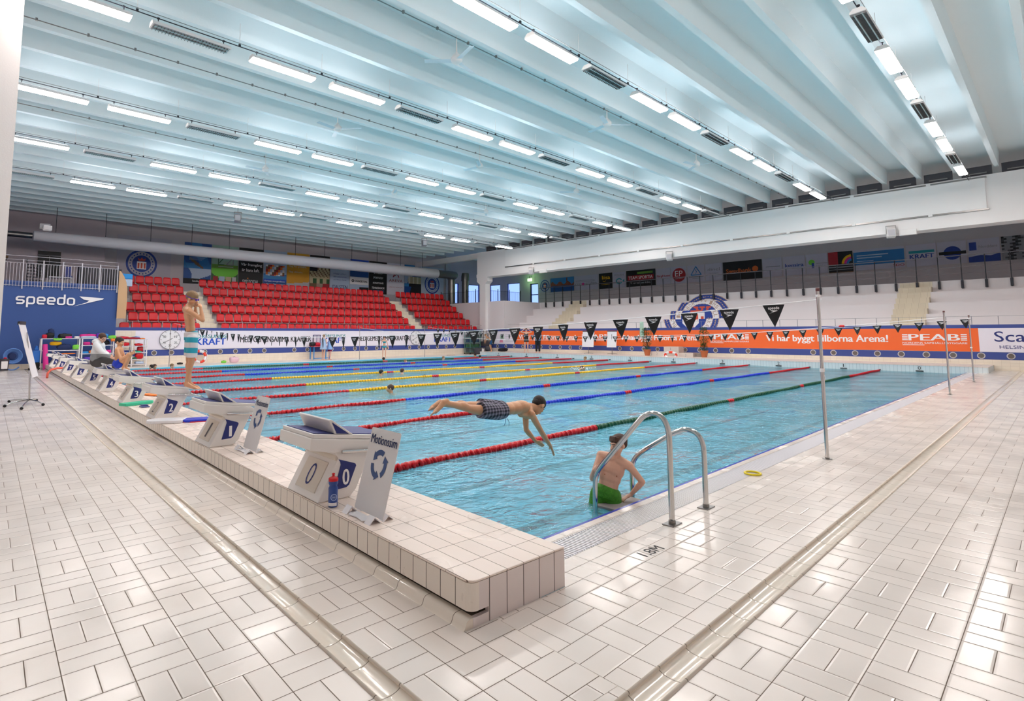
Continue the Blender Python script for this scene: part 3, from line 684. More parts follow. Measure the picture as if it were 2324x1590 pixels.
# three-bladed fans
def fan():
    t = thing('ceiling_fan', '', 'fan')
    b = MB(); b.lathe([(.06, .98), (.07, .9), (.05, .86)], n=14); b.lathe([(.014, .9), (.014, .12)], n=8); b.build('rod', 'white', t, smooth=True)
    b = MB(); b.lathe([(.03, .2), (.05, .16), (.1, .1), (.13, .05), (.13, 0), (.10, -.04), (.02, -.06)], n=20); b.build('motor', 'white', t, auto=40)
    for i in range(3):
        b = MB(); a = R(120*i); rot = Matrix.Rotation(a, 3, 'Z') @ Matrix.Rotation(R(12), 3, 'X'); b.box(rot @ Vector((.42, 0, .0)), (.62, .12, .008), rot); b.box(rot @ Vector((.12, 0, .0)), (.1, .04, .012), rot); b.build('blade', mat('fan_blade', 'dce8f0', .4), t)
    return t
f0 = fan()
FN = [((5.4, 6.98), 15, 'nearest ceiling fan, first of the right file'), ((11.25, 6.83), 80, 'ceiling fan, second of the right file'), ((17.1, 6.83), 50, 'ceiling fan, third of the right file'),
      ((5.6, 12.6), 70, 'ceiling fan, first of the middle file'), ((11.4, 12.4), 100, 'ceiling fan, second of the middle file'), ((17.1, 12.2), 20, 'ceiling fan, third of the middle file'),
      ((5.76, 18.2), 60, 'ceiling fan, first of the left file'), ((11.4, 17.8), 0, 'ceiling fan, second of the left file'), ((17.1, 17.8), 45, 'ceiling fan, third of the left file')]
for i, ((x, y), a, lb) in enumerate(FN):
    o = f0 if i == 0 else dup(f0); o.location = (x, y, 7.62); o.rotation_euler = (0, 0, R(a)); o['label'] = 'white three bladed '+lb; o['group'] = 'white ceiling fans'
# small conduits running beside the fans
for y, lb in ((6.7, 'right'), (12.1, 'middle'), (17.7, 'left')):
    b = MB(); b.tube([(-4, y, 7.95), (26.8, y, 7.95)], .012, 6)
    for x in np.arange(-3.5, 26.5, .9): b.bx(x-.02, x+.02, y-.02, y+.02, 7.93, 7.99)
    tag(b.build('conduit', 'steel_dull'), 'thin grey conduit along the ribs beside the %s file of fans' % lb, 'pipe', 'conduits under the roof')
# long white textile duct
t = thing('air_duct', 'long thick white air duct hanging above the red seats', 'duct', (0, 33.5, 6.45))
b = MB(); n = 24; L_ = [(.3, .26), (4, .30), (12, .34), (20, .37), (26.9, .38)]
b.lathe([(.16, .25)]+[(r, x) for x, r in L_]+[(.33, 26.95)], n=28, axis='X'); b.build('duct_sleeve', mat('duct_white', 'e0dce2', .6), t, auto=50)
b = MB(); b.tube([(-3.5, 0, 0), (.3, 0, 0)], .15, 12); b.tube([(26.9, 0, 0), (28.6, 0, 0), (29.0, .1, 0)], .34, 20); b.build('metal_section', 'steel_dull', t, auto=50)
b = MB()
for x in np.arange(1.2, 26.8, 2.2): b.bx(x-.012, x+.012, -.012, .012, .28, 1.6)
b.build('hanger_rod', 'dark_metal', t)
for x, lb in ((29.0, 'left'), (30.6, 'right')):
    t = thing('vent_pipe', 'thick upright steel ventilation pipe in the gallery corner, %s of the two' % lb, 'pipe', (x, 34.0, 3.9), group='upright steel pipes in the corner')
    b = MB(); b.lathe([(.31, 0), (.31, 2.3)], n=24); b.build('pipe', mat('galvanised', '8a8684', .35, .8), t, auto=50)
    [MB().lathe(q_, n=24).build('collar', 'steel_dull', t, auto=50) for q_ in ([(.33, .8), (.33, .86)], [(.33, 1.8), (.33, 1.86)], [(.36, 2.2), (.36, 2.6), (.3, 2.9)])]
# speakers under the beam, hanging speakers, projectors
def speaker(lb, loc, rz=0, mt='white'):
    t = thing('loudspeaker', lb, 'loudspeaker', loc, rz, group='loudspeakers')
    b = MB(); b.prism([(-.14, -.17), (.14, -.22), (.17, .15), (-.10, .17)], -.15, .15, 'Y'); b.build('cabinet', mt, t, bevel=.01)
    b = MB(); b.bx(-.02, .03, -.18, -.16, -.05, .30); b.bx(-.02, .03, .16, .18, -.05, .30); b.bx(-.02, .03, -.18, .18, .28, .31); b.build('bracket', 'steel_dull', t)
    b = MB(); b.bx(-.165, -.145, -.12, .12, -.14, .12); b.build('grille', 'lightgrey', t)
    if mt == 'grey': MB().bx(-.012, .012, -.012, .012, .3, .66).build('hanging_rod', 'steel_dull', t)
speaker('white angled loudspeaker under the beam near the corner column', (26.9, 23.2, 5.78), .3)
speaker('white angled loudspeaker under the middle of the long beam', (26.9, 13.0, 5.78), .3)
speaker('white angled loudspeaker under the right part of the long beam', (26.9, 2.84, 5.78), .3)
speaker('grey loudspeaker hanging from the roof above the left block of seats', (7.83, 26.4, 7.35), 1.2, 'grey')
speaker('grey loudspeaker hanging from the roof above the right block of seats', (19.7, 26.1, 7.35), 1.2, 'grey')
for y, lb in ((22.25, 'near the corner column'), (2.3, 'at the right part')):
    tag(MB().bx(26.95, 27.1, y-.32, y+.28, 5.62, 5.86).build('junction_box', 'white', bevel=.01), 'white box fixed under the long beam %s' % lb, 'box')
tag(MB().bx(27.6, 27.9, 28.7, 28.95, 5.5, 5.9).bx(27.5, 28., 28.6, 29.0, 5.3, 5.5).build('exit_light', 'exit_lit'), 'glowing green exit light by the end of the white duct', 'light')
t = thing('exit_sign', 'glowing green exit sign above the glass gallery door', 'sign', (35.7, 30.9, 6.3)); 
b = MB(); b.bx(-.03, .03, -.25, .25, -.1, .15); b.build('lit_panel', 'exit_lit', t); b = MB(); b.bx(-.02, .02, -.02, .02, .15, .4); b.bx(-.02, .3, -.02, .02, .36, .4); b.build('arm', 'dark_metal', t)
l = bpy.data.lights.new('exit_glow', 'POINT'); l.energy = 14; l.color = (.4, 1, .35); l.shadow_soft_size = .1; o = bpy.data.objects.new('exit_glow', l); C.objects.link(o); o.parent = t; o.location = (-.35, 0, 0)

# ================================================================ BANNERS
def sheet(name, lb, pl, w, h, mt, cat='banner', d=.0, group=None, th=.01, hem=None):
    t = thing(name, lb, cat, pl.p(0, 0, d), group=group)
    b = MB(); vs = [pl.p(x, y, d+z) for z in (0, th) for x, y in ((0, 0), (w, 0), (w, h), (0, h))]
    b.add(vs, [(0, 1, 2, 3), (4, 5, 6, 7), (0, 1, 5, 4), (1, 2, 6, 5), (2, 3, 7, 6), (3, 0, 4, 7)])
    put(b, 'sheet', mt, t); return t, Plane(pl.p(0, 0, d+th), pl.u, pl.v)
def put(b, name, mt, t, **k):
    """mesh given in world coordinates becomes a child of the thing t"""
    l = Vector(t.location); b.v = [tuple(Vector(v)-l) for v in b.v]; return b.build(name, mt, t, **k)
def text_on(t, pl, s, u, v, w, h, mt, d=.004, bold=.02, shear=0, sp=1., name='lettering'):
    b = MB(); fit_text(b, pl, s, u, v, w, h, d, bold, shear, 0, sp); return put(b, name, mt, t)
GP = 'printed banners on the low white walls'
def crest(t, pl, cu, cv, r, d=.004):
    b = MB(); ring(b, pl, cu, cv, r*.86, r, 40, d); ring(b, pl, cu, cv, r*.55, r*.60, 32, d); disc(b, pl, cu, cv, r*.55, 32, d); put(b, 'crest_blue', 'crest_blue', t)
    b = MB(); rect(b, pl, cu-r*.30, cv-r*.40, r*.6, r*.55, d+.003); put(b, 'shield', 'white_print', t)
    b = MB()
    for k in (-.2, 0, .2): rect(b, pl, cu+r*k-r*.06, cv-r*.34, r*.12, r*.38, d+.006)
    poly(b, pl, [(cu-r*.2, cv+r*.2), (cu+r*.2, cv+r*.2), (cu+r*.26, cv+r*.42), (cu+.1*r, cv+r*.3), (cu, cv+r*.46), (cu-.1*r, cv+r*.3), (cu-r*.26, cv+r*.42)], d+.006)
    put(b, 'tower_and_crown', 'crest_red', t)
    b = MB(); n = 22
    for i in range(n):
        a = 2*PI*i/n; x, y = cu+math.cos(a)*r*.73, cv+math.sin(a)*r*.73; q = r*.05
        poly(b, pl, [(x-q, y-q), (x+q, y-q), (x+q*.3, y+q), (x-q*.6, y+q)], d+.002)
    put(b, 'ring_lettering', 'crest_blue', t)
# left low wall
PL = Plane((3.92, YW-.002, .73), (1, 0, 0), (0, 0, 1))
t, pl = sheet('wall_banner', 'long white energy company banner on the left wall under the red seats', PL, 26.9-3.92, .91, 'banner_white', group=GP)
for a, b_, cut in ((6.55, 8.14, 0), (13.68, 15.25, 0), (22.2, 23.9, 0)):
    text_on(t, pl, 'ÖRESUNDS', a-3.92+.1, .54, b_-a-.1, .21, 'kraft_teal', bold=.03); text_on(t, pl, 'KRAFT', a-3.92+.08, .19, b_-a-.1, .33, 'kraft_blue', bold=.05)
for a, b_ in ((8.85, 12.97), (16.1, 20.16)): text_on(t, pl, 'MED GEMENSAMMA KRAFTER', a-3.92, .30, b_-a, .30, 'ink', bold=.03)
# far low wall
PF_ = lambda y, z, x=XW-.002: Plane((x, y, z), (0, -1, 0), (0, 0, 1))
t, pl = sheet('wall_banner', 'white banner with pink and green logo left of the orange banner', PF_(27.2, .73), 27.2-25.2, .9, 'banner_white', group=GP)
b = MB(); poly(b, pl, [(.5, .1), (.9, .1), (.85, .28), (.6, .3)]); put(b, 'pink_logo', mat('rose', 'e08aa8', .5), t)
b = MB(); poly(b, pl, [(.8, .35), (.98, .35), (.96, .7), (.9, .78), (.82, .66)]); disc(b, pl, .68, .5, .1, 14, .004, 0, 1.5); put(b, 'green_logo', 'pale_green', t)
b = MB()
for i, w in enumerate((.55, .7, .0, .35, .8)): 
    if w: rect(b, pl, 1.12, .66-.115*i, w, .02)
put(b, 'small_print', 'grey', t)
OB0, OB1 = 25.18, .34
t, pl = sheet('wall_banner', 'long orange building company banner on the far wall behind the pool', PF_(OB0, .72), OB0-OB1, .93, 'banner_orange', group=GP)
for a, b_ in ((24.75, 19.81), (16.52, 11.62), (8.24, 3.27)): text_on(t, pl, 'Vi har byggt Filborna Arena!', OB0-a, .26, a-b_, .40, 'white_print', bold=.035)
for a, b_ in ((19.33, 17.48), (11.04, 9.06), (2.78, .69)):
    w = a-b_; u = OB0-a; text_on(t, pl, 'PEAB', u+w*.10, .43, w*.80, .27, 'white_print', bold=.06)
    text_on(t, pl, 'NORDENS SAMHÄLLSBYGGARE', u, .29, w, .09, 'white_print', bold=.03)
    b = MB()
    for i in range(4): rect(b, pl, u, .435+.072*i, w*.09, .045); rect(b, pl, u+w*.91, .435+.072*i, w*.09, .045)
    rect(b, pl, u, .235, w*.35, .022); put(b, 'bars', 'white_print', t)
t, pl = sheet('wall_banner', 'white hotel banner right of the orange banner', PF_(.34, .72), 5.2, .93, 'banner_white', group=GP)
text_on(t, pl, 'Scandic', .45, .40, 2.0, .40, 'navy', bold=.01); text_on(t, pl, 'HELSINGBORG', .58, .13, 1.5, .13, 'navy', bold=0)
# round vents in the blue bands
v0 = thing('round_vent', '', 'vent'); b = MB(); b.lathe([(.115, 0), (.125, -.012), (.105, -.02), (.09, -.006)], n=24, axis='Y'); b.build('rim', 'lightgrey', v0, auto=40)
b = MB(); b.lathe([(.092, 0), (.092, -.008)], n=24, axis='Y')
b.build('grating', mat('vent_dark', '6d6460', .8), v0)
first = True
LV = [4.75, 5.52, 7.08, 7.85, 8.63, 9.4, 10.19, 11.94, 12.74, 14.32, 15.13, 15.92, 16.73, 17.53, 18.35, 20.14, 20.95, 21.76, 22.58, 23.39, 24.21]
for i, x in enumerate(LV):
    o = v0 if first else dup(v0); first = False; o.location = (x, YW-.005, .565); o['label'] = 'round grey vent in the blue band of the left wall, %s from the left' % ORD[i]; o['group'] = 'round vents in the blue bands'
RV = [26.88, 26.04, 25.22, 24.4, 23.61, 22.74, 21.93, 21.09, 20.27, 19.45, 16.57, 15.76, 14.98, 14.1, 12.45, 11.64, 10.78, 9.94, 9.12, 6.19, 5.36, 4.52, 3.69, 2.85, 2.01, 1.16, .31, -.54]
for i, y in enumerate(RV):
    o = dup(v0); o.location = (XW-.005, y, .565); o.rotation_euler = (0, 0, -PI/2); o['label'] = 'round grey vent in the blue band of the far wall, %s from the left' % ORD[i]; o['group'] = 'round vents in the blue bands'
# pace clocks
def clock(lb, x):
    t = thing('pace_clock', lb, 'clock', (x, YW-.02, 1.2), group='pace clocks'); pl = Plane((x, YW-.06, 1.2), (1, 0, 0), (0, 0, 1))
    b = MB(); b.lathe([(.46, 0), (.46, -.035)], n=48, axis='Y'); b.build('dial', 'plastic_white', t)
    b = MB(); b.lathe([(.455, -.03), (.455, -.05), (.475, -.05), (.475, 0)], n=48, axis='Y'); b.build('rim', 'grey', t)
    b = MB()
    for i in range(12):
        a = R(90-30*i); c_, s_ = math.cos(a), math.sin(a); poly(b, pl, [(c_*.38-s_*.008, s_*.38+c_*.008), (c_*.44-s_*.008, s_*.44+c_*.008), (c_*.44+s_*.008, s_*.44-c_*.008), (c_*.38+s_*.008, s_*.38-c_*.008)], .002)
    put(b, 'minute_marks', 'ink', t)
    for i, n_ in enumerate(('0', '10', '20', '30', '40', '50')):
        b = MB(); a = R(90-60*i); fit_text(b, pl, n_, math.cos(a)*.29-(.03 if n_ == '0' else .06), math.sin(a)*.29-.055, .06 if n_ == '0' else .12, .11, .002); put(b, 'lettering', 'ink', t)

    b = MB(); a = R(28); c_, s_ = math.cos(a), math.sin(a); poly(b, pl, [(c_*.12-s_*.012, s_*.12+c_*.012), (c_*.12+s_*.012, s_*.12-c_*.012), (-c_*.36+s_*.006, -s_*.36-c_*.006), (-c_*.36-s_*.006, -s_*.36+c_*.006)], .006); put(b, 'hand', 'ink', t)
clock('large round pace clock at the left end of the white banner', 5.42); clock('large round pace clock at the right part of the white banner', 20.65)

# ---------------------------------------------------------------- posters on the upper left wall
PX = [8.35, 10.08, 11.87, 13.63, 15.38, 17.2, 18.9, 20.68, 22.46, 24.25, 26.06, 27.92, 30.6]
def ppl(i): return Plane((PX[i]+.02, YU-.03, 4.77), (1, 0, 0), (0, 0, 1)), PX[i+1]-PX[i]-.04
G2 = 'tall posters on the upper left wall'; H = 2.7
def poster(i, lb, mt):
    p, w = ppl(i); t, pl = sheet('poster', lb, p, w, H, mt, 'poster', group=G2); return t, pl, w
def pic(t, pl, w, h, nx, ny, fn, pal, u0=0, v0=0, name='picture', d=.003):
    b = MB(); picture(b, pl, w, h, nx, ny, fn, d, u0, v0, pal); put(b, name, pal, t)
t, pl, w = poster(0, 'tall blue poster with a swimmer and white headline', 'mid_blue')
def fa(u, v):
    if v < .12: return 'ink'
    if abs((v-.5)+(u-.45)*.45) < .05-.12*abs(u-.45) and .2 < u < .7: return 'brownish'
    if v < .38: return 'pale_blue' if (u > .2+.1*math.sin(v*9)) and v > .13+.25*max(0, u-.6) else 'deepblue'
    return 'sky_blue' if math.sin(u*7+v*5) > .2 else ('mid_blue' if v < .5 else 'deepblue')
pic(t, pl, w, H, 34, 48, fa, ['ink', 'brownish', 'pale_blue', 'deepblue', 'sky_blue', 'mid_blue'])
text_on(t, pl, 'Har du räknat', .3, 2.18, 1.1, .16, 'white_print'); text_on(t, pl, 'alla plattor?', .3, 1.92, 1.0, .18, 'white_print'); text_on(t, pl, 'Swedbank', .55, .12, .55, .12, 'white_print')
b = MB(); [rect(b, pl, .3, 1.78-.07*i, 1.1-.1*i, .02, .006) for i in range(4)]; put(b, 'small_print', 'pale_blue', t)
t, pl, w = poster(1, 'tall green poster with outlined letters and small pictures at the bottom', 'poster_green')
def fb(u, v):
    if .09 < v < .22 and .07 < u < .93 and (u*4+.05) % 1 > .12: return ('maroon', 'pale_blue', 'sand', 'lightgrey')[int(u*4) % 4]
    if v < .3-.15*math.sin(u*PI): return 'poster_dkgreen' if v > .22 or v < .09 or True else None
    return 'lime' if v < .42 else ('poster_green' if v < .52 else 'pale_green')
pic(t, pl, w, H, 32, 50, fb, ['maroon', 'pale_blue', 'sand', 'lightgrey', 'poster_dkgreen', 'lime', 'poster_green', 'pale_green'])
b = MB()
def stroke(b, pl, pts, t_, d=.006):
    for (x0, y0), (x1, y1) in zip(pts, pts[1:]):
        dx, dy = x1-x0, y1-y0; l = math.hypot(dx, dy); nx, ny = -dy/l*t_/2, dx/l*t_/2; poly(b, pl, [(x0+nx, y0+ny), (x1+nx, y1+ny), (x1-nx, y1-ny), (x0-nx, y0-ny)], d)
stroke(b, pl, [(.42, 1.4), (.82, 1.4)], .05); stroke(b, pl, [(.42, 1.4), (.42, 1.98), (.88, 1.98), (.48, 1.5)], .05); put(b, 'green_letter', 'poster_dkgreen', t)
b = MB(); stroke(b, pl, [(.95, 1.98), (1.4, 1.98), (1.4, 1.4), (.95, 1.4), (1.38, 1.9)], .05); put(b, 'grey_letter', 'grey', t)
b = MB(); rect(b, pl, .42, 1.24, 1.0, .05, .006); put(b, 'small_print', 'lightgrey', t)
t, pl, w = poster(2, 'tall black poster with white slogan about air', 'black')
text_on(t, pl, 'Vår framgång', .14, 1.40, 1.5, .24, 'white_print', bold=.03); text_on(t, pl, 'är bara luft.', .22, 1.06, 1.25, .22, 'white_print', bold=.03); text_on(t, pl, 'SYDTOTAL', .28, .2, 1.15, .28, 'lightgrey', bold=.04)
b = MB(); poly(b, pl, [(.6, .54), (.7, .54), (.66, .66)], .006); put(b, 'flame_mark', 'orange', t)
t, pl, w = poster(3, 'tall white and blue ventilation company poster with small red pictures', 'pale_blue')
def fc(u, v):
    if .34 < v < .62 and .1 < u < .9:
        a, b_ = int(u*11), int(v*14); return ('maroon', 'white_print', 'orange', 'brownish', 'pale_blue')[(a*7+b_*3) % 5]
    return 'deepblue' if v < .16 else ('kraft_blue' if v < .24 else ('mid_blue' if v < .34 else ('sky_blue' if v < .38 else None)))
pic(t, pl, w, H, 33, 42, fc, ['maroon', 'white_print', 'orange', 'brownish', 'pale_blue', 'deepblue', 'kraft_blue', 'mid_blue', 'sky_blue'])
text_on(t, pl, 'menerga', .5, 1.95, 1.1, .22, 'deepblue', bold=.03); text_on(t, pl, 'Europas energisnålaste', .1, .42, 1.5, .14, 'white_print'); text_on(t, pl, 'luftbehandlingsaggregat', .1, .2, 1.5, .14, 'white_print')
b = MB(); poly(b, pl, [(.12, 2.03), (.27, 1.85), (.42, 2.03), (.27, 2.21)], .006); put(b, 'diamond_mark', 'deepblue', t)
t, pl, w = poster(4, 'tall amber yellow poster with pale slogan and white bottom', 'amber')
text_on(t, pl, 'Flyg lite grönare.', .15, 1.6, 1.4, .16, 'cream'); text_on(t, pl, 'Flyg skånskt.', .15, 1.2, 1.1, .16, 'cream')
pic(t, pl, w, .62, 24, 10, lambda u, v: 'lightgrey' if v < .72+.25*u*u else None, ['lightgrey']); b = MB(); poly(b, pl, [(1.1, 2.1), (1.3, 2.1), (1.22, 2.2)], .006); put(b, 'mark', 'white_print', t)
t, pl, w = poster(5, 'tall dark poster of a floodlit hotel facade with food pictures', 'darkgrey')
def fd(u, v):
    if v < .2: return ('brownish', 'liver', 'maroon')[int(u*3)]
    if u < .36 and v > .55: return 'ink'
    if v < .38: return 'poster_dkgreen' if (int(u*6) % 2 and v < .34) else 'sand'
    if v < .85-.35*abs(u-.65): return 'sand' if (int(u*16)+int(v*20)) % 3 else 'brownish'
    return 'ink' if v > .8 else 'poster_dkgreen'
pic(t, pl, w, H, 32, 44, fd, ['brownish', 'liver', 'maroon', 'ink', 'poster_dkgreen', 'sand']); text_on(t, pl, 'E', .25, 2.15, .14, .2, 'white_print')
t, pl, w = poster(6, 'tall pale lilac stone company poster with the name printed twice', 'pale_blue')
for v in (.25, 1.75): text_on(t, pl, 'ITALSTEN', .2, v, 1.35, .28, 'navy', bold=.02)
for s_, v in (('Vägg eller', 1.35), ('bänk industriestone', 1.12), ('på Påarp Stone', .88)): text_on(t, pl, s_, .3, v, 1.15, .12, 'crest_blue', bold=0, shear=.3)
t, pl, w = poster(7, 'tall concrete company poster with building photographs', 'white_print')
def fe(u, v):
    if v < .24: return 'pale_blue' if u < .5 and v > .1 else ('ink' if u > .5 and v < .18 else ('white_print' if u < .4 else 'pale_blue'))
    if v < .47: return None
    if v < .66: return 'deepblue'
    if v < .74: return 'poster_dkgreen'
    return ('white_print' if int(u*9) % 3 == 0 else 'brownish') if v < .93-.2*abs(u-.6) and u > .2 else 'kraft_blue'
pic(t, pl, w, H, 30, 40, fe, ['pale_blue', 'ink', 'white_print', 'deepblue', 'poster_dkgreen', 'brownish', 'kraft_blue'])
text_on(t, pl, 'STRÄNGBETONG', .42, .86, 1.2, .2, 'ink', bold=.04); b = MB(); ring(b, pl, .26, .96, .05, .12, 20, .006); put(b, 'ring_mark', 'ink', t)
t, pl, w = poster(8, 'tall black sports flooring poster with a list of white words', 'black')
for i, s_ in enumerate(('LÄKTARSTOLAR', 'GYMGOLV', 'SPORTGOLV', 'KONSTGRÄS', 'TENNISBANOR')): text_on(t, pl, s_, (.18, .45, .4, .38, .28)[i], 2.1-.42*i, (1.4, .9, 1.0, 1.05, 1.25)[i], .17, 'white_print', shear=.15)
text_on(t, pl, 'UNISPORT', .3, .12, 1.2, .2, 'mid_blue')
t, pl, w = poster(9, 'tall white poster with a dark red letter mark', 'banner_white')
text_on(t, pl, 'AREVA', .2, 1.1, 1.4, .24, 'maroon', bold=0, sp=1.1); b = MB(); stroke(b, pl, [(.62, 1.52), (.92, 2.1), (1.2, 1.52)], .09); stroke(b, pl, [(.62, 1.55), (1.02, 1.78)], .06); put(b, 'letter_mark', 'maroon', t)
text_on(t, pl, 'LÖPER MOT SPÄDKULAN', .2, .62, 1.4, .09, 'maroon', bold=0)
t, pl, w = poster(10, 'tall blue poster of a pale building beside dark water', 'deepblue')
def ff(u, v):
    if v < .3: return 'deepblue' if u < .4-.4*(.3-v) else 'ink'
    if v < .40: return 'ink' if u > .25 else 'mid_blue'
    if v < .62 and u > .2+.4*abs(v-.5): return 'sand' if (int(u*12) % 3) else 'cream'
    if v < .9 and u > .45+(v-.62)*1.4: return 'deepblue'
    return 'pale_blue' if v < .8 else 'mid_blue'
pic(t, pl, w, H, 30, 40, ff, ['deepblue', 'ink', 'mid_blue', 'sand', 'cream', 'pale_blue'])
p = Plane((PX[11], YU-.03, 4.77), (1, 0, 0), (0, 0, 1)); t, pl = sheet('poster', 'pale poster with a round blue club crest at the right end of the row', p, 2.6, H, mat('pale_panel', 'c6ccd8', .6), 'poster', group=G2); crest(t, pl, 1.25, 1.15, .86)
p = Plane((4.6, YU-.03, 4.4), (1, 0, 0), (0, 0, 1)); t, pl = sheet('poster', 'pale poster with a round blue club crest above the left block of seats', p, 3.0, 3.1, mat('pale_panel2', 'bdb6c2', .6), 'poster', group=G2); crest(t, pl, 1.35, 1.42, .86)

# ---------------------------------------------------------------- banners on the upper far wall
G3 = 'sponsor banners on the upper far wall'
def fb3(y0, y1, lb, mt, h=1.2, z=5.1): 
    t, pl = sheet('sponsor_banner', lb, PF_(y0, z, XU-.03), y0-y1-.03, h, mt, 'banner', group=G3); return t, pl, y0-y1-.03
def words(t, pl, w, lst):
    for s_, u, v, ww, hh, c_, bo in lst: text_on(t, pl, s_, u, v, ww, hh, c_, bold=bo)
BW = mat('lilac_sheet', 'c4bfd0', .6)
t, pl, w = fb3(30.0, 28.75, 'white banner with round blue club crest next to the gallery door', BW); crest(t, pl, .62, .6, .52)
t, pl, w = fb3(28.72, 26.2, 'banner with a photograph of a harbour town at dusk', 'deepblue')
pic(t, pl, w, 1.2, 44, 22, lambda u, v: 'deepblue' if v < .42 else (('brownish' if (int(u*40)+int(v*20)) % 3 else 'maroon') if v < .62+.1*math.sin(u*19)+(.3 if abs(u-.7) < .02 else 0) else 'mid_blue'), ['deepblue', 'brownish', 'maroon', 'mid_blue'])
t, pl, w = fb3(26.17, 23.8, 'white banner of a print shop with a magenta dot', BW); words(t, pl, w, [('reprografen', .1, .38, 2.1, .26, 'grey', .02)]); b = MB(); disc(b, pl, .88, .48, .12, 18, .008); put(b, 'dot', 'magenta', t)
b = MB(); rect(b, pl, .12, .78, 1.9, .03); rect(b, pl, .12, .68, 1.9, .03); put(b, 'small_print', 'grey', t)
t, pl, w = fb3(23.74, 22.46, 'black banner with yellow script and smile', 'black', 1.25, 5.08); words(t, pl, w, [('liisa', .3, .75, .75, .3, 'yellow_plastic', .02), ('CATERING', .25, .3, .75, .07, 'yellow_plastic', 0)]); b = MB(); ring(b, pl, .5, .68, .11, .14, 16, .006, 0, 1, 190, 350); put(b, 'smile', 'yellow_plastic', t)
t, pl, w = fb3(22.42, 21.27, 'white banner with a green fish drawing', BW); words(t, pl, w, [('POLISH', .15, .9, .8, .16, 'grey', 0)]); b = MB(); ring(b, pl, .55, .5, .2, .3, 24, .004, 0, .75, 30, 330); poly(b, pl, [(.85, .5), (1.02, .65), (1.02, .38)]); put(b, 'fish', 'teal', t)
t, pl, w = fb3(21.23, 18.74, 'black sports shop banner with a red and white sign', 'black', 1.25, 5.08); b = MB(); rect(b, pl, .12, .5, 2.2, .36); put(b, 'red_bar', 'maroon', t); b = MB(); rect(b, pl, .95, .95, 1.3, .16); put(b, 'green_bar', 'poster_green', t); words(t, pl, w, [('TEAM SPORTIA', .2, .56, 2.05, .24, 'white_print', .02), ('Vi vet vad som krävs.', .35, .2, 1.7, .16, 'lightgrey', .01)])
t, pl, w = fb3(18.7, 17.55, 'white paint shop banner with red script', BW); words(t, pl, w, [('FärgHuset', .05, .5, 1.05, .2, 'maroon', .04), ('HELSINGBORG', .35, .38, .4, .05, 'grey', 0)])
t, pl, w = fb3(17.52, 16.32, 'white banner with a large red disc', BW); b = MB(); disc(b, pl, .6, .6, .5, 30); put(b, 'red_disc', 'maroon', t); words(t, pl, w, [])
text_on(t, pl, 'EP', .3, .5, .58, .4, 'white_print', d=.008, bold=0); text_on(t, pl, 'ELEKTRISKA', .32, .3, .55, .07, 'lightgrey', d=.008, bold=0)
t, pl, w = fb3(16.28, 15.01, 'white banner with a blue warning triangle and lightning bolt', BW); b = MB(); stroke(b, pl, [(.25, .5), (.62, 1.1), (1.0, .5), (.25, .5)], .06); stroke(b, pl, [(.66, .92), (.58, .78), (.68, .76), (.6, .58)], .035); put(b, 'triangle', 'sky_blue', t); b = MB(); rect(b, pl, .1, .34, 1.05, .05); rect(b, pl, .35, .24, .55, .03); put(b, 'small_print', 'grey', t)
t, pl, w = fb3(14.98, 13.79, 'white banner with spaced grey letters left of the black bank banner', BW); words(t, pl, w, [('dinel', .15, .7, .85, .2, 'grey', 0), ('HELSINGBORG', .3, .48, .6, .08, 'grey', 0)])
t, pl, w = fb3(13.76, 11.24, 'black bank banner with orange lettering and round mark', 'black', 1.25, 5.05); words(t, pl, w, [('Swedbank', .2, .48, 1.65, .28, 'swed_orange', .03)]); b = MB(); disc(b, pl, 2.08, .66, .19, 20); put(b, 'round_mark', 'swed_orange', t)
t, pl, w = fb3(11.22, 10.04, 'plain white banner with two lines of small print', BW); b = MB(); rect(b, pl, .2, .62, .85, .05); rect(b, pl, .25, .4, .6, .05); put(b, 'small_print', 'grey', t)
t, pl, w = fb3(10.0, 8.72, 'white chemical company banner with dark blue name', BW); words(t, pl, w, [('kemira', .12, .52, 1.05, .22, 'crest_blue', .04)])
t, pl, w = fb3(8.69, 7.51, 'white banner with a green and blue round tree mark', BW); b = MB(); disc(b, pl, .3, .7, .17, 18); put(b, 'tree_mark', 'lime', t); b = MB(); rect(b, pl, .3, .35, .13, .3, .006); put(b, 'trunk_mark', 'crest_blue', t); words(t, pl, w, [('HEM', .55, .4, .35, .11, 'grey', 0)]); b = MB(); rect(b, pl, .55, .6, .6, .03); put(b, 'small_print', 'grey', t)
t, pl, w = fb3(7.49, 6.22, 'dark banner with a rainbow arc in yellow magenta and blue', 'black', 1.25, 5.05)
b = MB()
pic(t, pl, w, 1.25, 30, 30, lambda u, v: ('brownish' if v < .4 else ('maroon' if u < .4 else 'ink')) if v > .38 or v < .04 else ('grey' if int(v*24) % 3 == 0 else 'ink'), ['brownish', 'maroon', 'ink', 'grey'])
for i, c_ in enumerate(('yellow_plastic', 'magenta', 'mid_blue')): b = MB(); ring(b, pl, 1.2, .5, .52-.12*i-.12, .52-.12*i, 20, .008, 0, 1.05, 95, 178); put(b, 'arc', c_, t)
t, pl, w = fb3(6.2, 3.8, 'white banner with a bright blue field and pale small print', BW); b = MB(); rect(b, pl, 0, .3, w, .76); put(b, 'blue_field', 'sky_blue', t); b = MB(); rect(b, pl, .15, .82, 1.5, .06, .006); rect(b, pl, .15, .68, 1.2, .06, .006); rect(b, pl, .15, .5, .8, .04, .006); put(b, 'small_print', 'pale_blue', t); words(t, pl, w, [('SDO', 1.85, .1, .5, .12, 'maroon', .02)])
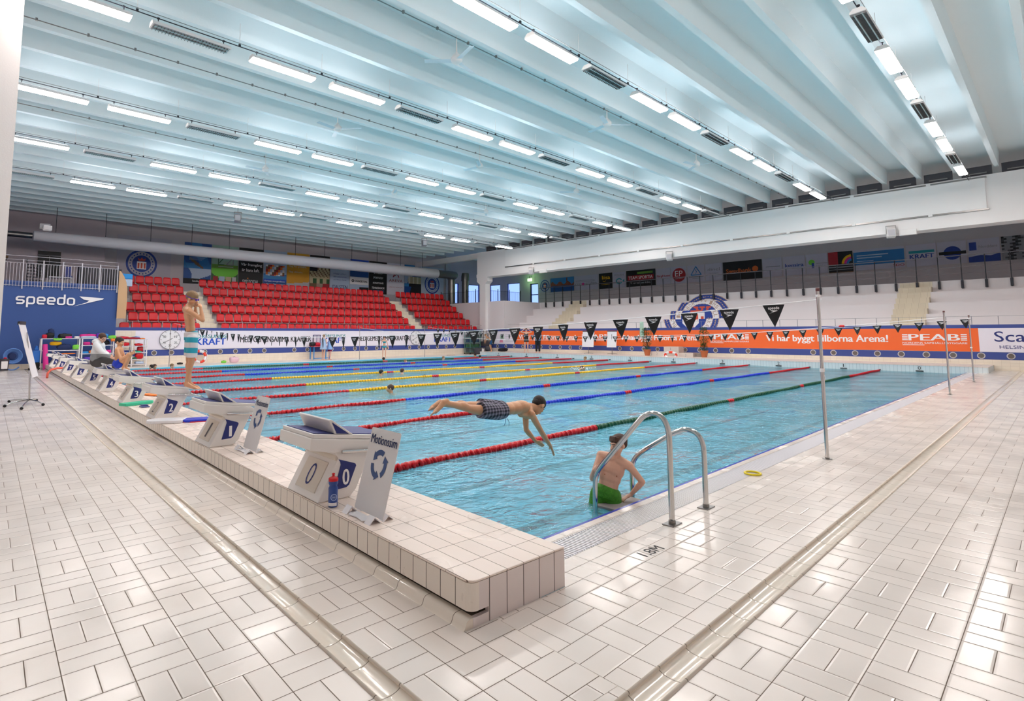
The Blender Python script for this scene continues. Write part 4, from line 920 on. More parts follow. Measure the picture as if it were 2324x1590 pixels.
t, pl, w = fb3(3.75, 2.42, 'white energy company banner with blue name on the upper far wall', BW); words(t, pl, w, [('KRAFT', .15, .42, 1.05, .24, 'crest_blue', .05)]); b = MB(); rect(b, pl, .12, .72, 1.1, .14); put(b, 'teal_bar', 'teal', t)
t, pl, w = fb3(2.4, 1.2, 'white banner with a blue disc crossed by a dark bar', BW); b = MB(); disc(b, pl, .6, .58, .36, 24); put(b, 'disc', 'crest_blue', t); b = MB(); rect(b, pl, .05, .5, 1.1, .16, .008); put(b, 'bar', 'ink', t)
t, pl, w = fb3(1.17, -.07, 'white banner with blue square emblem and blue wave', BW); b = MB(); rect(b, pl, .05, .62, .28, .42); poly(b, pl, [(0, 0), (w, 0), (w, .42), (w*.7, .3), (w*.4, .36), (0, .28)]); put(b, 'blue_parts', 'crest_blue', t); words(t, pl, w, [('Norddans', .42, .72, .7, .14, 'grey', 0)])
t, pl, w = fb3(-.1, -3.2, 'dark banner with a stormy grey photograph at the right edge', 'darkgrey', 1.2, 5.1); pic(t, pl, w, 1.2, 30, 14, lambda u, v: ('ink', 'darkgrey', 'grey')[int(3*abs(math.sin(u*17+v*9+math.sin(v*22))))%3], ['ink', 'darkgrey', 'grey'])

# ---------------------------------------------------------------- club crest painted across the far risers
CR = thing('painted_crest', 'large blue and white club crest painted across the white risers', 'crest', (29, 12.9, 1.8))
pal = ['crest_blue', 'white_print', 'crest_red', 'crest_tan']
Rw, Rh, CZ = 1.67, 1.46, 2.42
def crest_px(yy, zz):
    a, c_ = -(yy-12.9)/Rw, (zz-CZ)/Rh; r = math.hypot(a, c_)
    if r > 1: return None
    if r > .975: return 'crest_tan'
    if r > .80: return 'crest_tan' if (abs(r-.885) < .018 and int(math.degrees(math.atan2(c_, a))*.5) % 3) else 'crest_blue'
    if r > .78: return 'crest_tan'
    if r > .58: return 'white_print'
    if r > .565: return 'crest_tan'
    x, y = a, c_
    # crown
    if .22 < y < .30 and abs(x) < .22: return 'crest_red'
    if .30 <= y < .46:
        for q in (-.24, 0, .24):
            if abs(x-q*(.7+(y-.3)*2)) < (.045 if y < .40 else .09): return 'crest_red'
    # shield with towers
    if abs(x) < .30*(1 if y > -.25 else max(0, 1-(-.25-y)/.32)) and -.56 < y < .20:
        for q in (-.2, 0, .2):
            hgt = .12 if q == 0 else .02
            if abs(x-q) < .05 and -.1 < y < hgt: return 'crest_red'
        if -.14 < y < -.08 and abs(x) < .26 and int(x*30) % 2: return 'crest_red'
        if abs(x-.07) < .03 and -.38 < y < -.1 or abs(x+.07) < .03 and -.38 < y < -.1: return 'crest_red'
        if y < -.40: return 'crest_red'
        return 'white_print'
    return 'crest_blue'
for k in range(2, 6):
    z0, z1 = LZ[k-1]+(.02 if k == 2 else 0), LZ[k]; pl = Plane((LX[k]-.004, 14.7, z0), (0, -1, 0), (0, 0, 1)); b = MB()
    picture(b, pl, 3.6, z1-z0, 110, 16, lambda u, v: crest_px(14.7-3.6*u, z0+(z1-z0)*v), .0, 0, 0, pal); put(b, 'painted_strip', pal, CR)
txt = 'HELSINGBORGS SIMSÄLLSKAP'
for i, ch in enumerate(txt):
    if ch == ' ': continue
    a = R(222-264*i/(len(txt)-1)); yy = 12.9-math.cos(a)*Rw*.68; zz = CZ+math.sin(a)*Rh*.68
    k = next((q for q in range(2, 6) if LZ[q-1] <= zz < LZ[q]), None)
    if k is None: continue
    pl = Plane((LX[k]-.010, yy, zz), (0, -math.sin(a), -math.cos(a)) if True else 0, (0, -math.cos(a), math.sin(a)))
    b = MB(); fit_text(b, pl, ch, -.075, -.11, .15, .22, .0, 0); put(b, 'letter', 'crest_tan', CR)
# railings ------------------------------------------------------------------------
rl = thing('gallery_railing', 'thin dark railing along the gallery edge above the far white stand', 'railing', (31.35, 0, 3.4)); b = MB()
ys = [4.35-.82*k for k in range(1, 12)]+[4.35+.815*k for k in range(0, 30) if 4.35+.815*k < 26]
for y in ys: b2 = MB(); b2.bx(-.018, .018, y-.018, y+.018, .1, 1.63); b2.bx(-.06, .02, y-.05, y+.05, .12, .48); b2.build('post', 'dark_metal', rl)
b.bx(-.015, .015, -6, 26.2, 1.61, 1.65)
for z in (1.1, .8): b.bx(-.006, .006, -6, 26.2, z, z+.012)
b.build('top_rail', mat('rail_thin', '6e6a70', .4, .5), rl)
rl = thing('corner_railing', 'dark barred railing around the gallery corner block', 'railing', (27.4, 28.3, 3.9)); 
def bars(t, p0, p1, h, step, r, mt, posts=2.0):
    p0, p1 = Vector(p0), Vector(p1); L_ = (p1-p0).length; d = (p1-p0)/L_; b = MB(); n = int(L_/step)
    for i in range(n+1):
        q = p0+d*(L_*i/n); b.box(q+Vector((0, 0, h/2)), (r, r, h))
    b.tube([p0+Vector((0, 0, h)), p1+Vector((0, 0, h))], r*.9, 6); b.tube([p0+Vector((0, 0, .04)), p1+Vector((0, 0, .04))], r*.7, 6); b.build('bar_panel', mt, t)
    n = max(1, int(L_/posts))
    for i in range(n+1):
        q = p0+d*(L_*i/n); MB().box(q+Vector((0, 0, h/2+.03)), (.04, .04, h+.26)).build('post', mt, t)
bars(rl, (0, 0, -.1), (0, 5.2, -.1), 1.0, .11, .012, 'dark_metal', 1.0); bars(rl, (0, -.12, -.1), (3.95, -.12, -.1), 1.0, .11, .012, 'dark_metal', 1.0)
rl = thing('upper_railing', 'pale barred railing on top of the blue wall with the sport logo', 'railing', (0, YW-.05, 3.55))
bars(rl, (-3.9, 0, -.05), (3.05, 0, -.05), 1.0, .105, .014, mat('rail_pale', 'b8b4bc', .4, .4), .645)
b = MB(); b.tube([(-3.9, 0, 1.25), (3.05, 0, 1.25)], .012, 6); b.tube([(-3.9, 0, 1.08), (3.05, 0, 1.08)], .008, 6); b.build('top_rail', 'rail_pale', rl)
rl = thing('front_railing', 'thin steel railing on top of the far low wall', 'railing', (27.5, 0, 1.79)); b = MB()
for k in range(28): y = -5+.79*k*1.0; MB().bx(-.01, .01, y-.01, y+.01, 0, .34).build('post', 'grey', rl) if y < 26 else None
b.bx(-.006, .006, -5, 26, .33, .342); b.build('wire', 'grey', rl)
rl = thing('front_railing', 'thin steel railing in front of the lowest row of red seats', 'railing', (0, 28.33, 1.79)); b = MB()
for k in range(18): x = 3.8+1.3*k; MB().bx(x-.01, x+.01, -.01, .01, 0, .3).build('post', 'bracket', rl)
b.bx(3.5, 27.1, -.008, .008, .29, .305); b.build('wire', 'bracket', rl)

# ================================================================ RED SEATS
s0 = thing('stadium_seat', '', 'seat', (0, 0, 0))
def seat_parts(t, shade='seat_red'):
    b = MB(); w, h = .205, .38; P = []; n = 5
    out = [(-w, 0), (-w+.012, -.03+.0), (w-.012, -.03), (w, 0), (w, h-.05), (w-.05, h), (-w+.05, h), (-w, h-.05)]
    # dished back: front and rear skins
    vs = []; nx, nz = 6, 5
    for side in (0, 1):
        for j in range(nz+1):
            for i in range(nx+1):
                u, v = -1+2*i/nx, j/nz
                ww = w*(1-.10*max(0, v-.75)*4 if abs(u) > .9 else 1)
                z = -.02+(h+.02)*v-(.035*(abs(u)**6)*(v > .99))
                y = .035*(1-u*u)*1.0+.05*v+(.022 if side else 0); vs.append((u*ww, y, z))
    b = MB(); m_ = (nx+1)*(nz+1)
    b.add(vs, [(j*(nx+1)+i, j*(nx+1)+i+1, (j+1)*(nx+1)+i+1, (j+1)*(nx+1)+i) for j in range(nz) for i in range(nx)]+[(m_+j*(nx+1)+i, m_+(j+1)*(nx+1)+i, m_+(j+1)*(nx+1)+i+1, m_+j*(nx+1)+i+1) for j in range(nz) for i in range(nx)]
      + [(i, m_+i, m_+i+1, i+1) for i in range(nx)]+[(nz*(nx+1)+i, nz*(nx+1)+i+1, m_+nz*(nx+1)+i+1, m_+nz*(nx+1)+i) for i in range(nx)]
      + [(j*(nx+1), (j+1)*(nx+1), m_+(j+1)*(nx+1), m_+j*(nx+1)) for j in range(nz)]+[(j*(nx+1)+nx, m_+j*(nx+1)+nx, m_+(j+1)*(nx+1)+nx, (j+1)*(nx+1)+nx) for j in range(nz)])
    b.xf(Matrix.Translation((0, 0, .42))); b.build('seat_back', shade, t, smooth=True)
    b = MB(); b.prism([(-.30, .36), (-.31, .30), (-.28, .285), (.02, .345), (.05, .41), (.02, .39)], -.17, .17, 'X')
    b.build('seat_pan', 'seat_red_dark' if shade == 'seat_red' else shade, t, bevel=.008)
    for x in (-.225, .225):
        MB().prism([(-.02, 0), (.05, 0), (.06, .42), (.10, .62), (.08, .62), (.03, .44), (-.02, .40)], x-.012, x+.012, 'X').build('bracket', 'bracket', t)
# prism along X takes (y, z)
seat_parts(s0)
BLK = [('left', None), ('middle', (8.12, 28, .4685)), ('right', (22.32, 10, .488))]
left_rows = [[3.38]+[3.88+.455*i for i in range(7)], [3.9+.455*i for i in range(7)], [3.9+.455*i for i in range(7)], [4.36+.455*i for i in range(6)], [4.36+.455*i for i in range(6)], [4.36+.455*i for i in range(6)]]
first = True
rn = ['lowest row', 'second row up', 'third row up', 'fourth row up', 'fifth row up', 'topmost row']
for bn, cfg in BLK:
    for k in range(6):
        xs = left_rows[k] if cfg is None else [cfg[0]+cfg[2]*i for i in range(cfg[1])]
        for i, x in enumerate(xs):
            o = s0 if first else dup(s0); first = False
            o.location = (x+.205, [28.9, 29.7, 30.48, 31.27, 32.06, 32.85][k]+.0, LZ[k]); o['label'] = 'red stadium seat in the %s, %s block, %s from the left' % (rn[k], bn, ORD[i]); o['group'] = 'red seats of the left stand'
# ================================================================ STARTING BLOCKS
def block(k):
    t = thing('starting_block', '', 'starting block')
    W2 = .273
    b = MB(); b.prism([(-.715, 0), (-.455, 0), (-.40, .05), (-.30, .26), (-.26, .34), (-.26, .40), (-.775, .46), (-.785, .385), (-.60, .36), (-.552, .30)], -W2, W2, 'Y'); b.build('body', 'block_white', t, bevel=.008)
    b = MB(); b.prism([(-.785, .385), (-.60, .345), (-.28, .325), (-.245, .335), (-.235, .36), (-.24, .385), (-.27, .405), (-.78, .472)], -W2-.012, W2+.012, 'Y'); b.build('top_box', 'block_white', t, bevel=.006)
    b = MB(); b.prism([(-.765, .470), (-.765, .500), (-.10, .420), (-.075, .405), (-.075, .385), (-.11, .388)], -W2-.002, W2+.002, 'Y'); b.build('top_plate', 'block_white', t, bevel=.005)
    b = MB(); b.prism([(-.745, .4985), (-.745, .503), (-.105, .4255), (-.105, .421)], -W2+.03, W2-.03, 'Y'); b.build('blue_mat', 'navy', t)
    # slanted foot rest with blue cheeks
    b = MB(); b.prism([(-.585, .481), (-.635, .585), (-.625, .592), (-.612, .588), (-.43, .462), (-.445, .463)], -W2+.004, W2-.004, 'Y')
    b.build('foot_rest', 'block_white', t, bevel=.004)
    for s in (-1, 1):
        b = MB(); y = s*(W2-.003); q = [(-.572, .484), (-.612, .570), (-.468, .470)]; b.prism(q, y-.003*(s < 0), y+.003*(s > 0)+.0005, 'Y'); b.build('blue_cheek', 'navy', t)
    # number plate on the slanted front
    n = unit((-.296, 0, .163)); up = unit((.163, 0, .296)); pl = Plane(Vector((-.690, 0, .045)), (0, -1, 0), up); pl.n = n
    b = MB(); w, h = .34, .235; vs = [pl.p(x, y, d) for d in (-.01, .008) for x, y in ((-w/2, 0), (w/2, 0), (w/2, h), (-w/2, h))]
    b.add(vs, [(0, 1, 2, 3), (4, 5, 6, 7), (0, 1, 5, 4), (1, 2, 6, 5), (2, 3, 7, 6), (3, 0, 4, 7)]); np_ = b.build('number_plate', 'block_beige', t, bevel=.003)
    b = MB(); nw = .10 if k != 1 else .05; fit_text(b, pl, str(k), -nw/2, .035, nw, .165, .010, -.012); b.build('lettering', 'eye_dark' if k else 'navy', np_)
    b = MB(); b.frust((-.556, -W2+.01, .300), (-.556, W2-.01, .300), .022, .022, 14); b.build('front_ledge', 'block_beige', t, auto=40)
    for s in (-1, 1):
        pl = Plane((-.575, s*(W2+.0015), .075), (-s*-1., 0, 0) if s < 0 else (-1, 0, 0), (0, 0, 1)); sg = 1 if s < 0 else -1
        pl = Plane((0, s*(W2+.002), 0), (sg, 0, 0), (0, 0, 1)); X = lambda x: x*sg
        b = MB(); poly(b, pl, [(X(-.585), .072), (X(-.485), .078), (X(-.462), .092), (X(-.405), .225), (X(-.41), .240), (X(-.425), .248), (X(-.555), .292), (X(-.54), .27), (X(-.536), .25)], .001); o = b.build('lane_panel', 'navy', t)
        b = MB(); nw = .058 if k != 1 else .03; fit_text(b, pl, str(k), (X(-.492)-nw/2), .098, nw, .115, .003, .03); b.build('lettering', 'white_print', o)
        b = MB(); y = s*(W2+.035); b.tube([(-.545, y, .350), (-.20, y, .322), (-.10, y, .300), (-.085, y*.9, .298)], .0125, 10); b.build('grab_bar', 'steel', t, auto=50)
        MB().box((-.30, s*(W2+.018), .332), (.03, .035, .014)).build('bar_bracket', 'steel', t)
    b = MB(); b.tube([(-.095, -W2-.03, .30), (-.05, -W2+.02, .27), (-.05, W2-.02, .27), (-.095, W2+.03, .30)], .0125, 8); b.build('backstroke_bar', 'steel', t, auto=50)
    return t
BY = [1.71, 4.36, 7.02, 9.55, 12.27, 14.85, 17.51, 20.2, 22.8, 25.24]
words_n = ['zero', 'one', 'two', 'three', 'four', 'five', 'six', 'seven', 'eight', 'nine']
for k in range(10):
    o = block(k); o.location = Lw(0, BY[k]+.273, Z0); o.rotation_euler = (0, 0, -TH)
    o['label'] = 'white starting block with a blue side panel showing the number %s' % words_n[k]; o['group'] = 'numbered starting blocks'
# ---------------------------------------------------------------- fold-up signs
def sign(lb, x, y):
    t = thing('floor_sign', lb, 'sign', Lw(x, y, Z0), -TH, group='white direction signs')
    tilt = R(14.5); up = (math.sin(tilt), 0, math.cos(tilt)); pl = Plane((0, 0, .012), (0, -1, 0), up); w, h, r = .375, .56, .012
    b = MB(); P = [(-w/2, 0), (w/2, 0)]+[(w/2-r+r*math.cos(R(a)), h-r+r*math.sin(R(a))) for a in (0, 30, 60, 90)]+[(-w/2+r-r*math.cos(R(a)), h-r+r*math.sin(R(a))) for a in (90, 60, 30, 0)]
    n = len(P); vs = [pl.p(x_, y_, d) for d in (0, -.004) for x_, y_ in P]; b.add(vs, [tuple(range(n)), tuple(range(2*n-1, n-1, -1))]+[(i, (i+1) % n, n+(i+1) % n, n+i) for i in range(n)]); board = b.build('board', 'sign_white', t)
    b = MB(); fit_text(b, pl, 'Motionssim', -.165, .455, .335, .062, .002, .025); b.build('lettering', 'navy_cloth', board)
    for a0 in (125, 245, 365):     # three curved arrows chasing each other anticlockwise
        b = MB(); ro, ri, cu, cv = .098, .062, 0.0, .325; n = 8
        vs = [pl.p(cu+math.cos(R(a0-62+72*i/n))*q, cv+math.sin(R(a0-62+72*i/n))*q, .002) for i in range(n+1) for q in (ri, ro)]
        b.add(vs, [(2*i, 2*i+1, 2*i+3, 2*i+2) for i in range(n)])
        e = a0+10; b.add([pl.p(cu+math.cos(R(a))*q, cv+math.sin(R(a))*q, .002) for a, q in ((e, .045), (e, .115), (e+34, .083))], [(0, 1, 2)])
        b.build('arrow', 'mark_blue', board)
    for yy in (-.15, .15):         # folded feet
        b = MB(); b.prism([(-.10, 0), (-.06, .045), (-.055, .045), (-.01, 0), (-.016, 0), (-.057, .038), (-.094, 0)], yy-.035-.0, yy+.035, 'Y')
        b.prism([(.01, 0), (.05, .035), (.09, 0), (.084, 0), (.05, .028), (.016, 0)], yy-.03, yy+.03, 'Y'); b.build('foot', 'plastic_white', t)
    b = MB(); b.prism([(-.06, -.13), (-.02, -.13), (-.02, .13), (-.06, .13), (-.10, .09), (-.085, 0), (-.10, -.09)], .004, .010, 'Z'); b.build('base_plate', 'plastic_white', t)
    return t
sign('white direction sign with blue turning arrows on the platform nearest the camera', -.575, 1.235)
sign('white direction sign with blue turning arrows beside starting block one', -.43, 3.93)
# ---------------------------------------------------------------- bottle
t = thing('sports_bottle', 'blue sports bottle with red cap standing beside starting block zero', 'bottle', (-.596, 1.60, Z0))
b = MB(); b.lathe([(.030, .002), (.034, .008), (.034, .06), (.033, .10), (.034, .125), (.0335, .133), (.028, .142), (.028, .152), (.0335, .162), (.0335, .182)], n=28); b.build('body', 'bottle_blue', t, auto=50)
b = MB(); b.lathe([(.0345, .18), (.0345, .198), (.03, .203), (.018, .208), (.010, .212), (.008, .222), (.011, .224), (.011, .232), (.006, .234)], n=28); b.build('cap', 'red_plastic', t, auto=50)
b = MB(); n = 12
for z0_, z1_ in ((.012, .034),): b.add([(math.cos(R(a))*.0346, math.sin(R(a))*.0346, z) for a in np.linspace(170, 290, n+1) for z in (z0_, z1_)], [(2*i, 2*i+1, 2*i+3, 2*i+2) for i in range(n)])
b.build('label_band', 'plastic_white', t)
b = MB(); r_ = .0347
def cyl_ring(b, a0, zc, r0, r1, n=28):
    vs = []
    for i in range(n+1):
        a = 2*PI*i/n
        for q in (r0, r1):
            th = R(a0)+math.cos(a)*q/r_; vs.append((math.cos(th)*r_, math.sin(th)*r_, zc+math.sin(a)*q))
    b.add(vs, [(2*i, 2*i+1, 2*i+3, 2*i+2) for i in range(n)])
cyl_ring(b, 250, .072, .018, .024); cyl_ring(b, 250, .072, .010, .012); 
for dx in (-.005, .005): cyl_ring(b, 250+dx*1500, .072, 0.0005, .0035)
b.build('crest_print', mat('print_pale', '9fb2dc', .4), t)
# ---------------------------------------------------------------- lane ropes
Y5 = [3.12, 5.69, 8.27, 10.89, 13.36, 16.23, 18.80, 21.34, 23.80]
X5 = [4.9, 4.95, 5.0, 5.12, 5.16, 5.38, 5.49, 5.56, 5.62]; X10 = [10.1, 10.1, 10., 10., 10.08, 10.1, 10.16, 10.31, 10.4]; X20 = [20.1, 20.0, 19.95, 19.9, 19.9, 19.9, 19.9, 19.9, 19.9]
MC = ['green', 'blue', 'blue', 'yellow', 'yellow', 'yellow', 'blue', 'blue', 'green']
for k in range(9):
    yf = 3.194+2.516*k; sl = (yf-Y5[k])/(24.9-X5[k]); yat = lambda x: Y5[k]+sl*(x-X5[k])
    xa = Lw(.05, yat(0)).x
    t = thing('lane_rope', '%s and red lane rope floating between lane %s and lane %s' % (MC[k], words_n[k], words_n[k+1]), 'lane rope', (xa, yat(xa), -.035), group='floating lane ropes')
    near = k < 3; ns = 12 if near else 8; pitch = .1
    segs = [(xa+.15, X5[k], 'red'), (X5[k], X10[k]-.15, MC[k]), (X10[k]-.15, X10[k]+.15, 'red'), (X10[k]+.15, 14.85, MC[k]), (14.85, 15.15, 'red'), (15.15, X20[k], MC[k]), (X20[k], 24.75, 'red')]
    for i, (a0, a1, c_) in enumerate(segs):
        b = MB(); n = max(1, int((a1-a0)/pitch)); dx = (a1-a0)/n
        for j in range(n):
            x0 = a0+j*dx; c0 = Vector((x0-xa, yat(x0)-yat(xa), math.sin(x0*1.7+k)*.006))
            # each float: a lobed disc with slanted rims
            prof = [(.022, 0), (.047, .10), (.053, .22), (.050, .40), (.034, .55), (.034, .66), (.051, .80), (.030, .97)] if near else [(.034, 0), (.052, .2), (.052, .6), (.034, .85)]
            ph = rng.uniform(0, PI); vs = []; m_ = len(prof)
            for r0_, h_ in prof:
                for q in range(ns):
                    a = 2*PI*q/ns+ph; tw = .012*math.cos(a*2-ph) if near else 0; rr = r0_*(1+.06*math.cos(3*a)); vs.append(c0+Vector((h_*dx+tw, rr*math.cos(a), rr*math.sin(a))))
            b.add(vs, [(p*ns+q, p*ns+(q+1) % ns, (p+1)*ns+(q+1) % ns, (p+1)*ns+q) for p in range(m_-1) for q in range(ns)])
        tag(b.build('float_section', c_+'_plastic', t, smooth=True), '%s float discs' % c_)
    b = MB(); b.tube([(0, 0, 0), (24.95-xa, yat(24.95)-yat(xa), 0)], .006, 6); b.build('steel_cable', 'steel_dull', t)
    MB().bx(24.85-xa, 24.99-xa, yf-yat(xa)-.02, yf-yat(xa)+.02, .01, .045).build('wall_anchor', 'dark_metal', t)
# ---------------------------------------------------------------- posts and pennant lines
def post(lb, x, y, h=1.95, r=.02, wrap=True):
    t = thing('flag_post', lb, 'post', (x, y, 0), group='thin steel posts around the pool')
    b = MB(); b.lathe([(r, 0), (r, h*.55), (r*.9, h*.56), (r*.9, h)], n=16); b.build('pole', 'steel', t, auto=50)
    b = MB(); b.lathe([(.05, 0), (.05, .006), (r+.004, .008), (r+.004, .02)], n=16); b.build('base_plate', 'steel_dull', t, auto=50)
    b = MB(); b.lathe([(r+.002, h-.0), (r+.002, h+.035), (.01, h+.04)], n=14); b.build('top_cap', mat('cap_brown', '6b3d3c', .5), t, auto=50)
    if wrap:
        b = MB(); b.lathe([(r+.006, 1.0), (r+.009, 1.02), (r+.006, 1.04)], n=12); b.tube([(r, 0, 1.0), (r+.02, -.02, .93), (r+.005, .0, .86)], .004, 6); b.lathe([(r+.005, h-.07), (r+.007, h-.05), (r+.005, h-.04)], n=12); b.build('cord_wrap', 'white_print', t)
    return t
post('steel post on the right deck nearest the camera', 4.858, -.077); post('steel post on the right deck, second from the camera', 14.818, -.077, wrap=False); post('steel post on the right deck, farthest from the camera', 19.808, -.077)
post('steel post in front of the left wall near the children with towels', 14.91, 26.05, r=.016, wrap=False); post('steel post in front of the left wall near the right pace clock', 19.73, 26.05, r=.016, wrap=False)
post('steel post behind the boy standing on the starting block', 4.9, 26.2, r=.016, wrap=False)
pen = MB(); nx, nz = 6, 7; vs = []
for j in range(nz+1):
    for i in range(nx+1):
        v = j/nz; u = (i/nx-.5)*.25*(1-v)*(1+.0); vs.append((.012*math.sin(v*3+i*.6), u, -.285*v-.004))
pen.add(vs, [(j*(nx+1)+i, j*(nx+1)+i+1, (j+1)*(nx+1)+i+1, (j+1)*(nx+1)+i) for j in range(nz) for i in range(nx)])
penme = pen.mesh('pennant', 'black', True)
lg = MB(); pl = Plane((-.016, .0, 0), (0, -1, 0), (0, 0, 1)); speedo(lg, pl, -.062, -.062, .13, .026, .0); swoosh(lg, pl, -.055, -.115, .10, .042, .0); lgme = lg.mesh('logo', 'white_print')
def pennants(lb, x, ys, zf, skew):
    t = thing('pennant_line', lb, 'pennants', (x, ys[0], 0), group='black pennant lines across the pool')
    P = [(0, y-ys[0], zf(y)) for y in np.linspace(-.08, 26.05, 60)]
    b = MB(); b.tube(P, .006, 5); b.build('cord', 'white_print', t)
    for i, y in enumerate(ys):
        o = bpy.data.objects.new('pennant', penme); C.objects.link(o); o.parent = t; o.location = (0, y-ys[0], zf(y)-.003)
        tw = rng.uniform(-.35, .35) if y < 8 else rng.uniform(-1.1, 1.1); o.rotation_euler = (rng.uniform(-.03, .03), rng.uniform(-.1, .1), tw*skew)
        o.scale = (1, 1, 1)
        q = bpy.data.objects.new('logo', lgme); C.objects.link(q); q.parent = o
pennants('near line of black pennants with white logo over lane ends by the blocks', 5., [.465+.5555*i for i in range(46)], lambda y: 1.366+.0028*(13.2-y)**2 if y < 13.2 else 1.366+.0036*(y-13.2)**2, .6)
pennants('far line of black pennants with white logo hung across the pool', 20., [.02+.5*0+.556*i+.01 for i in range(46)], lambda y: 1.328+.0030*(13.6-y)**2 if y < 13.6 else 1.328+.0036*(y-13.6)**2, .5)
b = MB(); zf = lambda y: 1.20+.0037*(13-y)**2; b.tube([(14.9, y, zf(y)) for y in np.linspace(-.07, 26, 50)], .007, 5); t = thing('false_start_rope', 'thin white rope with one red float stretched across the middle of the pool', 'rope'); b.build('cord', 'white_print', t)
MB().lathe([(.01, -.07), (.035, -.04), (.035, .04), (.01, .07)], (14.9, 2.06, zf(2.06)), 12, 'Y').build('float', 'red_plastic', t)
# ---------------------------------------------------------------- pool ladder rails
t = thing('pool_ladder', 'polished steel ladder with two curved hand rails at the pool edge', 'ladder', (1.5, .1, 0))
def arc(x, pts):  # smooth path by Catmull-Rom
    P = [Vector((x, *p))-t.location for p in pts]; P = [P[0]*2-P[1]]+P+[P[-1]*2-P[-2]]; out = []
    for i in range(1, len(P)-2):
        for s in np.linspace(0, 1, 7)[:-1]:
            a, b_, c_, d_ = P[i-1:i+3]; out.append(.5*((2*b_)+(c_-a)*s+(2*a-5*b_+4*c_-d_)*s*s+(3*b_-a-3*c_+d_)*s**3))
    return out+[P[-2]]
def rail(x, pts, nm='hand_rail'):
    b = MB(); b.tube(arc(x, pts), .0215, 16); b.build(nm, 'steel', t, smooth=True)
    b = MB(); b.lathe([(.026, .03), (.026, 0), (.045, 0), (.045, .004)], (x-t.location.x, pts[0][0]-t.location.y, 0), 16); MB_ = b; b.box((x-t.location.x, pts[0][0]-t.location.y, .004), (.14, .09, .008)); b.build('base_plate', 'steel_dull', t)
rail(1.451, [(.088, 0), (.088, .3), (.088, .60), (.095, .70), (.125, .775), (.18, .815), (.245, .815), (.305, .785), (.35, .74), (.5, .57), (.62, .435), (.715, .325), (.755, .265), (.775, .20), (.780, .05), (.780, -.3), (.780, -.9)])
rail(2.044, [(.090, 0), (.090, .2), (.090, .42), (.097, .51), (.125, .575), (.18, .615), (.25, .622), (.31, .60), (.4, .55), (.6, .42), (.70, .345), (.75, .285), (.772, .22), (.78, .05), (.78, -.3), (.78, -.9)])
b = MB(); b.bx(.06, .50, .49, .76, -.060, -.043); b.bx(.06, .5, .49, .51, -.1, -.043); b.build('step', mat('step_grey', '8b8280', .6), t)
for z in (-.4, -.75): MB().bx(-.04, .54, .60, .70, z, z+.03).build('step', 'plastic_white', t)
b = MB(); b.frust((-.04, .68, -.1), (-.04, .49, -.1), .014, .014, 8); b.frust((.54, .68, -.1), (.54, .49, -.1), .014, .014, 8); b.build('wall_bracket', 'steel', t)
tag(MB().tube([(3.493+.075*math.cos(a), .247+.075*math.sin(a), .012) for a in np.linspace(0, 2*PI, 37)[:-1]], .0105, 8, closed=True).build('dive_ring', 'yellow_ring', smooth=True), 'yellow plastic dive ring lying on the right deck', 'ring')
# depth mark on a tile
t = thing('depth_mark', 'black depth marking reading 1.8M printed on a deck tile', 'marking', (.85, -.07, .001)); pl = Plane((.745, -.025, .0015), unit((.21, -.04, 0)), unit((.04, .21, 0)))
pl = Plane((.735, -.105, .0015), (1, -.06, 0), (.06, 1, 0)); text_on(t, pl, '1.8M', .0, .0, .215, .085, 'ink', d=0, bold=.0)

# ================================================================ THINGS ON THE PLATFORM
def board(lb, c, w, h, rz, mt, th=.03, cat='kickboard', shape='box'):
    t = thing('kickboard', lb, cat, (c[0], c[1], Z0), rz, group='kickboards on the platform'); P = []
    n = 10
    P = [(-w/2, -h/2), (w/2, -h/2), (w/2, h*.2)]+[(w/2*math.cos(R(a)), h*.2+h*.3*math.sin(R(a))) for a in range(18, 163, 18)]+[(-w/2, h*.2)]
    b = MB(); b.prism(P, .002, th, 'Z'); b.build('foam', mt, t, bevel=.008); return t
board('white foam kickboard lying between starting blocks one and two', (-.36, 6.66), .30, .48, R(60), 'plastic_white', .045)
t = board('blue foam kickboard with a red edge lying beside starting block one', (.03, 6.50), .28, .44, R(75), 'blue_plastic', .035)
b = MB(); b.prism([(-.145, -.225), (.145, -.225), (.145, .1), (.08, .2), (-.08, .2), (-.145, .1)], .0, .012, 'Z'); b.build('red_underside', 'red_plastic', t)
board('mint green foam float lying between starting blocks two and three', (-.14, 9.2), .20, .55, R(-70), mat('mint', '38b890', .6), .05)
board('red float lying behind starting block three', (.45, 10.7), .20, .5, R(20), 'orange', .03)
t = thing('hand_paddles', 'small dark blue hand paddles beside the mint green float', 'paddles', (-.14, 8.75, Z0)); MB().box((0, 0, .008), (.12, .2, .01)).build('paddle', 'navy', t); MB().box((.02, .12, .02), (.1, .16, .01)).build('paddle', 'navy', t)
t = thing('pool_noodle', 'bent red foam noodle hanging over the platform edge near block eight', 'pool noodle', (0, 0, 0))
b = MB(); q = Lw(-.62, 21.9); b.tube([(q.x-.42, q.y-.6, .02), (q.x-.40, q.y-.5, .16), (q.x-.30, q.y-.35, .27), (q.x-.1, q.y-.1, .30), (q.x+.2, q.y+.2, .28), (q.x+.5, q.y+.5, .26)], .035, 10); b.build('foam', mat('coral', 'e0604c', .6), t, smooth=True)
t = thing('goggles', 'small blue swim goggles lying beside starting block seven', 'goggles', Lw(-.5, 19.3, Z0)); MB().ell((0, 0, .02), (.05, .03, .02)).ell((.03, .08, .02), (.05, .03, .02)).build('lens', 'sky_blue', t, smooth=True)

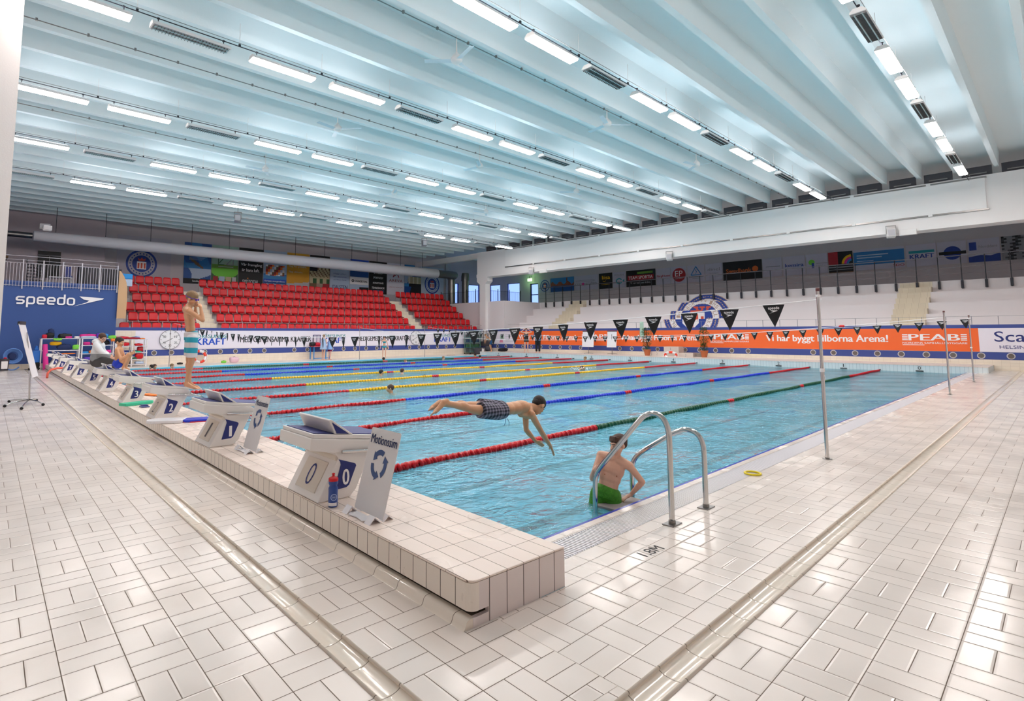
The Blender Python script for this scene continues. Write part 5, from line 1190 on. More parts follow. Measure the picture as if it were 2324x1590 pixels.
# ================================================================ WHITEBOARD, HOSE, SHELVES
t = thing('flip_chart', 'narrow white flip chart on a wheeled stand seen edge-on at the left', 'flip chart', (-1.30, 13.1, 0))
b = MB(); b.frust((0, 0, .05), (-.03, 0, .75), .018, .016, 10); b.frust((-.03, 0, .75), (-.12, 0, 1.5), .012, .012, 10); b.build('pole', 'steel', t, auto=50)
for i, (x, y) in enumerate(((-.43, -.5), (-.22, -1.2), (.16, -.75), (.15, .3), (-.3, .45))):
    b = MB(); b.tube([(0, 0, .08), (x*.6, y*.6, .07), (x*.93, y*.93, .045), (x, y, .03)], .013, 8); lg_ = b.build('leg', 'steel', t, smooth=True); MB().ell((x, y, .028), (.03, .03, .028)).build('caster', 'black_rubber', lg_, smooth=True)
b = MB(); A = Vector((.07, -.10, .56)); B_ = Vector((-.20, .05, 1.68)); e = unit((.25, .968, 0)); w_ = .30; nn = unit((B_-A).cross(e)); b.add([A-e*w_+nn*d for d in (0, .012)]+[A+e*w_+nn*d for d in (0, .012)]+[B_+e*w_+nn*d for d in (0, .012)]+[B_-e*w_+nn*d for d in (0, .012)], [(0, 2, 4, 6), (1, 3, 5, 7), (0, 1, 3, 2), (2, 3, 5, 4), (4, 5, 7, 6), (6, 7, 1, 0)]); b.build('board', 'plastic_white', t)
b = MB(); b.add([B_-e*w_+nn*d+Vector((0, 0, z)) for z in (-.02, .05) for d in (-.01, .03)]+[B_+e*w_+nn*d+Vector((0, 0, z)) for z in (-.02, .05) for d in (-.01, .03)], [(0, 1, 3, 2), (4, 5, 7, 6), (0, 1, 5, 4), (2, 3, 7, 6), (0, 2, 6, 4), (1, 3, 7, 5)]); b.build('paper_clamp', 'dark_metal', t)
MB().ell((-.03, 0, .72), (.03, .03, .03)).build('clamp_knob', 'black_rubber', t, smooth=True)
t = thing('hose_reel', 'coiled blue hose on a round wall reel by the blue wall', 'hose', (-.6, 27.6, 0))
b = MB()
for i, r_ in enumerate((.20, .235, .27, .3)):
    b.tube([(r_*math.cos(a), -.03*i, .58+r_*math.sin(a)*1.0) for a in np.linspace(0, 2*PI, 33)[:-1]], .02, 8, closed=True)
b.build('coil', mat('hose_blue', '5c86c8', .5), t, smooth=True)
b = MB(); b.tube([(.27*math.cos(a), -.1, .30+.28*math.sin(a)) for a in np.linspace(-.2*PI, -1.0*PI, 20)]+[(-.27, -.1, .5)], .025, 8); b.build('hanging_loop', 'hose_blue', t, smooth=True)
b = MB(); b.lathe([(.12, -.05), (.12, .5)], (0, 0, .58), 20, 'Y'); b.build('drum', 'navy_cloth', t)
t = thing('rubbish_can', 'dark rubbish can with a white label at the left edge', 'bin', (-.86, 27.5, 0)); MB().lathe([(.13, 0), (.16, .45), (.165, .46), (.165, .48)], n=20).build('can', 'darkgrey', t, auto=40); MB().bx(-.1, .1, -.17, -.15, .08, .38).build('label_plate', 'white', t); MB().ell((.02, 0, .5), (.06, .05, .04)).build('red_cloth', 'red_cloth', t, smooth=True)
t = thing('scrubber', 'blue cleaning machine standing beside the shelves', 'cleaning machine', (.14, 27.35, 0)); b = MB(); b.bx(-.14, .12, -.2, .2, .3, .8); b.prism([(-.1, .8), (.08, .8), (.02, 1.0), (-.04, 1.0)], -.12, .12, 'Y'); b.build('tank', mat('tank_blue', '2a6cc0', .4), t, bevel=.03); MB().bx(-.16, .14, -.25, .25, .05, .3).build('chassis', 'black_rubber', t, bevel=.02); MB().bx(-.2, -.17, -.1, .1, .2, .85).build('squeegee_frame', 'cardboard', t)
for x in (-.12, .1): MB().lathe([(.06, -.03), (.06, .03)], (x, -.2, .06), 12, 'X').build('wheel', 'black_rubber', t)
t = thing('rolled_mat', 'tall pink rolled mat leaning against the shelves', 'mat', (.45, 26.95, .0)); b = MB(); b.frust((0, 0, 0), (-.07, .1, 1.05), .10, .085, 18); b.build('roll', 'pink', t, auto=50); b = MB(); b.ell((-.05, .08, 1.0), (.05, .05, .05)); b.build('end_knob', 'red_plastic', t, smooth=True)
def shelf(lb, x0, x1, y, h, levels, posts_, group='white equipment shelves'):
    t = thing('equipment_shelf', lb, 'shelf', (x0, y, 0), group=group); w = x1-x0
    for x in posts_:
        for d in (0, .45): MB().bx(x-x0-.02, x-x0+.02, d, d+.04, .0, h).build('post', 'white', t)
    for z in levels: MB().bx(0, w, -.01, .5, z-.015, z+.015).build('shelf_board', mat('shelf_board', 'd8d4dc', .5), t)
    return t
shelf('white shelf unit at the far left piled with bags and mats', .24, 1.62, 27.1, 1.29, (1.28, .78, .12), (.27, 1.58))
shelf('white shelf unit behind the adult in the hooded sweater', 1.64, 2.86, 27.1, 1.29, (1.28, .98, .62, .12), (1.68, 2.84))
shelf('white shelf unit at the right end with red floats', 2.9, 4.2, 27.1, 1.24, (1.22, .92, .62, .32, .1), (2.93, 3.58, 4.17))
def bag(lb, c, r, mt, nm='swim_bag', cat='bag', blob=None, rz=0):
    t = thing(nm, lb, cat, c, rz, group='bags and floats on the shelves'); b = MB(); pass
    n = 14; m_ = 8; vs = []
    seed = sum(ord(ch) for ch in lb)
    b.ell((0, 0, r[2]*.9), r, None, 16)
    vv = []
    for v in b.v:
        v = [math.copysign(abs(min(1, abs(q)/rr))**.55, q)*rr*.92 for q, rr in zip((v[0], v[1], v[2]-r[2]*.9), r)]; v[2] += r[2]*.9
        k = 1+.12*math.sin(v[0]*23+seed)+.10*math.sin(v[1]*31+v[2]*19+seed*1.7); vv.append((v[0]*k, v[1]*k, max(0, v[2]*(.9+.1*k))))
    b.v = vv; b.build('body', mt, t, smooth=True)
    b = MB(); b.tube([(-r[0]*.5, -.02, r[2]*1.6), (0, -.05, r[2]*2.0), (r[0]*.5, -.02, r[2]*1.6)], .008, 6); b.build('strap', 'black', t, smooth=True)
    return t
B_ = [('black backpack at the left end of the shelf top', (.55, 27.3, 1.295), (.16, .15, .13), 'black'), ('dark blue backpack leaning on the shelf top, highest of the pile', (.60, 27.45, 1.40), (.13, .1, .16), 'navy_cloth'), ('red bag at the very left end of the shelf top', (.38, 27.25, 1.295), (.10, .12, .09), 'red_cloth'),
 ('large black sports bag on the shelf top', (1.05, 27.3, 1.295), (.26, .16, .11), 'black'), ('bright pink pouch hanging off the black sports bag', (1.18, 27.12, 1.295), (.12, .07, .05), 'pink'), ('lime green cloth hanging over the shelf edge', (.80, 27.08, 1.20), (.16, .04, .06), 'lime'),
 ('small white bag on the shelf top', (1.5, 27.3, 1.295), (.10, .1, .05), 'white'), ('magenta rolled mat on the shelf top', (1.92, 27.35, 1.30), (.30, .12, .10), 'pink'), ('pale blue cushion below the magenta mat', (1.9, 27.15, 1.295), (.28, .1, .05), 'pale_blue'),
 ('purple bag on the shelf top', (2.30, 27.3, 1.295), (.12, .12, .12), 'purple'), ('bright blue bag on the shelf top', (2.48, 27.22, 1.295), (.15, .12, .11), 'cyan_bag'), ('lime green net bag hanging from the shelf top', (2.78, 27.1, 1.25), (.16, .08, .09), 'lime'), ('orange bag under the lime net bag', (2.82, 27.06, 1.15), (.12, .06, .07), 'orange'),
 ('crimson rolled tube on the right shelf top', (3.2, 27.3, 1.235), (.32, .1, .07), 'red_cloth'), ('dark red mat on the right shelf top', (3.6, 27.2, 1.235), (.3, .1, .05), 'maroon'), ('blue float on the right shelf top', (3.75, 27.35, 1.30), (.16, .08, .03), 'cyan_bag'), ('orange float stick at the right end of the shelf top', (3.98, 27.2, 1.235), (.16, .05, .03), 'orange'),
 ('olive yellow bag inside the left shelf', (.75, 27.3, 1.0), (.22, .12, .09), 'yellow_plastic'), ('navy bag inside the left shelf', (1.05, 27.3, .80), (.28, .14, .13), 'navy_cloth'), ('lime bag at the right of the left shelf', (1.45, 27.15, .82), (.13, .1, .11), 'lime'), ('dark bag on the bottom of the left shelf', (1.0, 27.3, .14), (.35, .15, .18), 'black'), ('orange strap bag under the middle board of the left shelf', (1.2, 27.15, .62), (.25, .05, .03), 'orange'),
 ('magenta bag on the upper board of the middle shelf', (1.85, 27.25, .995), (.13, .1, .08), 'magenta'), ('red bag on the upper board of the middle shelf', (2.15, 27.25, .995), (.12, .1, .06), 'red_cloth'), ('dark bag filling the upper middle shelf', (2.5, 27.35, .995), (.22, .12, .12), 'black'), ('blue float on the middle board of the middle shelf', (1.8, 27.25, .635), (.14, .1, .05), 'cyan_bag'), ('orange float on the middle board of the middle shelf', (2.08, 27.2, .635), (.13, .1, .07), 'orange'), ('violet rolled mat on the lowest board of the middle shelf', (1.95, 27.2, .34), (.22, .1, .08), 'purple'), ('pink bag on the middle board of the middle shelf, right end', (2.65, 27.2, .635), (.12, .1, .08), 'pink'),
 ('red float on the top inner board of the right shelf', (3.3, 27.25, .935), (.18, .1, .09), 'red_plastic'), ('white box on the top inner board of the right shelf', (3.15, 27.15, .935), (.12, .1, .05), 'white'), ('red float pack at the upper right of the right shelf', (3.85, 27.25, .935), (.2, .1, .06), 'red_plastic'), ('blue float on the second inner board of the right shelf', (3.2, 27.2, .635), (.14, .1, .05), 'blue_plastic'), ('green float on the second inner board of the right shelf', (3.8, 27.15, .635), (.16, .1, .04), 'mint'), ('red bin on the second inner board of the right shelf', (3.95, 27.3, .66), (.12, .1, .14), 'red_plastic'), ('large red float pack on the third inner board of the right shelf', (3.9, 27.25, .335), (.16, .12, .16), 'red_plastic'), ('green roll on the third inner board of the right shelf', (3.7, 27.15, .335), (.1, .08, .05), 'green_plastic'), ('pale blue tray on the lowest board of the right shelf', (3.9, 27.2, .115), (.2, .12, .06), 'pale_blue')]
for lb, c_, r_, m_ in B_: bag(lb, c_, r_, m_)
t = thing('storage_box', 'grey lidded box at the bottom of the right shelf', 'box', (3.35, 27.15, .115)); MB().bx(-.2, .2, 0, .3, 0, .16).build('body', 'darkgrey', t, bevel=.01); MB().bx(-.21, .21, -.01, .31, .16, .18).build('lid', 'grey', t)
# cardboard panel and blue cloth at the end of the blue wall
t = thing('cardboard_panel', 'tall curved tan panel at the right end of the blue wall', 'panel', (3.1, YW, 2.2)); b = MB(); P = [(-.02, 0), (.35, 0), (.37, .9), (.36, 1.42), (.30, 1.72), (.20, 1.98), (.06, 2.2), (.0, 2.22)]; b.prism([(p_[0], p_[1]) for p_ in P], -.14, -.10, 'Y'); b.build('panel', 'cardboard', t)
t = thing('blue_bag', 'bright blue bag hanging behind the tan panel', 'bag', (3.5, 28.6, 3.75)); MB().bx(-.25, .25, -.1, .1, .35, .6).build('body', 'cyan_bag', t, bevel=.03); MB().bx(-.1, .25, -.1, .1, 0, .35).build('lower_part', 'pale_blue', t, bevel=.03)
# speedo sign on the blue wall
t = thing('wall_logo', 'large white sport brand logo with a boomerang on the blue wall', 'sign', (1, YW-.03, 2.9)); pl = Plane((-.60, YW-.02, 2.75), (1, 0, 0), (0, 0, 1))
b = MB(); speedo(b, pl, 0, 0, 2.12, .34, .02); put(b, 'lettering', 'white_print', t)
b = MB(); swoosh(b, pl, 2.0, -.05, 1.16, .46, .02); put(b, 'boomerang', 'white_print', t)
# things on the blue wall's gallery
t = thing('gallery_window', 'dark window with a frame high in the back gallery wall', 'window', (1.25, YU-.93, 5.4)); MB().bx(-.5, .52, -.02, .02, -.85, .62).build('pane', 'black', t); MB().bx(-.5, .52, -.04, -.02, .36, .40).bx(0, .03, -.04, -.02, -.8, .4).build('frame', 'grey', t)
for i, (x, w_) in enumerate(((1.75, .62), (2.38, .62), (2.98, .50))):
    t = thing('dark_cabinet', 'dark slatted cabinet behind the pale railing, %s from the left' % ORD[i], 'cabinet', (x, 29.6, 3.67), group='dark cabinets on the gallery'); MB().bx(0, w_, 0, .5, 0, .98).build('body', 'darkgrey', t); b = MB(); [b.bx(.06+.1*q, .09+.1*q, -.01, 0, .05, .93) for q in range(int(w_/.1))]; b.build('slats', 'ink', t)
for i, (x, y, h_) in enumerate(((-.1, 29.5, 1.15), (.12, 29.5, .95), (.35, 29.6, .95))):
    t = thing('stacked_chairs', 'stack of dark chairs behind the pale railing, %s from the left' % ORD[i], 'chairs', (x, y, 3.67), group='stacks of dark chairs'); b = MB(); [b.bx(-.1, .12, -.1, .12, .2+.14*q, .24+.14*q) for q in range(int((h_-.2)/.14))]; b.build('seats', 'darkgrey', t); b = MB(); b.bx(-.12, -.08, -.1, .12, 0, h_); b.bx(.1, .13, -.1, .12, 0, h_*.8); b.build('frames', 'dark_metal', t)
t = thing('gallery_chair', 'blue chair behind the pale railing', 'chair', (1.35, 29.8, 3.67)); MB().bx(-.12, .12, -.02, .02, .5, .95).build('backrest', 'navy', t, bevel=.02); MB().bx(-.14, .14, -.3, 0, .44, .5).build('seat', 'navy', t)
for x in (-.12, .12):
    for y in (-.28, 0): MB().bx(x-.012, x+.012, y-.012, y+.012, 0, .44).build('leg', 'steel_dull', t)
t = thing('gallery_table', 'low pale table behind the pale railing', 'table', (1.0, 29.5, 3.67)); MB().bx(-.4, .5, -.2, .2, .38, .42).build('tabletop', 'lightgrey', t)
for x in (-.36, .46):
    for y in (-.17, .17): MB().bx(x-.02, x+.02, y-.02, y+.02, 0, .38).build('leg', 'lightgrey', t)
t = thing('roof_model', 'grey pitched counter roof on a wooden base at the far left gallery', 'counter', (-1.3, 31.5, 3.67)); MB().prism([(-.8, 1.45), (.5, 1.45), (.22, 2.25), (-.6, 2.25)], 0, 1.2, 'Y').build('roof', 'grey', t); MB().bx(-.8, .55, -.05, 1.25, 1.35, 1.45).build('ledge', 'wood', t); MB().bx(-.8, .3, .1, 1.2, 0, 1.35).build('base', 'eye_dark', t)
t = thing('wall_lamp', 'small spotlight on an arm high on the left white column', 'lamp', (-1.62, 9.8, 3.3)); 
MB().bx(0, .14, -.05, .05, -.04, .04).build('arm', 'grey', t); MB().box((.10, -.03, -.03), (.12, .1, .08)).build('head', 'lightgrey', t, bevel=.01)

# ================================================================ FAR DECK THINGS
def flip(lb, y0, y1):
    t = thing('flip_chart', lb, 'flip chart', (26.55, (y0+y1)/2, Z0), group='flip charts on the far deck'); w = (y0-y1)/2
    b = MB(); b.prism([(-.02, .42), (0, .42), (.12, 1.38), (.10, 1.38)], -w, w, 'Y'); b.build('board', 'plastic_white', t); MB().bx(.09, .14, -w-.01, w+.01, 1.36, 1.41).build('paper_clamp', 'dark_metal', t)
    b = MB(); b.frust((.05, 0, 0), (.05, 0, 1.2), .018, .016, 8); b.build('pole', 'steel_dull', t)
    for a in range(5):
        b = MB(); b.tube([(.05, 0, .06), (.05+.3*math.cos(a*1.257), .3*math.sin(a*1.257), .03)], .012, 6); b.build('leg', 'steel_dull', t)
flip('white flip chart in front of the orange banner, left of the two', 18.8, 17.95); flip('white flip chart in front of the orange banner, right of the two', 17.0, 16.35)
def plant(lb, y, x=26.3):
    t = thing('potted_plant', lb, 'plant', (x, y, Z0), group='tall potted plants'); b = MB(); b.lathe([(.13, 0), (.19, .30), (.21, .30), (.21, .35), (.17, .35), (.16, .30)], n=20); b.build('pot', 'terracotta', t, auto=40)
    b = MB(); b.tube([(0, 0, .28), (.02, .02, .7), (-.02, .03, 1.1), (.01, 0, 1.5)], .02, 6); b.tube([(0, .03, .28), (.05, -.04, .8), (.0, .04, 1.3)], .014, 6); b.build('stem', 'wood', t)
    rg = random.Random(int(y*10)); b = MB()
    for i in range(900):
        z = rg.uniform(.38, 1.58); prof = .13+.13*math.exp(-((z-1.1)/.42)**2)+.05*math.sin(z*9+y); a = rg.uniform(0, 2*PI); r_ = prof*math.sqrt(rg.random()); c_ = Vector((math.cos(a)*r_, math.sin(a)*r_*1.05, z))
        d = Vector((math.cos(a), math.sin(a), rg.uniform(-.9, .3))).normalized(); s_ = Vector((-math.sin(a), math.cos(a), rg.uniform(-.4, .4))).normalized(); l_ = rg.uniform(.05, .09); up = d.cross(s_)*.01
        b.add([c_, c_+d*l_*.5+s_*l_*.28+up, c_+d*l_, c_+d*l_*.5-s_*l_*.28+up], [(0, 1, 2, 3)], i % 2)
    b.build('foliage', ['green_leaf', 'leaf_dark'], t)
plant('tall leafy plant in a terracotta pot left of the winners podium', 14.2); plant('tall leafy plant in a terracotta pot right of the winners podium', 10.95)
t = thing('winners_podium', 'beige winners podium with steps numbered one two and three', 'podium', (26.6, 12.8, Z0))
for lb_, y0, y1, h_ in (('2', 14.05, 13.25, .24), ('1', 13.25, 12.4, .52), ('3', 12.4, 11.6, .20)):
    o = MB().bx(-.2, .4, y1-12.8, y0-12.8, 0, h_).build('step', mat('podium_beige', 'cfc3ba', .6), t); b = MB(); fit_text(b, Plane((-.203, (y0+y1)/2-12.8, 0), (0, -1, 0), (0, 0, 1)), lb_, -.05, h_-.2, .07 if lb_ != '1' else .03, .15, .0, .0); b.build('lettering', 'grey', o)
MB().bx(-.1, .4, 11.2-12.8, 11.45-12.8, 0, .2).build('side_block', mat('podium_dark', '8a8078', .7), t)
def buoy(lb, c, rot, r=.28):
    t = thing('lifebuoy', lb, 'lifebuoy', c, group='white and red lifebuoys'); t.rotation_euler = rot
    for i in range(8):
        b = MB(); b.tube([(r*math.cos(a), r*math.sin(a), 0) for a in np.linspace(i*PI/4, (i+1)*PI/4, 6)], .065, 10); b.build('ring_section', 'plastic_white' if i % 2 else mat('buoy_red', 'e8442c', .4), t, smooth=True)
    b = MB(); b.tube([((r+.1)*math.cos(a), (r+.1)*math.sin(a), .02*math.sin(4*a)) for a in np.linspace(0, 2*PI, 25)[:-1]], .008, 6, closed=True); b.build('grab_line', 'white_print', t)
buoy('lifebuoy lying in front of the winners podium', (25.9, 12.6, .30), (R(15), R(-30), 0)); buoy('lifebuoy leaning against the left wall behind the boy on the block', (6.75, 27.9, .34), (R(75), 0, 0))
t = thing('hanging_towel', 'pale green towel hanging on the far railing', 'towel', (27.2, 15.0, 1.25)); b = MB(); b.add([(-.03+.02*math.sin(i*1.3+j*.3), .11-.22*i/6-.02*j/5*(i-3)/3, .9-.9*j/8) for j in range(9) for i in range(7)], [(j*7+i, j*7+i+1, (j+1)*7+i+1, (j+1)*7+i) for j in range(8) for i in range(6)]); o = b.build('cloth', 'pale_green', t, smooth=True); s_ = o.modifiers.new('thick', 'SOLIDIFY'); s_.thickness = .02
# roll trolleys and bags in the corner
def trolley(lb, x, y, w, d, h, lv, mt, goods):
    t = thing('wire_trolley', lb, 'trolley', (x, y, .0), group='wire trolleys in the corner')
    for px in (-w/2, w/2):
        for py in (-d/2, d/2): MB().bx(px-.015, px+.015, py-.015, py+.015, .12, h).build('post', mt, t); MB().lathe([(.05, -.02), (.05, .02)], (px, py, .06), 12, 'X').build('caster', 'black_rubber', t)
    for z in lv:
        b = MB(); b.bx(-w/2, w/2, -d/2, d/2, z-.01, z+.01); b.build('shelf_board', mt, t)
    b = MB()
    for i in range(9): q = -w/2+w*i/8; b.bx(q-.004, q+.004, -d/2-.005, -d/2+.005, .12, h)
    for z in np.arange(.2, h, .2): b.bx(-w/2, w/2, -d/2-.005, -d/2+.005, z-.004, z+.004)
    for i in range(6): q = -d/2+d*i/5; b.bx(-w/2-.005, -w/2+.005, q-.004, q+.004, .12, h)
    b.build('wire_mesh', mt, t)
    for i, z in enumerate(lv[:-1]): MB().bx(-w/2+.05, w/2-.05, -d/2+.05, d/2-.05, z+.012, z+.012+(lv[i+1]-z)*.6).build('basket', goods[i % len(goods)], t)
trolley('tall green wire trolley with baskets in the corner under the column', 25.45, 27.65, 1.0, .6, 1.75, [.15, .5, .85, 1.2, 1.55], mat('trolley_green', '5c8c84', .5), ['darkgrey', 'poster_dkgreen', 'navy_cloth'])
trolley('dark wire trolley with white sheets next to the green trolley', 26.5, 27.4, .8, .5, 1.75, [.15, .6, 1.1, 1.6], 'darkgrey', ['white', 'darkgrey'])
for lb, c_, r_, m_ in (('large black net bag with balls in the corner by the green trolley', (25.6, 27.15, .0), (.38, .3, .24), 'darkgrey'), ('black sports bag on the far deck behind the boy in blue shorts', (26.2, 25.3, Z0), (.35, .25, .13), 'black'), ('grey bag beside the net bag on the floor', (26.3, 26.9, Z0), (.25, .2, .2), 'darkgrey')): bag(lb, c_, r_, m_)
t = thing('paper_roll', 'white rolled sheet standing on the floor by the net bag', 'paper roll', (25.55, 26.7, .0)); b = MB(); b.frust((0, 0, 0), (.1, .05, .38), .09, .09, 12); b.build('roll', 'white', t, auto=40)
# blue table by the left wall with bags and a goal frame
t = thing('side_table', 'blue framed table with red edge by the left wall', 'table', (13.4, 27.9, 0)); MB().bx(-.55, .55, -.25, .25, .74, .78).build('tabletop', 'red_cloth', t)
for x in (-.5, .5):
    for y in (-.22, .22): MB().bx(x-.02, x+.02, y-.02, y+.02, 0, .74).build('leg', 'cyan_bag', t)
b = MB(); b.bx(-.5, .5, -.24, -.2, .05, .09); b.build('stretcher', 'cyan_bag', t)
b = MB(); b.bx(-.35, -.32, .2, .23, .78, 1.42); b.bx(.1, .13, .2, .23, .78, 1.42); b.bx(-.35, .13, .2, .23, 1.39, 1.42); b.bx(-.12, -.1, .2, .23, .78, 1.42); b.build('upper_frame', 'navy', t)
bag('black bag on the blue framed table', (12.9, 27.9, .78), (.18, .15, .12), 'black'); bag('red bag on the blue framed table', (13.2, 27.85, .78), (.15, .12, .11), 'red_cloth')
bag('white and pink plastic bag on the floor by the left wall', (8.3, 27.5, 0), (.24, .15, .16), mat('pink_pale', 'e4c0cc', .6)); bag('small yellow green bag on the floor by the left wall', (7.75, 27.4, 0), (.14, .1, .07), 'lime'); bag('small black bag on the floor left of the lifebuoy', (5.75, 27.6, 0), (.16, .1, .05), 'black')
t = thing('foam_plank', 'thin pink plank lying on the floor near the corner', 'plank', (22.8, 27.0, 0)); MB().bx(-.35, .35, -.06, .06, 0, .03).build('plank', 'liver', t)
# ================================================================ PEOPLE
def frame(up, side):
    up = unit(up); side = Vector(side); side = (side-up*side.dot(up)).normalized(); f = side.cross(up)
    return Matrix((side, f, up)).transposed()      # local x=side, y=side x up, z=up
def remesh(b, name, mt, parent, vox, smooth=3, extra=()):
    me = b.mesh('tmp', mt); o = bpy.data.objects.new('tmp', me); C.objects.link(o)
    m_ = o.modifiers.new('r', 'REMESH'); m_.mode = 'VOXEL'; m_.voxel_size = vox
    if smooth: s_ = o.modifiers.new('s', 'SMOOTH'); s_.iterations = smooth; s_.factor = .5
    dg = bpy.context.evaluated_depsgraph_get(); dg.update(); me2 = bpy.data.meshes.new_from_object(o.evaluated_get(dg)); bpy.data.objects.remove(o)
    me2.materials.clear(); me2.materials.append(MT[mt] if isinstance(mt, str) else mt); me2.polygons.foreach_set('use_smooth', [True]*len(me2.polygons)); me2.name = name
    q = bpy.data.objects.new(name, me2); C.objects.link(q)
    if parent is not None: q.parent = parent
    return q
def hand(b, wr, tip, palm_n, s=1., curl=.25, spread=.12, side=1, grip=None):
    """palm, four separate fingers and a thumb; d points to the finger tips, palm_n out of the palm"""
    wr = Vector(wr); d = unit(Vector(tip)-wr); n = Vector(palm_n); n = (n-d*n.dot(d)).normalized(); l = d.cross(n)*side
    A = Matrix((l, n, d)).transposed(); b.ell(wr+d*.038*s, (.036*s, .015*s, .046*s), A, 12); b.ell(wr+d*.055*s, (.036*s, .012*s, .03*s), A, 12); b.cap(wr-d*.015*s, wr+d*.03*s, .021*s, .02*s, 10)
    for i, (off, ln) in enumerate(((-.027, .058), (-.009, .070), (.009, .066), (.026, .052))):
        p = wr+d*.078*s+l*off*s; a = 0; dd_ = (d+l*off*spread*18).normalized(); r0 = .0088*s
        for j, f in enumerate((.42, .32, .26)):
            a += curl*(1.+.35*j); v = (dd_*math.cos(a)+n*math.sin(a)); q = p+v*ln*f*s*1.15; b.cap(p, q, r0, r0*.9, 8); p = q; r0 *= .9
    p = wr+d*.022*s-l*.028*s; v = (d*.65-l*.72+n*(.25+curl*.5)).normalized(); q = p+v*.034*s; b.cap(p, q, .0115*s, .0095*s, 8); v = (d*.9-l*.30+n*(.2+curl*.9)).normalized(); b.cap(q, q+v*.028*s, .0095*s, .008*s, 8)
def head(b, c, fd, upv, s=1., detail=True):
    c = Vector(c); f = unit(fd); u = Vector(upv); u = (u-f*u.dot(f)).normalized(); l = u.cross(f); A = Matrix((l, f, u)).transposed()
    P = lambda x, y, z: c+(l*x+f*y+u*z)*s
    b.ell(P(0, -.012, .018), (.073*s, .090*s, .080*s), A, 20); b.ell(P(0, .022, -.028), (.056*s, .062*s, .066*s), A, 16); b.ell(P(0, .050, -.078), (.030*s, .026*s, .022*s), A, 12); b.ell(P(0, .030, -.06), (.046*s, .046*s, .034*s), A, 12)
    if detail:
        b.cap(P(0, .078, .004), P(0, .097, -.026), .008*s, .0125*s, 8); b.ell(P(.010, .090, -.029), .008*s); b.ell(P(-.010, .090, -.029), .008*s)
        b.ell(P(0, .070, .026), (.045*s, .013*s, .009*s), A, 10)
        for x in (-1, 1): b.ell(P(x*.036, .056, -.022), (.022*s, .022*s, .02*s), A, 10)
        b.ell(P(0, .076, -.052), (.020*s, .014*s, .011*s), A, 10)
    for x in (-1, 1): b.ell(P(x*.079, -.006, -.006), (.011*s, .019*s, .031*s), A, 10); b.ell(P(x*.073, .0, -.024), (.010*s, .01*s, .012*s), A, 8)
    return A, P
def hair(t, P, A, s, mt, vox, kind='short', cap=None):
    b = MB(); b.ell(P(0, -.020, .034), (.080*s, .094*s, .080*s), A, 22); b.ell(P(0, .018, .070), (.056*s, .046*s, .028*s), A, 14); b.ell(P(0, -.052, .0), (.066*s, .050*s, .056*s), A, 16)
    for x in (-1, 1): b.ell(P(x*.066, .012, .025), (.014*s, .030*s, .035*s), A, 10)
    if kind == 'fringe':
        rg = random.Random(5)
        for i in range(9):
            x = -.055+.11*i/8; b.cap(P(x*.8, .045, .088), P(x, .079-abs(x)*.3, .056-rg.uniform(0, .010)), .014*s, .006*s, 8)
    if kind == 'long': b.cap(P(0, -.08, .0), P(0, -.10, -.12), .035*s, .015*s)
    return remesh(b, 'hair', mt, t, vox, 2)
def face(t, P, s, l, open_=True):
    for x in (-1, 1):
        if open_: o = MB().ell(P(x*.030, .0745, .002), (.0105*s, .0075*s, .0065*s)).build('eye', 'eye_white', t, smooth=True); MB().ell(P(x*.030, .0795, .002), .0042*s).build('pupil', 'eye_dark', o, smooth=True)
        else: MB().tube([P(x*.017, .080, .003), P(x*.030, .081, .0055), P(x*.042, .073, .002)], .002*s, 6).build('eye', 'eye_dark', t, smooth=True)
        MB().tube([P(x*.014, .080, .020), P(x*.028, .080, .025), P(x*.044, .068, .021)], .0034*s, 6).build('eyebrow', 'hair_brown', t, smooth=True)
    MB().tube([P(-.020, .080, -.051), P(-.007, .086, -.053), P(.007, .086, -.053), P(.020, .080, -.051)], .0038*s, 8).build('lips', 'lip', t, smooth=True)
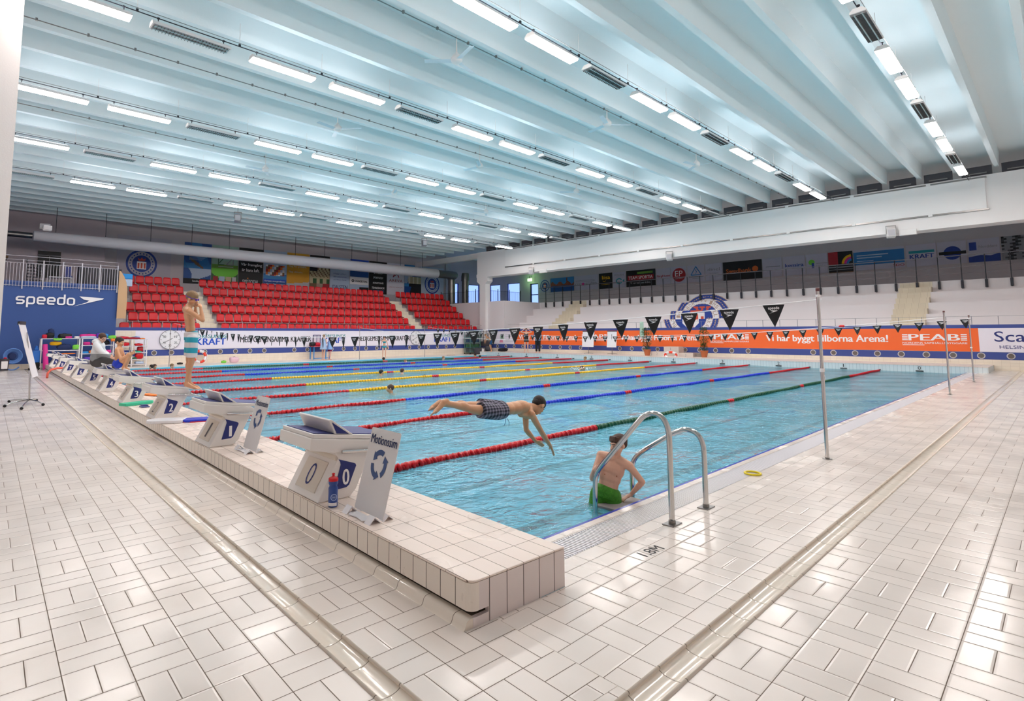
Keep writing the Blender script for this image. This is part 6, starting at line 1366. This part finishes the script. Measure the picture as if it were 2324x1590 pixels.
def figure(name, lb, j, s=.85, skin='skin', hairm='hair_brown', vox=.008, hairk='short', lower=True, up=None, hands=None, face_open=True, det=True, group=None, fat=1., hair_on=True, cat='person', base=None, torso=True, feet=True):
    V = {k: Vector(v) for k, v in j.items()}; w = s*fat
    hipc = (V['hipL']+V['hipR'])/2; shc = (V['shL']+V['shR'])/2; upv = unit(V['neck']-hipc); lat = unit(V['shL']-V['shR']); hl = V['hipL']-V['hipR']; hlat = unit(hl if hl.length > .03 else lat)
    t = thing(name, lb, cat, base or (hipc.x, hipc.y, min(v.z for v in V.values())), group=group); L0 = Vector(t.location)
    b = MB(); A0 = frame(upv, hlat); A1 = frame(upv, lat); Am = frame(upv, hlat+lat)
    if torso:
        b.ell(hipc+upv*.02*s, (.135*w, .092*w, .105*s), A0, 18)
        tl = (V['neck']-hipc)
        b.ell(hipc+tl*.30, (.112*w, .078*w, .14*s), Am, 18); b.ell(hipc+tl*.52, (.122*w, .082*w, .15*s), Am, 18); b.ell(hipc+tl*.72, (.138*w, .088*w, .125*s), A1, 18)
    nb = V['neck']; hd = V['head']; fd = V['face']-V['head']; hup = up or (hd-nb)
    for sd in 'LR':
        sh = V['sh'+sd]; b.cap(sh, shc+(sh-shc)*.3+upv*.01, .050*s, .060*s); b.cap(sh+(nb-sh)*.2, nb+upv*.01, .036*s, .044*s)
        b.cap(sh+(shc-sh)*.35, sh+(hipc-sh)*.22+(shc-sh)*.35, .045*s, .045*s)
        if 'el'+sd in V:
            el, wr = V['el'+sd], V['wr'+sd]; b.cap(sh, el, .044*s, .033*s); b.cap(el, el+(wr-el)*.35, .034*s, .035*s); b.cap(el+(wr-el)*.3, wr, .034*s, .0215*s)
            tip = V.get('tip'+sd, wr+(wr-el).normalized()*.1); hn = (hands or {}).get(sd, {}); hand(b, wr, tip, hn.get('n', -fd), s*.95, hn.get('curl', .25), hn.get('spread', .12), hn.get('side', 1 if sd == 'L' else -1))
        if lower:
            hp, kn = V['hip'+sd], V['kn'+sd]; b.cap(hp, kn, .078*w, .050*s); b.ell(kn, .050*s)
            if 'an'+sd in V:
                an = V['an'+sd]; he = V.get('heel'+sd, an-Vector((0, 0, .05*s))); to = V['toe'+sd]; b.cap(kn, an, .047*s, .029*s); bk = (he-an)-(to-an)*.3; bk = -(to-he).normalized()
                b.ell(kn+(an-kn)*.3+bk*.012, (.046*s, .048*s, .10*s), frame(kn-an, hlat), 12)
                if feet:
                    b.cap(he+(an-he)*.35, an, .030*s, .030*s); b.cap(he+(an-he)*.25, to+(he-to)*.25, .028*s, .026*s); fs = unit(V['toe'+sd]-he); lt = (hlat-fs*hlat.dot(fs)).normalized()
                    b.cap(an, to+(he-to)*.35, .026*s, .022*s)
                    for q in range(5): p = to+(he-to)*.22+lt*(-.028+.014*q)*s*(1 if sd == 'L' else -1); b.cap(p, to+lt*(-.030+.015*q)*s*(1 if sd == 'L' else -1)+(he-to)*.02*q, .011*s, (.011 if q == 4 else .0085)*s, 8)
    b.cap(nb-upv*.02, hd-(hup.normalized())*.035*s, .050*s, .043*s)
    Ah, P = head(b, hd, fd, hup, s*1.06 if s < 1 else s, det)
    b.v = [tuple(Vector(v)-L0) for v in b.v]
    remesh(b, 'body', skin, t, vox)
    P2 = lambda x, y, z: P(x, y, z)-L0
    if hair_on: hair(t, P2, Ah, s*1.06 if s < 1 else s, hairm, vox, hairk)
    if det: face(t, P2, s, None, face_open)
    return t, V, dict(hipc=hipc, upv=upv, hlat=hlat, A0=A0, Am=Am, L0=L0, shc=shc, P=P2, Ah=Ah, s=s, w=w)
def shorts(t, V, K, mt, f=.62, vox=.008, r0=.094, r1=.088, top=.06, nm='swim_shorts', low=0.):
    b = MB(); s, w = K['s'], K['w']; b.ell(K['hipc']+K['upv']*.02*s, (.158*w, .116*w, .118*s), K['A0'], 18); b.frust(K['hipc']-K['upv']*.02*s, K['hipc']+K['upv']*top*s, 0.156*w, .142*w, 20, flat=.78, side=K['hlat'])
    for sd in 'LR':
        hp, kn = V['hip'+sd], V['kn'+sd]; b.frust(hp, hp+(kn-hp)*f, r0*w, r1*s, 18); b.ell(hp, r0*w*1.0)
    b.v = [tuple(Vector(v)-K['L0']) for v in b.v]; return remesh(b, nm, mt, t, vox, 2)
def stripes(name, c1, c2, period, off, axis=2, wob=.3):
    m = bpy.data.materials.new(name); m.use_nodes = True; MT[name] = m; N = NT(m); nt = m.node_tree; b = nt.nodes['Principled BSDF']; b.inputs['Roughness'].default_value = .75
    tc = nt.nodes.new('ShaderNodeTexCoord'); sp = nt.nodes.new('ShaderNodeSeparateXYZ'); nt.links.new(tc.outputs['Object'], sp.inputs[0])
    z = N.m('ADD', sp.outputs[axis], N.m('MULTIPLY', N.m('SINE', N.m('MULTIPLY', sp.outputs[0], 22.)), .008*wob)); f = N.m('FRACT', N.m('DIVIDE', N.m('SUBTRACT', z, off), period))
    nt.links.new(N.mix(N.m('GREATER_THAN', f, .5), lin(c1), lin(c2)), b.inputs['Base Color']); return m
def plaid(name, c1, c2, c3, sc):
    m = bpy.data.materials.new(name); m.use_nodes = True; MT[name] = m; N = NT(m); nt = m.node_tree; b = nt.nodes['Principled BSDF']; b.inputs['Roughness'].default_value = .8
    tc = nt.nodes.new('ShaderNodeTexCoord'); sp = nt.nodes.new('ShaderNodeSeparateXYZ'); nt.links.new(tc.outputs['Object'], sp.inputs[0])
    a = N.m('GREATER_THAN', N.m('SINE', N.m('MULTIPLY', sp.outputs[0], sc)), .1); c = N.m('GREATER_THAN', N.m('SINE', N.m('MULTIPLY', N.m('ADD', sp.outputs[2], N.m('MULTIPLY', sp.outputs[1], .6)), sc*1.2)), .0)
    nt.links.new(N.mix(c, N.mix(a, lin(c1), lin(c2)), N.mix(a, lin(c2), lin(c3))), b.inputs['Base Color']); return m
# --- the diver
plaid('plaid_shorts', '1a1c28', '5c5868', '8c8698', 150)
j = JP['diver']
t, V, K = figure('person', 'diving boy in dark plaid shorts stretched over the water of the nearest lanes', j, .86, 'skin', 'hair_dark', .0065, up=Vector((-.45, 0, .9)), hands={'R': dict(n=(-.6, .3, -.2), curl=.06, spread=.02), 'L': dict(n=(-.6, -.3, -.2), curl=.06, spread=.02)}, fat=.98)
shorts(t, V, K, 'plaid_shorts', .66, .008, .098, .096, .075)
b = MB(); q = K['hipc']-K['L0']+Vector((.08, -.04, -.09)); b.tube([q, q+Vector((-.01, 0, -.05)), q+Vector((-.03, 0, -.075))], .0025, 5); b.tube([q+Vector((.02, 0, 0)), q+Vector((.05, 0, -.04)), q+Vector((.05, 0, -.08))], .0025, 5); b.build('drawstring', 'mark_blue', t)
# --- the boy climbing out
m = mat('green_shorts', '3f8a1c', .6, bump=.5, bscale=70, vary=.5)
t, V, K = figure('person', 'bare-chested boy in green shorts climbing out between the steel hand rails', JP['ladder'], .80, 'skin_light', 'hair_brown', .0055, 'fringe', up=Vector((.10, .02, 1)), hands={'R': dict(n=(.5, -.3, -.1), curl=.75, spread=.05), 'L': dict(n=(0, .05, -1), curl=.12, spread=.3)}, face_open=False)
shorts(t, V, K, 'green_shorts', .7, .007, .100, .100, .05)
b = MB(); P = lambda v: Vector(v)-K['L0']; c_ = V['neck']+(K['hipc']-V['neck'])*.42
for x in (-1, 1):
    f_ = K['Am'] @ Vector((0, -1, 0)); f_ = f_ if f_.dot(Vector((-.7, -.7, 0))) > 0 else -f_; b.ell(P(c_+K['hlat']*x*.052+f_*.070), (.006, .006, .006))
b.build('nipples', mat('areola', 'b87458', .6), t, smooth=True)
# --- the boy standing on block two
stripes('striped_shorts', '2aa0b8', 'ddd8da', .155, .07)
t, V, K = figure('person', 'boy in turquoise and white striped shorts standing on starting block two adjusting goggles', JP['standing'], .93, 'skin', 'hair_fair', .0075, 'short', up=Vector((-.25, 0, 1)), hands={'R': dict(n=(0, .9, -.2), curl=.55, spread=.05), 'L': dict(n=(0, -.9, -.2), curl=.55, spread=.05)}, fat=.92)
shorts(t, V, K, 'striped_shorts', .82, .008, .094, .084, .10)
s_ = K['s']; b = MB(); b.tube([K['P'](math.sin(a)*.083, math.cos(a)*.098-.012, .02+.012*math.cos(a)) for a in np.linspace(0, 2*PI, 31)[:-1]], .0045, 6, closed=True); b.build('goggle_strap', 'purple', t, smooth=True)
b = MB()
for x in (-1, 1): b.ell(K['P'](x*.030, .080, .012), (.021, .010, .013), K['Ah'])
b.build('goggles', 'purple', t, smooth=True)
# --- adult in hooded sweater
j = dict(JP['adult']); h_ = Vector(j.pop('hip')); j['hipL'] = tuple(h_+Vector((.03, .14, 0))); j['hipR'] = tuple(h_+Vector((-.0, -.12, 0)))
for a in 'LR':
    k_ = Vector(j['kn'+a]); j['kn'+a] = (k_.x+.12, k_.y, k_.z-.02); j['an'+a] = (k_.x+.14, k_.y, .32); j['toe'+a] = (k_.x+.30, k_.y, .26)
t, V, K = figure('person', 'seated adult with glasses in a white and grey hooded sweater and dark trousers', j, 1.08, 'skin_light', 'hair_brown', .012, up=Vector((.0, 0, 1)), fat=1.25)
b = MB(); Lz = K['L0']; hc, nk = K['hipc'], V['neck']; tl = nk-hc
b.ell(hc+tl*.20, (.20, .17, .17), K['A0'], 18); b.ell(hc+tl*.45, (.205, .165, .2), K['Am'], 18); b.ell(hc+tl*.74, (.195, .14, .15), K['Am'], 18)
for sd in 'LR': b.cap(V['sh'+sd], V['el'+sd], .078, .066); b.cap(V['el'+sd], V['wr'+sd], .064, .045); b.cap(V['sh'+sd], nk, .08, .07)
b.ell(nk+Vector((-.07, -.0, .0)), (.09, .10, .07)); b.v = [tuple(Vector(v)-Lz) for v in b.v]
m = bpy.data.materials.new('hoodie_mix'); m.use_nodes = True; MT['hoodie_mix'] = m; N = NT(m); nt = m.node_tree; bs = nt.nodes['Principled BSDF']; bs.inputs['Roughness'].default_value = .95; tc = nt.nodes.new('ShaderNodeTexCoord'); sp = nt.nodes.new('ShaderNodeSeparateXYZ'); nt.links.new(tc.outputs['Object'], sp.inputs[0])
nt.links.new(N.mix(N.m('GREATER_THAN', sp.outputs[2], .98-Lz.z), lin('8e9094'), lin('dcdcde')), bs.inputs['Base Color']); remesh(b, 'hooded_sweater', 'hoodie_mix', t, .014, 3)
b = MB(); b.ell(hc, (.19, .17, .14), K['A0'])
for sd in 'LR': b.cap(V['hip'+sd], V['kn'+sd], .115, .085); b.cap(V['kn'+sd], V['an'+sd], .085, .06)
b.v = [tuple(Vector(v)-Lz) for v in b.v]; remesh(b, 'trousers', 'trousers', t, .014, 3)
b = MB()
for x in (-1, 1): b.tube([K['P'](x*.033+.02*math.cos(a), .098, .003+.015*math.sin(a)) for a in np.linspace(0, 2*PI, 13)[:-1]], .003, 5, closed=True); b.tube([K['P'](x*.053, .095, .006), K['P'](x*.078, -.005, .006)], .003, 5)
b.build('glasses', 'black', t)
# --- crouching boy in blue trunks
j = dict(JP['sitting']); h_ = Vector(j.pop('hip')); j['hipL'] = tuple(h_+Vector((.02, .10, -.02))); j['hipR'] = tuple(h_+Vector((-.02, -.08, -.02)))
t, V, K = figure('person', 'dark-haired boy in blue trunks crouching on starting block four', j, .92, 'skin', 'hair_dark', .0105, up=Vector((0, 0, 1)), fat=1.0)
shorts(t, V, K, 'speedo_blue', .32, .012, .092, .09, .04, 'swim_trunks')
# --- small standing people: generic poses
def stand(name, lb, x, y, z, h, yaw, skin='skin_light', hairm='hair_brown', pose='down', vox=.012, hairk='short', group=None, fat=1.):
    """yaw 0 looks along +X"""
    k = h/1.75; R_ = Matrix.Rotation(yaw, 3, 'Z'); W_ = lambda a, b_, c_: tuple(Vector((x, y, z))+R_ @ Vector((a, b_, c_))*k)
    j = dict(hipL=W_(0, .10, .90), hipR=W_(0, -.10, .90), knL=W_(.03, .10, .48), knR=W_(-.01, -.10, .48), anL=W_(0, .11, .07), anR=W_(-.08, -.11, .07), heelL=W_(-.03, .11, .03), heelR=W_(-.11, -.11, .03), toeL=W_(.18, .13, .02), toeR=W_(.10, -.13, .02),
             neck=W_(0, 0, 1.46), head=W_(.02, 0, 1.62), face=W_(.14, 0, 1.60), shL=W_(0, .18, 1.40), shR=W_(0, -.18, 1.40), elL=W_(-.02, .25, 1.12), elR=W_(-.02, -.25, 1.12), wrL=W_(.03, .30, .88), wrR=W_(.03, -.30, .88))
    if pose == 'head': j.update(elL=W_(.06, .38, 1.46), elR=W_(.06, -.38, 1.46), wrL=W_(.06, .16, 1.66), wrR=W_(.06, -.16, 1.66), tipL=W_(.06, .06, 1.70), tipR=W_(.06, -.06, 1.70))
    if pose == 'fold': j.update(elL=W_(.04, .22, 1.14), elR=W_(.04, -.22, 1.14), wrL=W_(.20, .04, 1.14), wrR=W_(.20, -.04, 1.18))
    if pose == 'bend': j.update(neck=W_(.36, 0, 1.28), head=W_(.46, 0, 1.38), face=W_(.56, 0, 1.30), shL=W_(.32, .17, 1.24), shR=W_(.32, -.17, 1.24), elL=W_(.46, .20, 1.02), elR=W_(.46, -.20, 1.02), wrL=W_(.52, .18, .80), wrR=W_(.52, -.18, .80), knL=W_(.14, .1, .5), hipL=W_(-.04, .1, .88), hipR=W_(-.04, -.1, .88))
    t, V, K = figure(name, lb, j, k*1.0, skin, hairm, vox, hairk, group=group, det=True, fat=fat, up=R_ @ Vector((.05, 0, 1)))
    K['W'] = W_; return t, V, K
def garment(t, K, prims, name, mt, vox=.014):
    b = MB(); W_, L0, k = K['W'], K['L0'], K['s']
    for p in prims:
        if p[0] == 'e': b.ell(W_(*p[1]), tuple(q*k for q in p[2]), Matrix.Rotation(K.get('yaw', 0), 3, 'Z'))
        else: b.frust(W_(*p[1]), W_(*p[2]), p[3]*k, p[4]*k, 16)
    b.v = [tuple(Vector(v)-L0) for v in b.v]; return remesh(b, name, mt, t, vox, 3)
t, V, K = stand('person', 'girl in a turquoise bikini standing at the far pool edge', 16.6, 26.0, 0, 1.32, R(-118), 'skin_light', 'hair_brown', 'down', hairk='long', fat=.85)
shorts(t, V, K, 'teal', .10, .012, .088, .088, .02, 'bikini_bottom'); garment(t, K, [('f', (.04, -.11, 1.29), (.04, .11, 1.29), .075, .075)], 'bikini_top', 'teal')
t, V, K = stand('person', 'taller child wrapped in a pale blue towel walking by the blue framed table', 13.0, 26.75, 0, 1.45, R(20), 'skin_light', 'hair_fair', 'fold', fat=.9)
garment(t, K, [('f', (-.02, 0, .72), (0, 0, 1.44), .24, .15), ('e', (0, 0, 1.36), (.13, .20, .12))], 'towel', 'towel_blue')
t, V, K = stand('person', 'smaller child wrapped in a towel with dark pink shorts walking by the blue framed table', 13.45, 26.85, 0, 1.30, R(15), 'skin_light', 'hair_brown', 'fold', fat=.9)
garment(t, K, [('f', (-.02, 0, .78), (0, 0, 1.44), .23, .14), ('e', (0, 0, 1.36), (.12, .19, .12))], 'towel', mat('towel_mix', '8fb0e0', .9, bump=.4, bscale=20, vary=.3)); shorts(t, V, K, mat('pink_dark', '7a1c48', .7, vary=.6, bscale=12), .6, .014, .10, .10, .05)
t, V, K = stand('person', 'boy in dark blue shorts bending forward on the far deck in the corner', 25.3, 25.6, Z0, 1.45, R(150), 'skin', 'hair_fair', 'bend', fat=.9)
shorts(t, V, K, mat('petrol', '164a78', .7), .75, .012, .10, .10, .05)
t, V, K = stand('person', 'woman in a black swimsuit with raised arms on the far deck', 25.5, 22.5, Z0, 1.62, R(-140), 'skin_light', 'hair_dark', 'head', fat=.95)
garment(t, K, [('e', (0, 0, .93), (.15, .17, .15)), ('f', (0, 0, .78), (0, 0, 1.05), .19, .145), ('f', (0, 0, 1.0), (0, 0, 1.33), .145, .15), ('f', (.05, -.10, 1.25), (.02, -.11, 1.43), .035, .02), ('f', (.05, .10, 1.25), (.02, .11, 1.43), .035, .02)], 'swimsuit', 'black')
t, V, K = stand('person', 'person in a blue jacket and black trousers holding a white paper on the far deck', 25.6, 21.6, Z0, 1.62, R(-140), 'skin_light', 'hair_dark', 'fold')
garment(t, K, [('f', (0, 0, .86), (0, 0, 1.38), .20, .19), ('e', (0, 0, 1.38), (.13, .21, .08)), ('f', (0, .18, 1.40), (.04, .23, 1.14), .07, .06), ('f', (0, -.18, 1.40), (.04, -.23, 1.14), .07, .06), ('f', (.04, .22, 1.14), (.18, .06, 1.14), .06, .05), ('f', (.04, -.22, 1.14), (.18, -.06, 1.16), .06, .05)], 'jacket', mat('jacket_blue', '3a4a78', .8))
garment(t, K, [('e', (0, 0, .92), (.15, .18, .12)), ('f', (0, .10, .92), (0, .10, .1), .105, .07), ('f', (0, -.10, .92), (-.06, -.10, .1), .105, .07)], 'trousers', 'black')
b = MB(); c_ = Vector(K['W'](.26, 0, 1.12)); tt = thing('paper_sheet', 'white paper held by the person in the blue jacket', 'paper', tuple(c_), R(-140)); MB().box((0, 0, 0), (.02, .30, .22)).build('sheet', 'plastic_white', tt)
# --- swimmers in the water
def swimmer(lb, x, y, yaw, hairm, skin='skin', pose='head', z=None, s=.95, cap=None):
    k = s; R_ = Matrix.Rotation(yaw, 3, 'Z'); z = -.05 if z is None else z; W_ = lambda a, b_, c_: Vector((x, y, z))+R_ @ Vector((a, b_, c_))*k
    t = thing('person', lb, 'person', (x, y, z), group=None); b = MB(); L0 = Vector(t.location)
    A, P = head(b, W_(.02, 0, .115), R_ @ Vector((1, 0, -.05)), Vector((0, 0, 1)), k, True); b.cap(W_(0, 0, .08), W_(-.02, 0, -.04), .05*k, .055*k); b.cap(W_(-.02, -.15, -.06), W_(-.02, .15, -.06), .055*k, .055*k); b.ell(W_(-.04, 0, -.18), (.12*k, .12*k, .16*k))
    if pose == 'crawl':
        b.cap(W_(0, .15, -.05), W_(.12, .25, .16), .042*k, .034*k); b.cap(W_(.12, .25, .16), W_(.35, .24, .10), .034*k, .022*k); hand(b, W_(.35, .24, .10), W_(.45, .23, .03), (0, 0, -1), k, .1)
    if pose == 'back': b.cap(W_(-.05, 0, -.01), W_(-.45, 0, -.05), .09*k, .08*k)
    b.v = [tuple(Vector(v)-L0) for v in b.v]; remesh(b, 'body', skin, t, .010, 3)
    P2 = lambda a, b_, c_: P(a, b_, c_)-L0
    hair(t, P2, A, k*(1.02), hairm, .010); face(t, P2, k, None); return t
SW = [('swimmer with dark hair in the far left corner, left of the two by the shelves', 3.9, 25.0, 2.2, 'hair_dark'), ('swimmer with bare face close behind the dark-haired one in the far left corner', 4.1, 25.35, -1.2, 'hair_brown'), ('fair swimmer in the far left lane, apart from the pair', 4.75, 25.2, -.8, 'hair_fair'),
 ('dark-haired swimmer at the green rope below the black pennants', 15.4, 24.3, 1.2, 'hair_dark'), ('fair-haired swimmer with yellow armbands behind the blue ropes', 14.6, 21.2, -1.2, 'hair_fair'), ('dark-haired swimmer facing right beside a yellow rope, left of the pair', 9.05, 15.2, .1, 'hair_dark'), ('brown-haired swimmer facing right beside a yellow rope, right of the pair', 10.0, 15.2, .4, 'hair_brown'),
 ('brown-haired swimmer facing left in lane three behind the diver', 5.75, 9.9, 2.6, 'hair_brown'), ('swimmer with reddish face at the far end of the green rope', 18.7, 23.0, -1.4, 'hair_fair'), ('dark-haired swimmer near the corner by the trolleys', 23.2, 25.0, 2.0, 'hair_dark'), ('dark-haired swimmer facing the far wall by the red ropes', 21.3, 22.6, .5, 'hair_dark'), ('girl looking left in front of lane number six', 24.1, 16.85, 2.4, 'hair_fair'), ('half-submerged swimmer between the yellow ropes', 9.8, 13.6, .3, 'hair_dark'), ('dark-haired child just behind starting block four', 1.3, 13.9, 1.0, 'hair_dark')]
for i, (lb, x, y, a, hm) in enumerate(SW):
    swimmer(lb, x, y, a, hm, 'skin' if i % 2 else 'skin_light', z=-.05 if i != 12 else -.20)
t = swimmer('crawl swimmer splashing between the yellow ropes near the far end', 16.9, 11.95, 3.0, 'hair_brown', pose='crawl', z=-.10)
b = MB(); rg = random.Random(4)
for i in range(60): b.ell((16.6+rg.gauss(0, .35), 11.9+rg.gauss(0, .25), -.04+abs(rg.gauss(0, .07))), rg.uniform(.006, .022), None, 6)
tag(b.build('water_splash', mat('foam', 'f4fafc', .3)), 'white splash around the crawl swimmer', 'splash', kind='stuff')
t = swimmer('child half hidden behind the sign holding the wall beside starting block one', .35, 3.78, 2.6, 'hair_fair', z=-.02, s=.85)
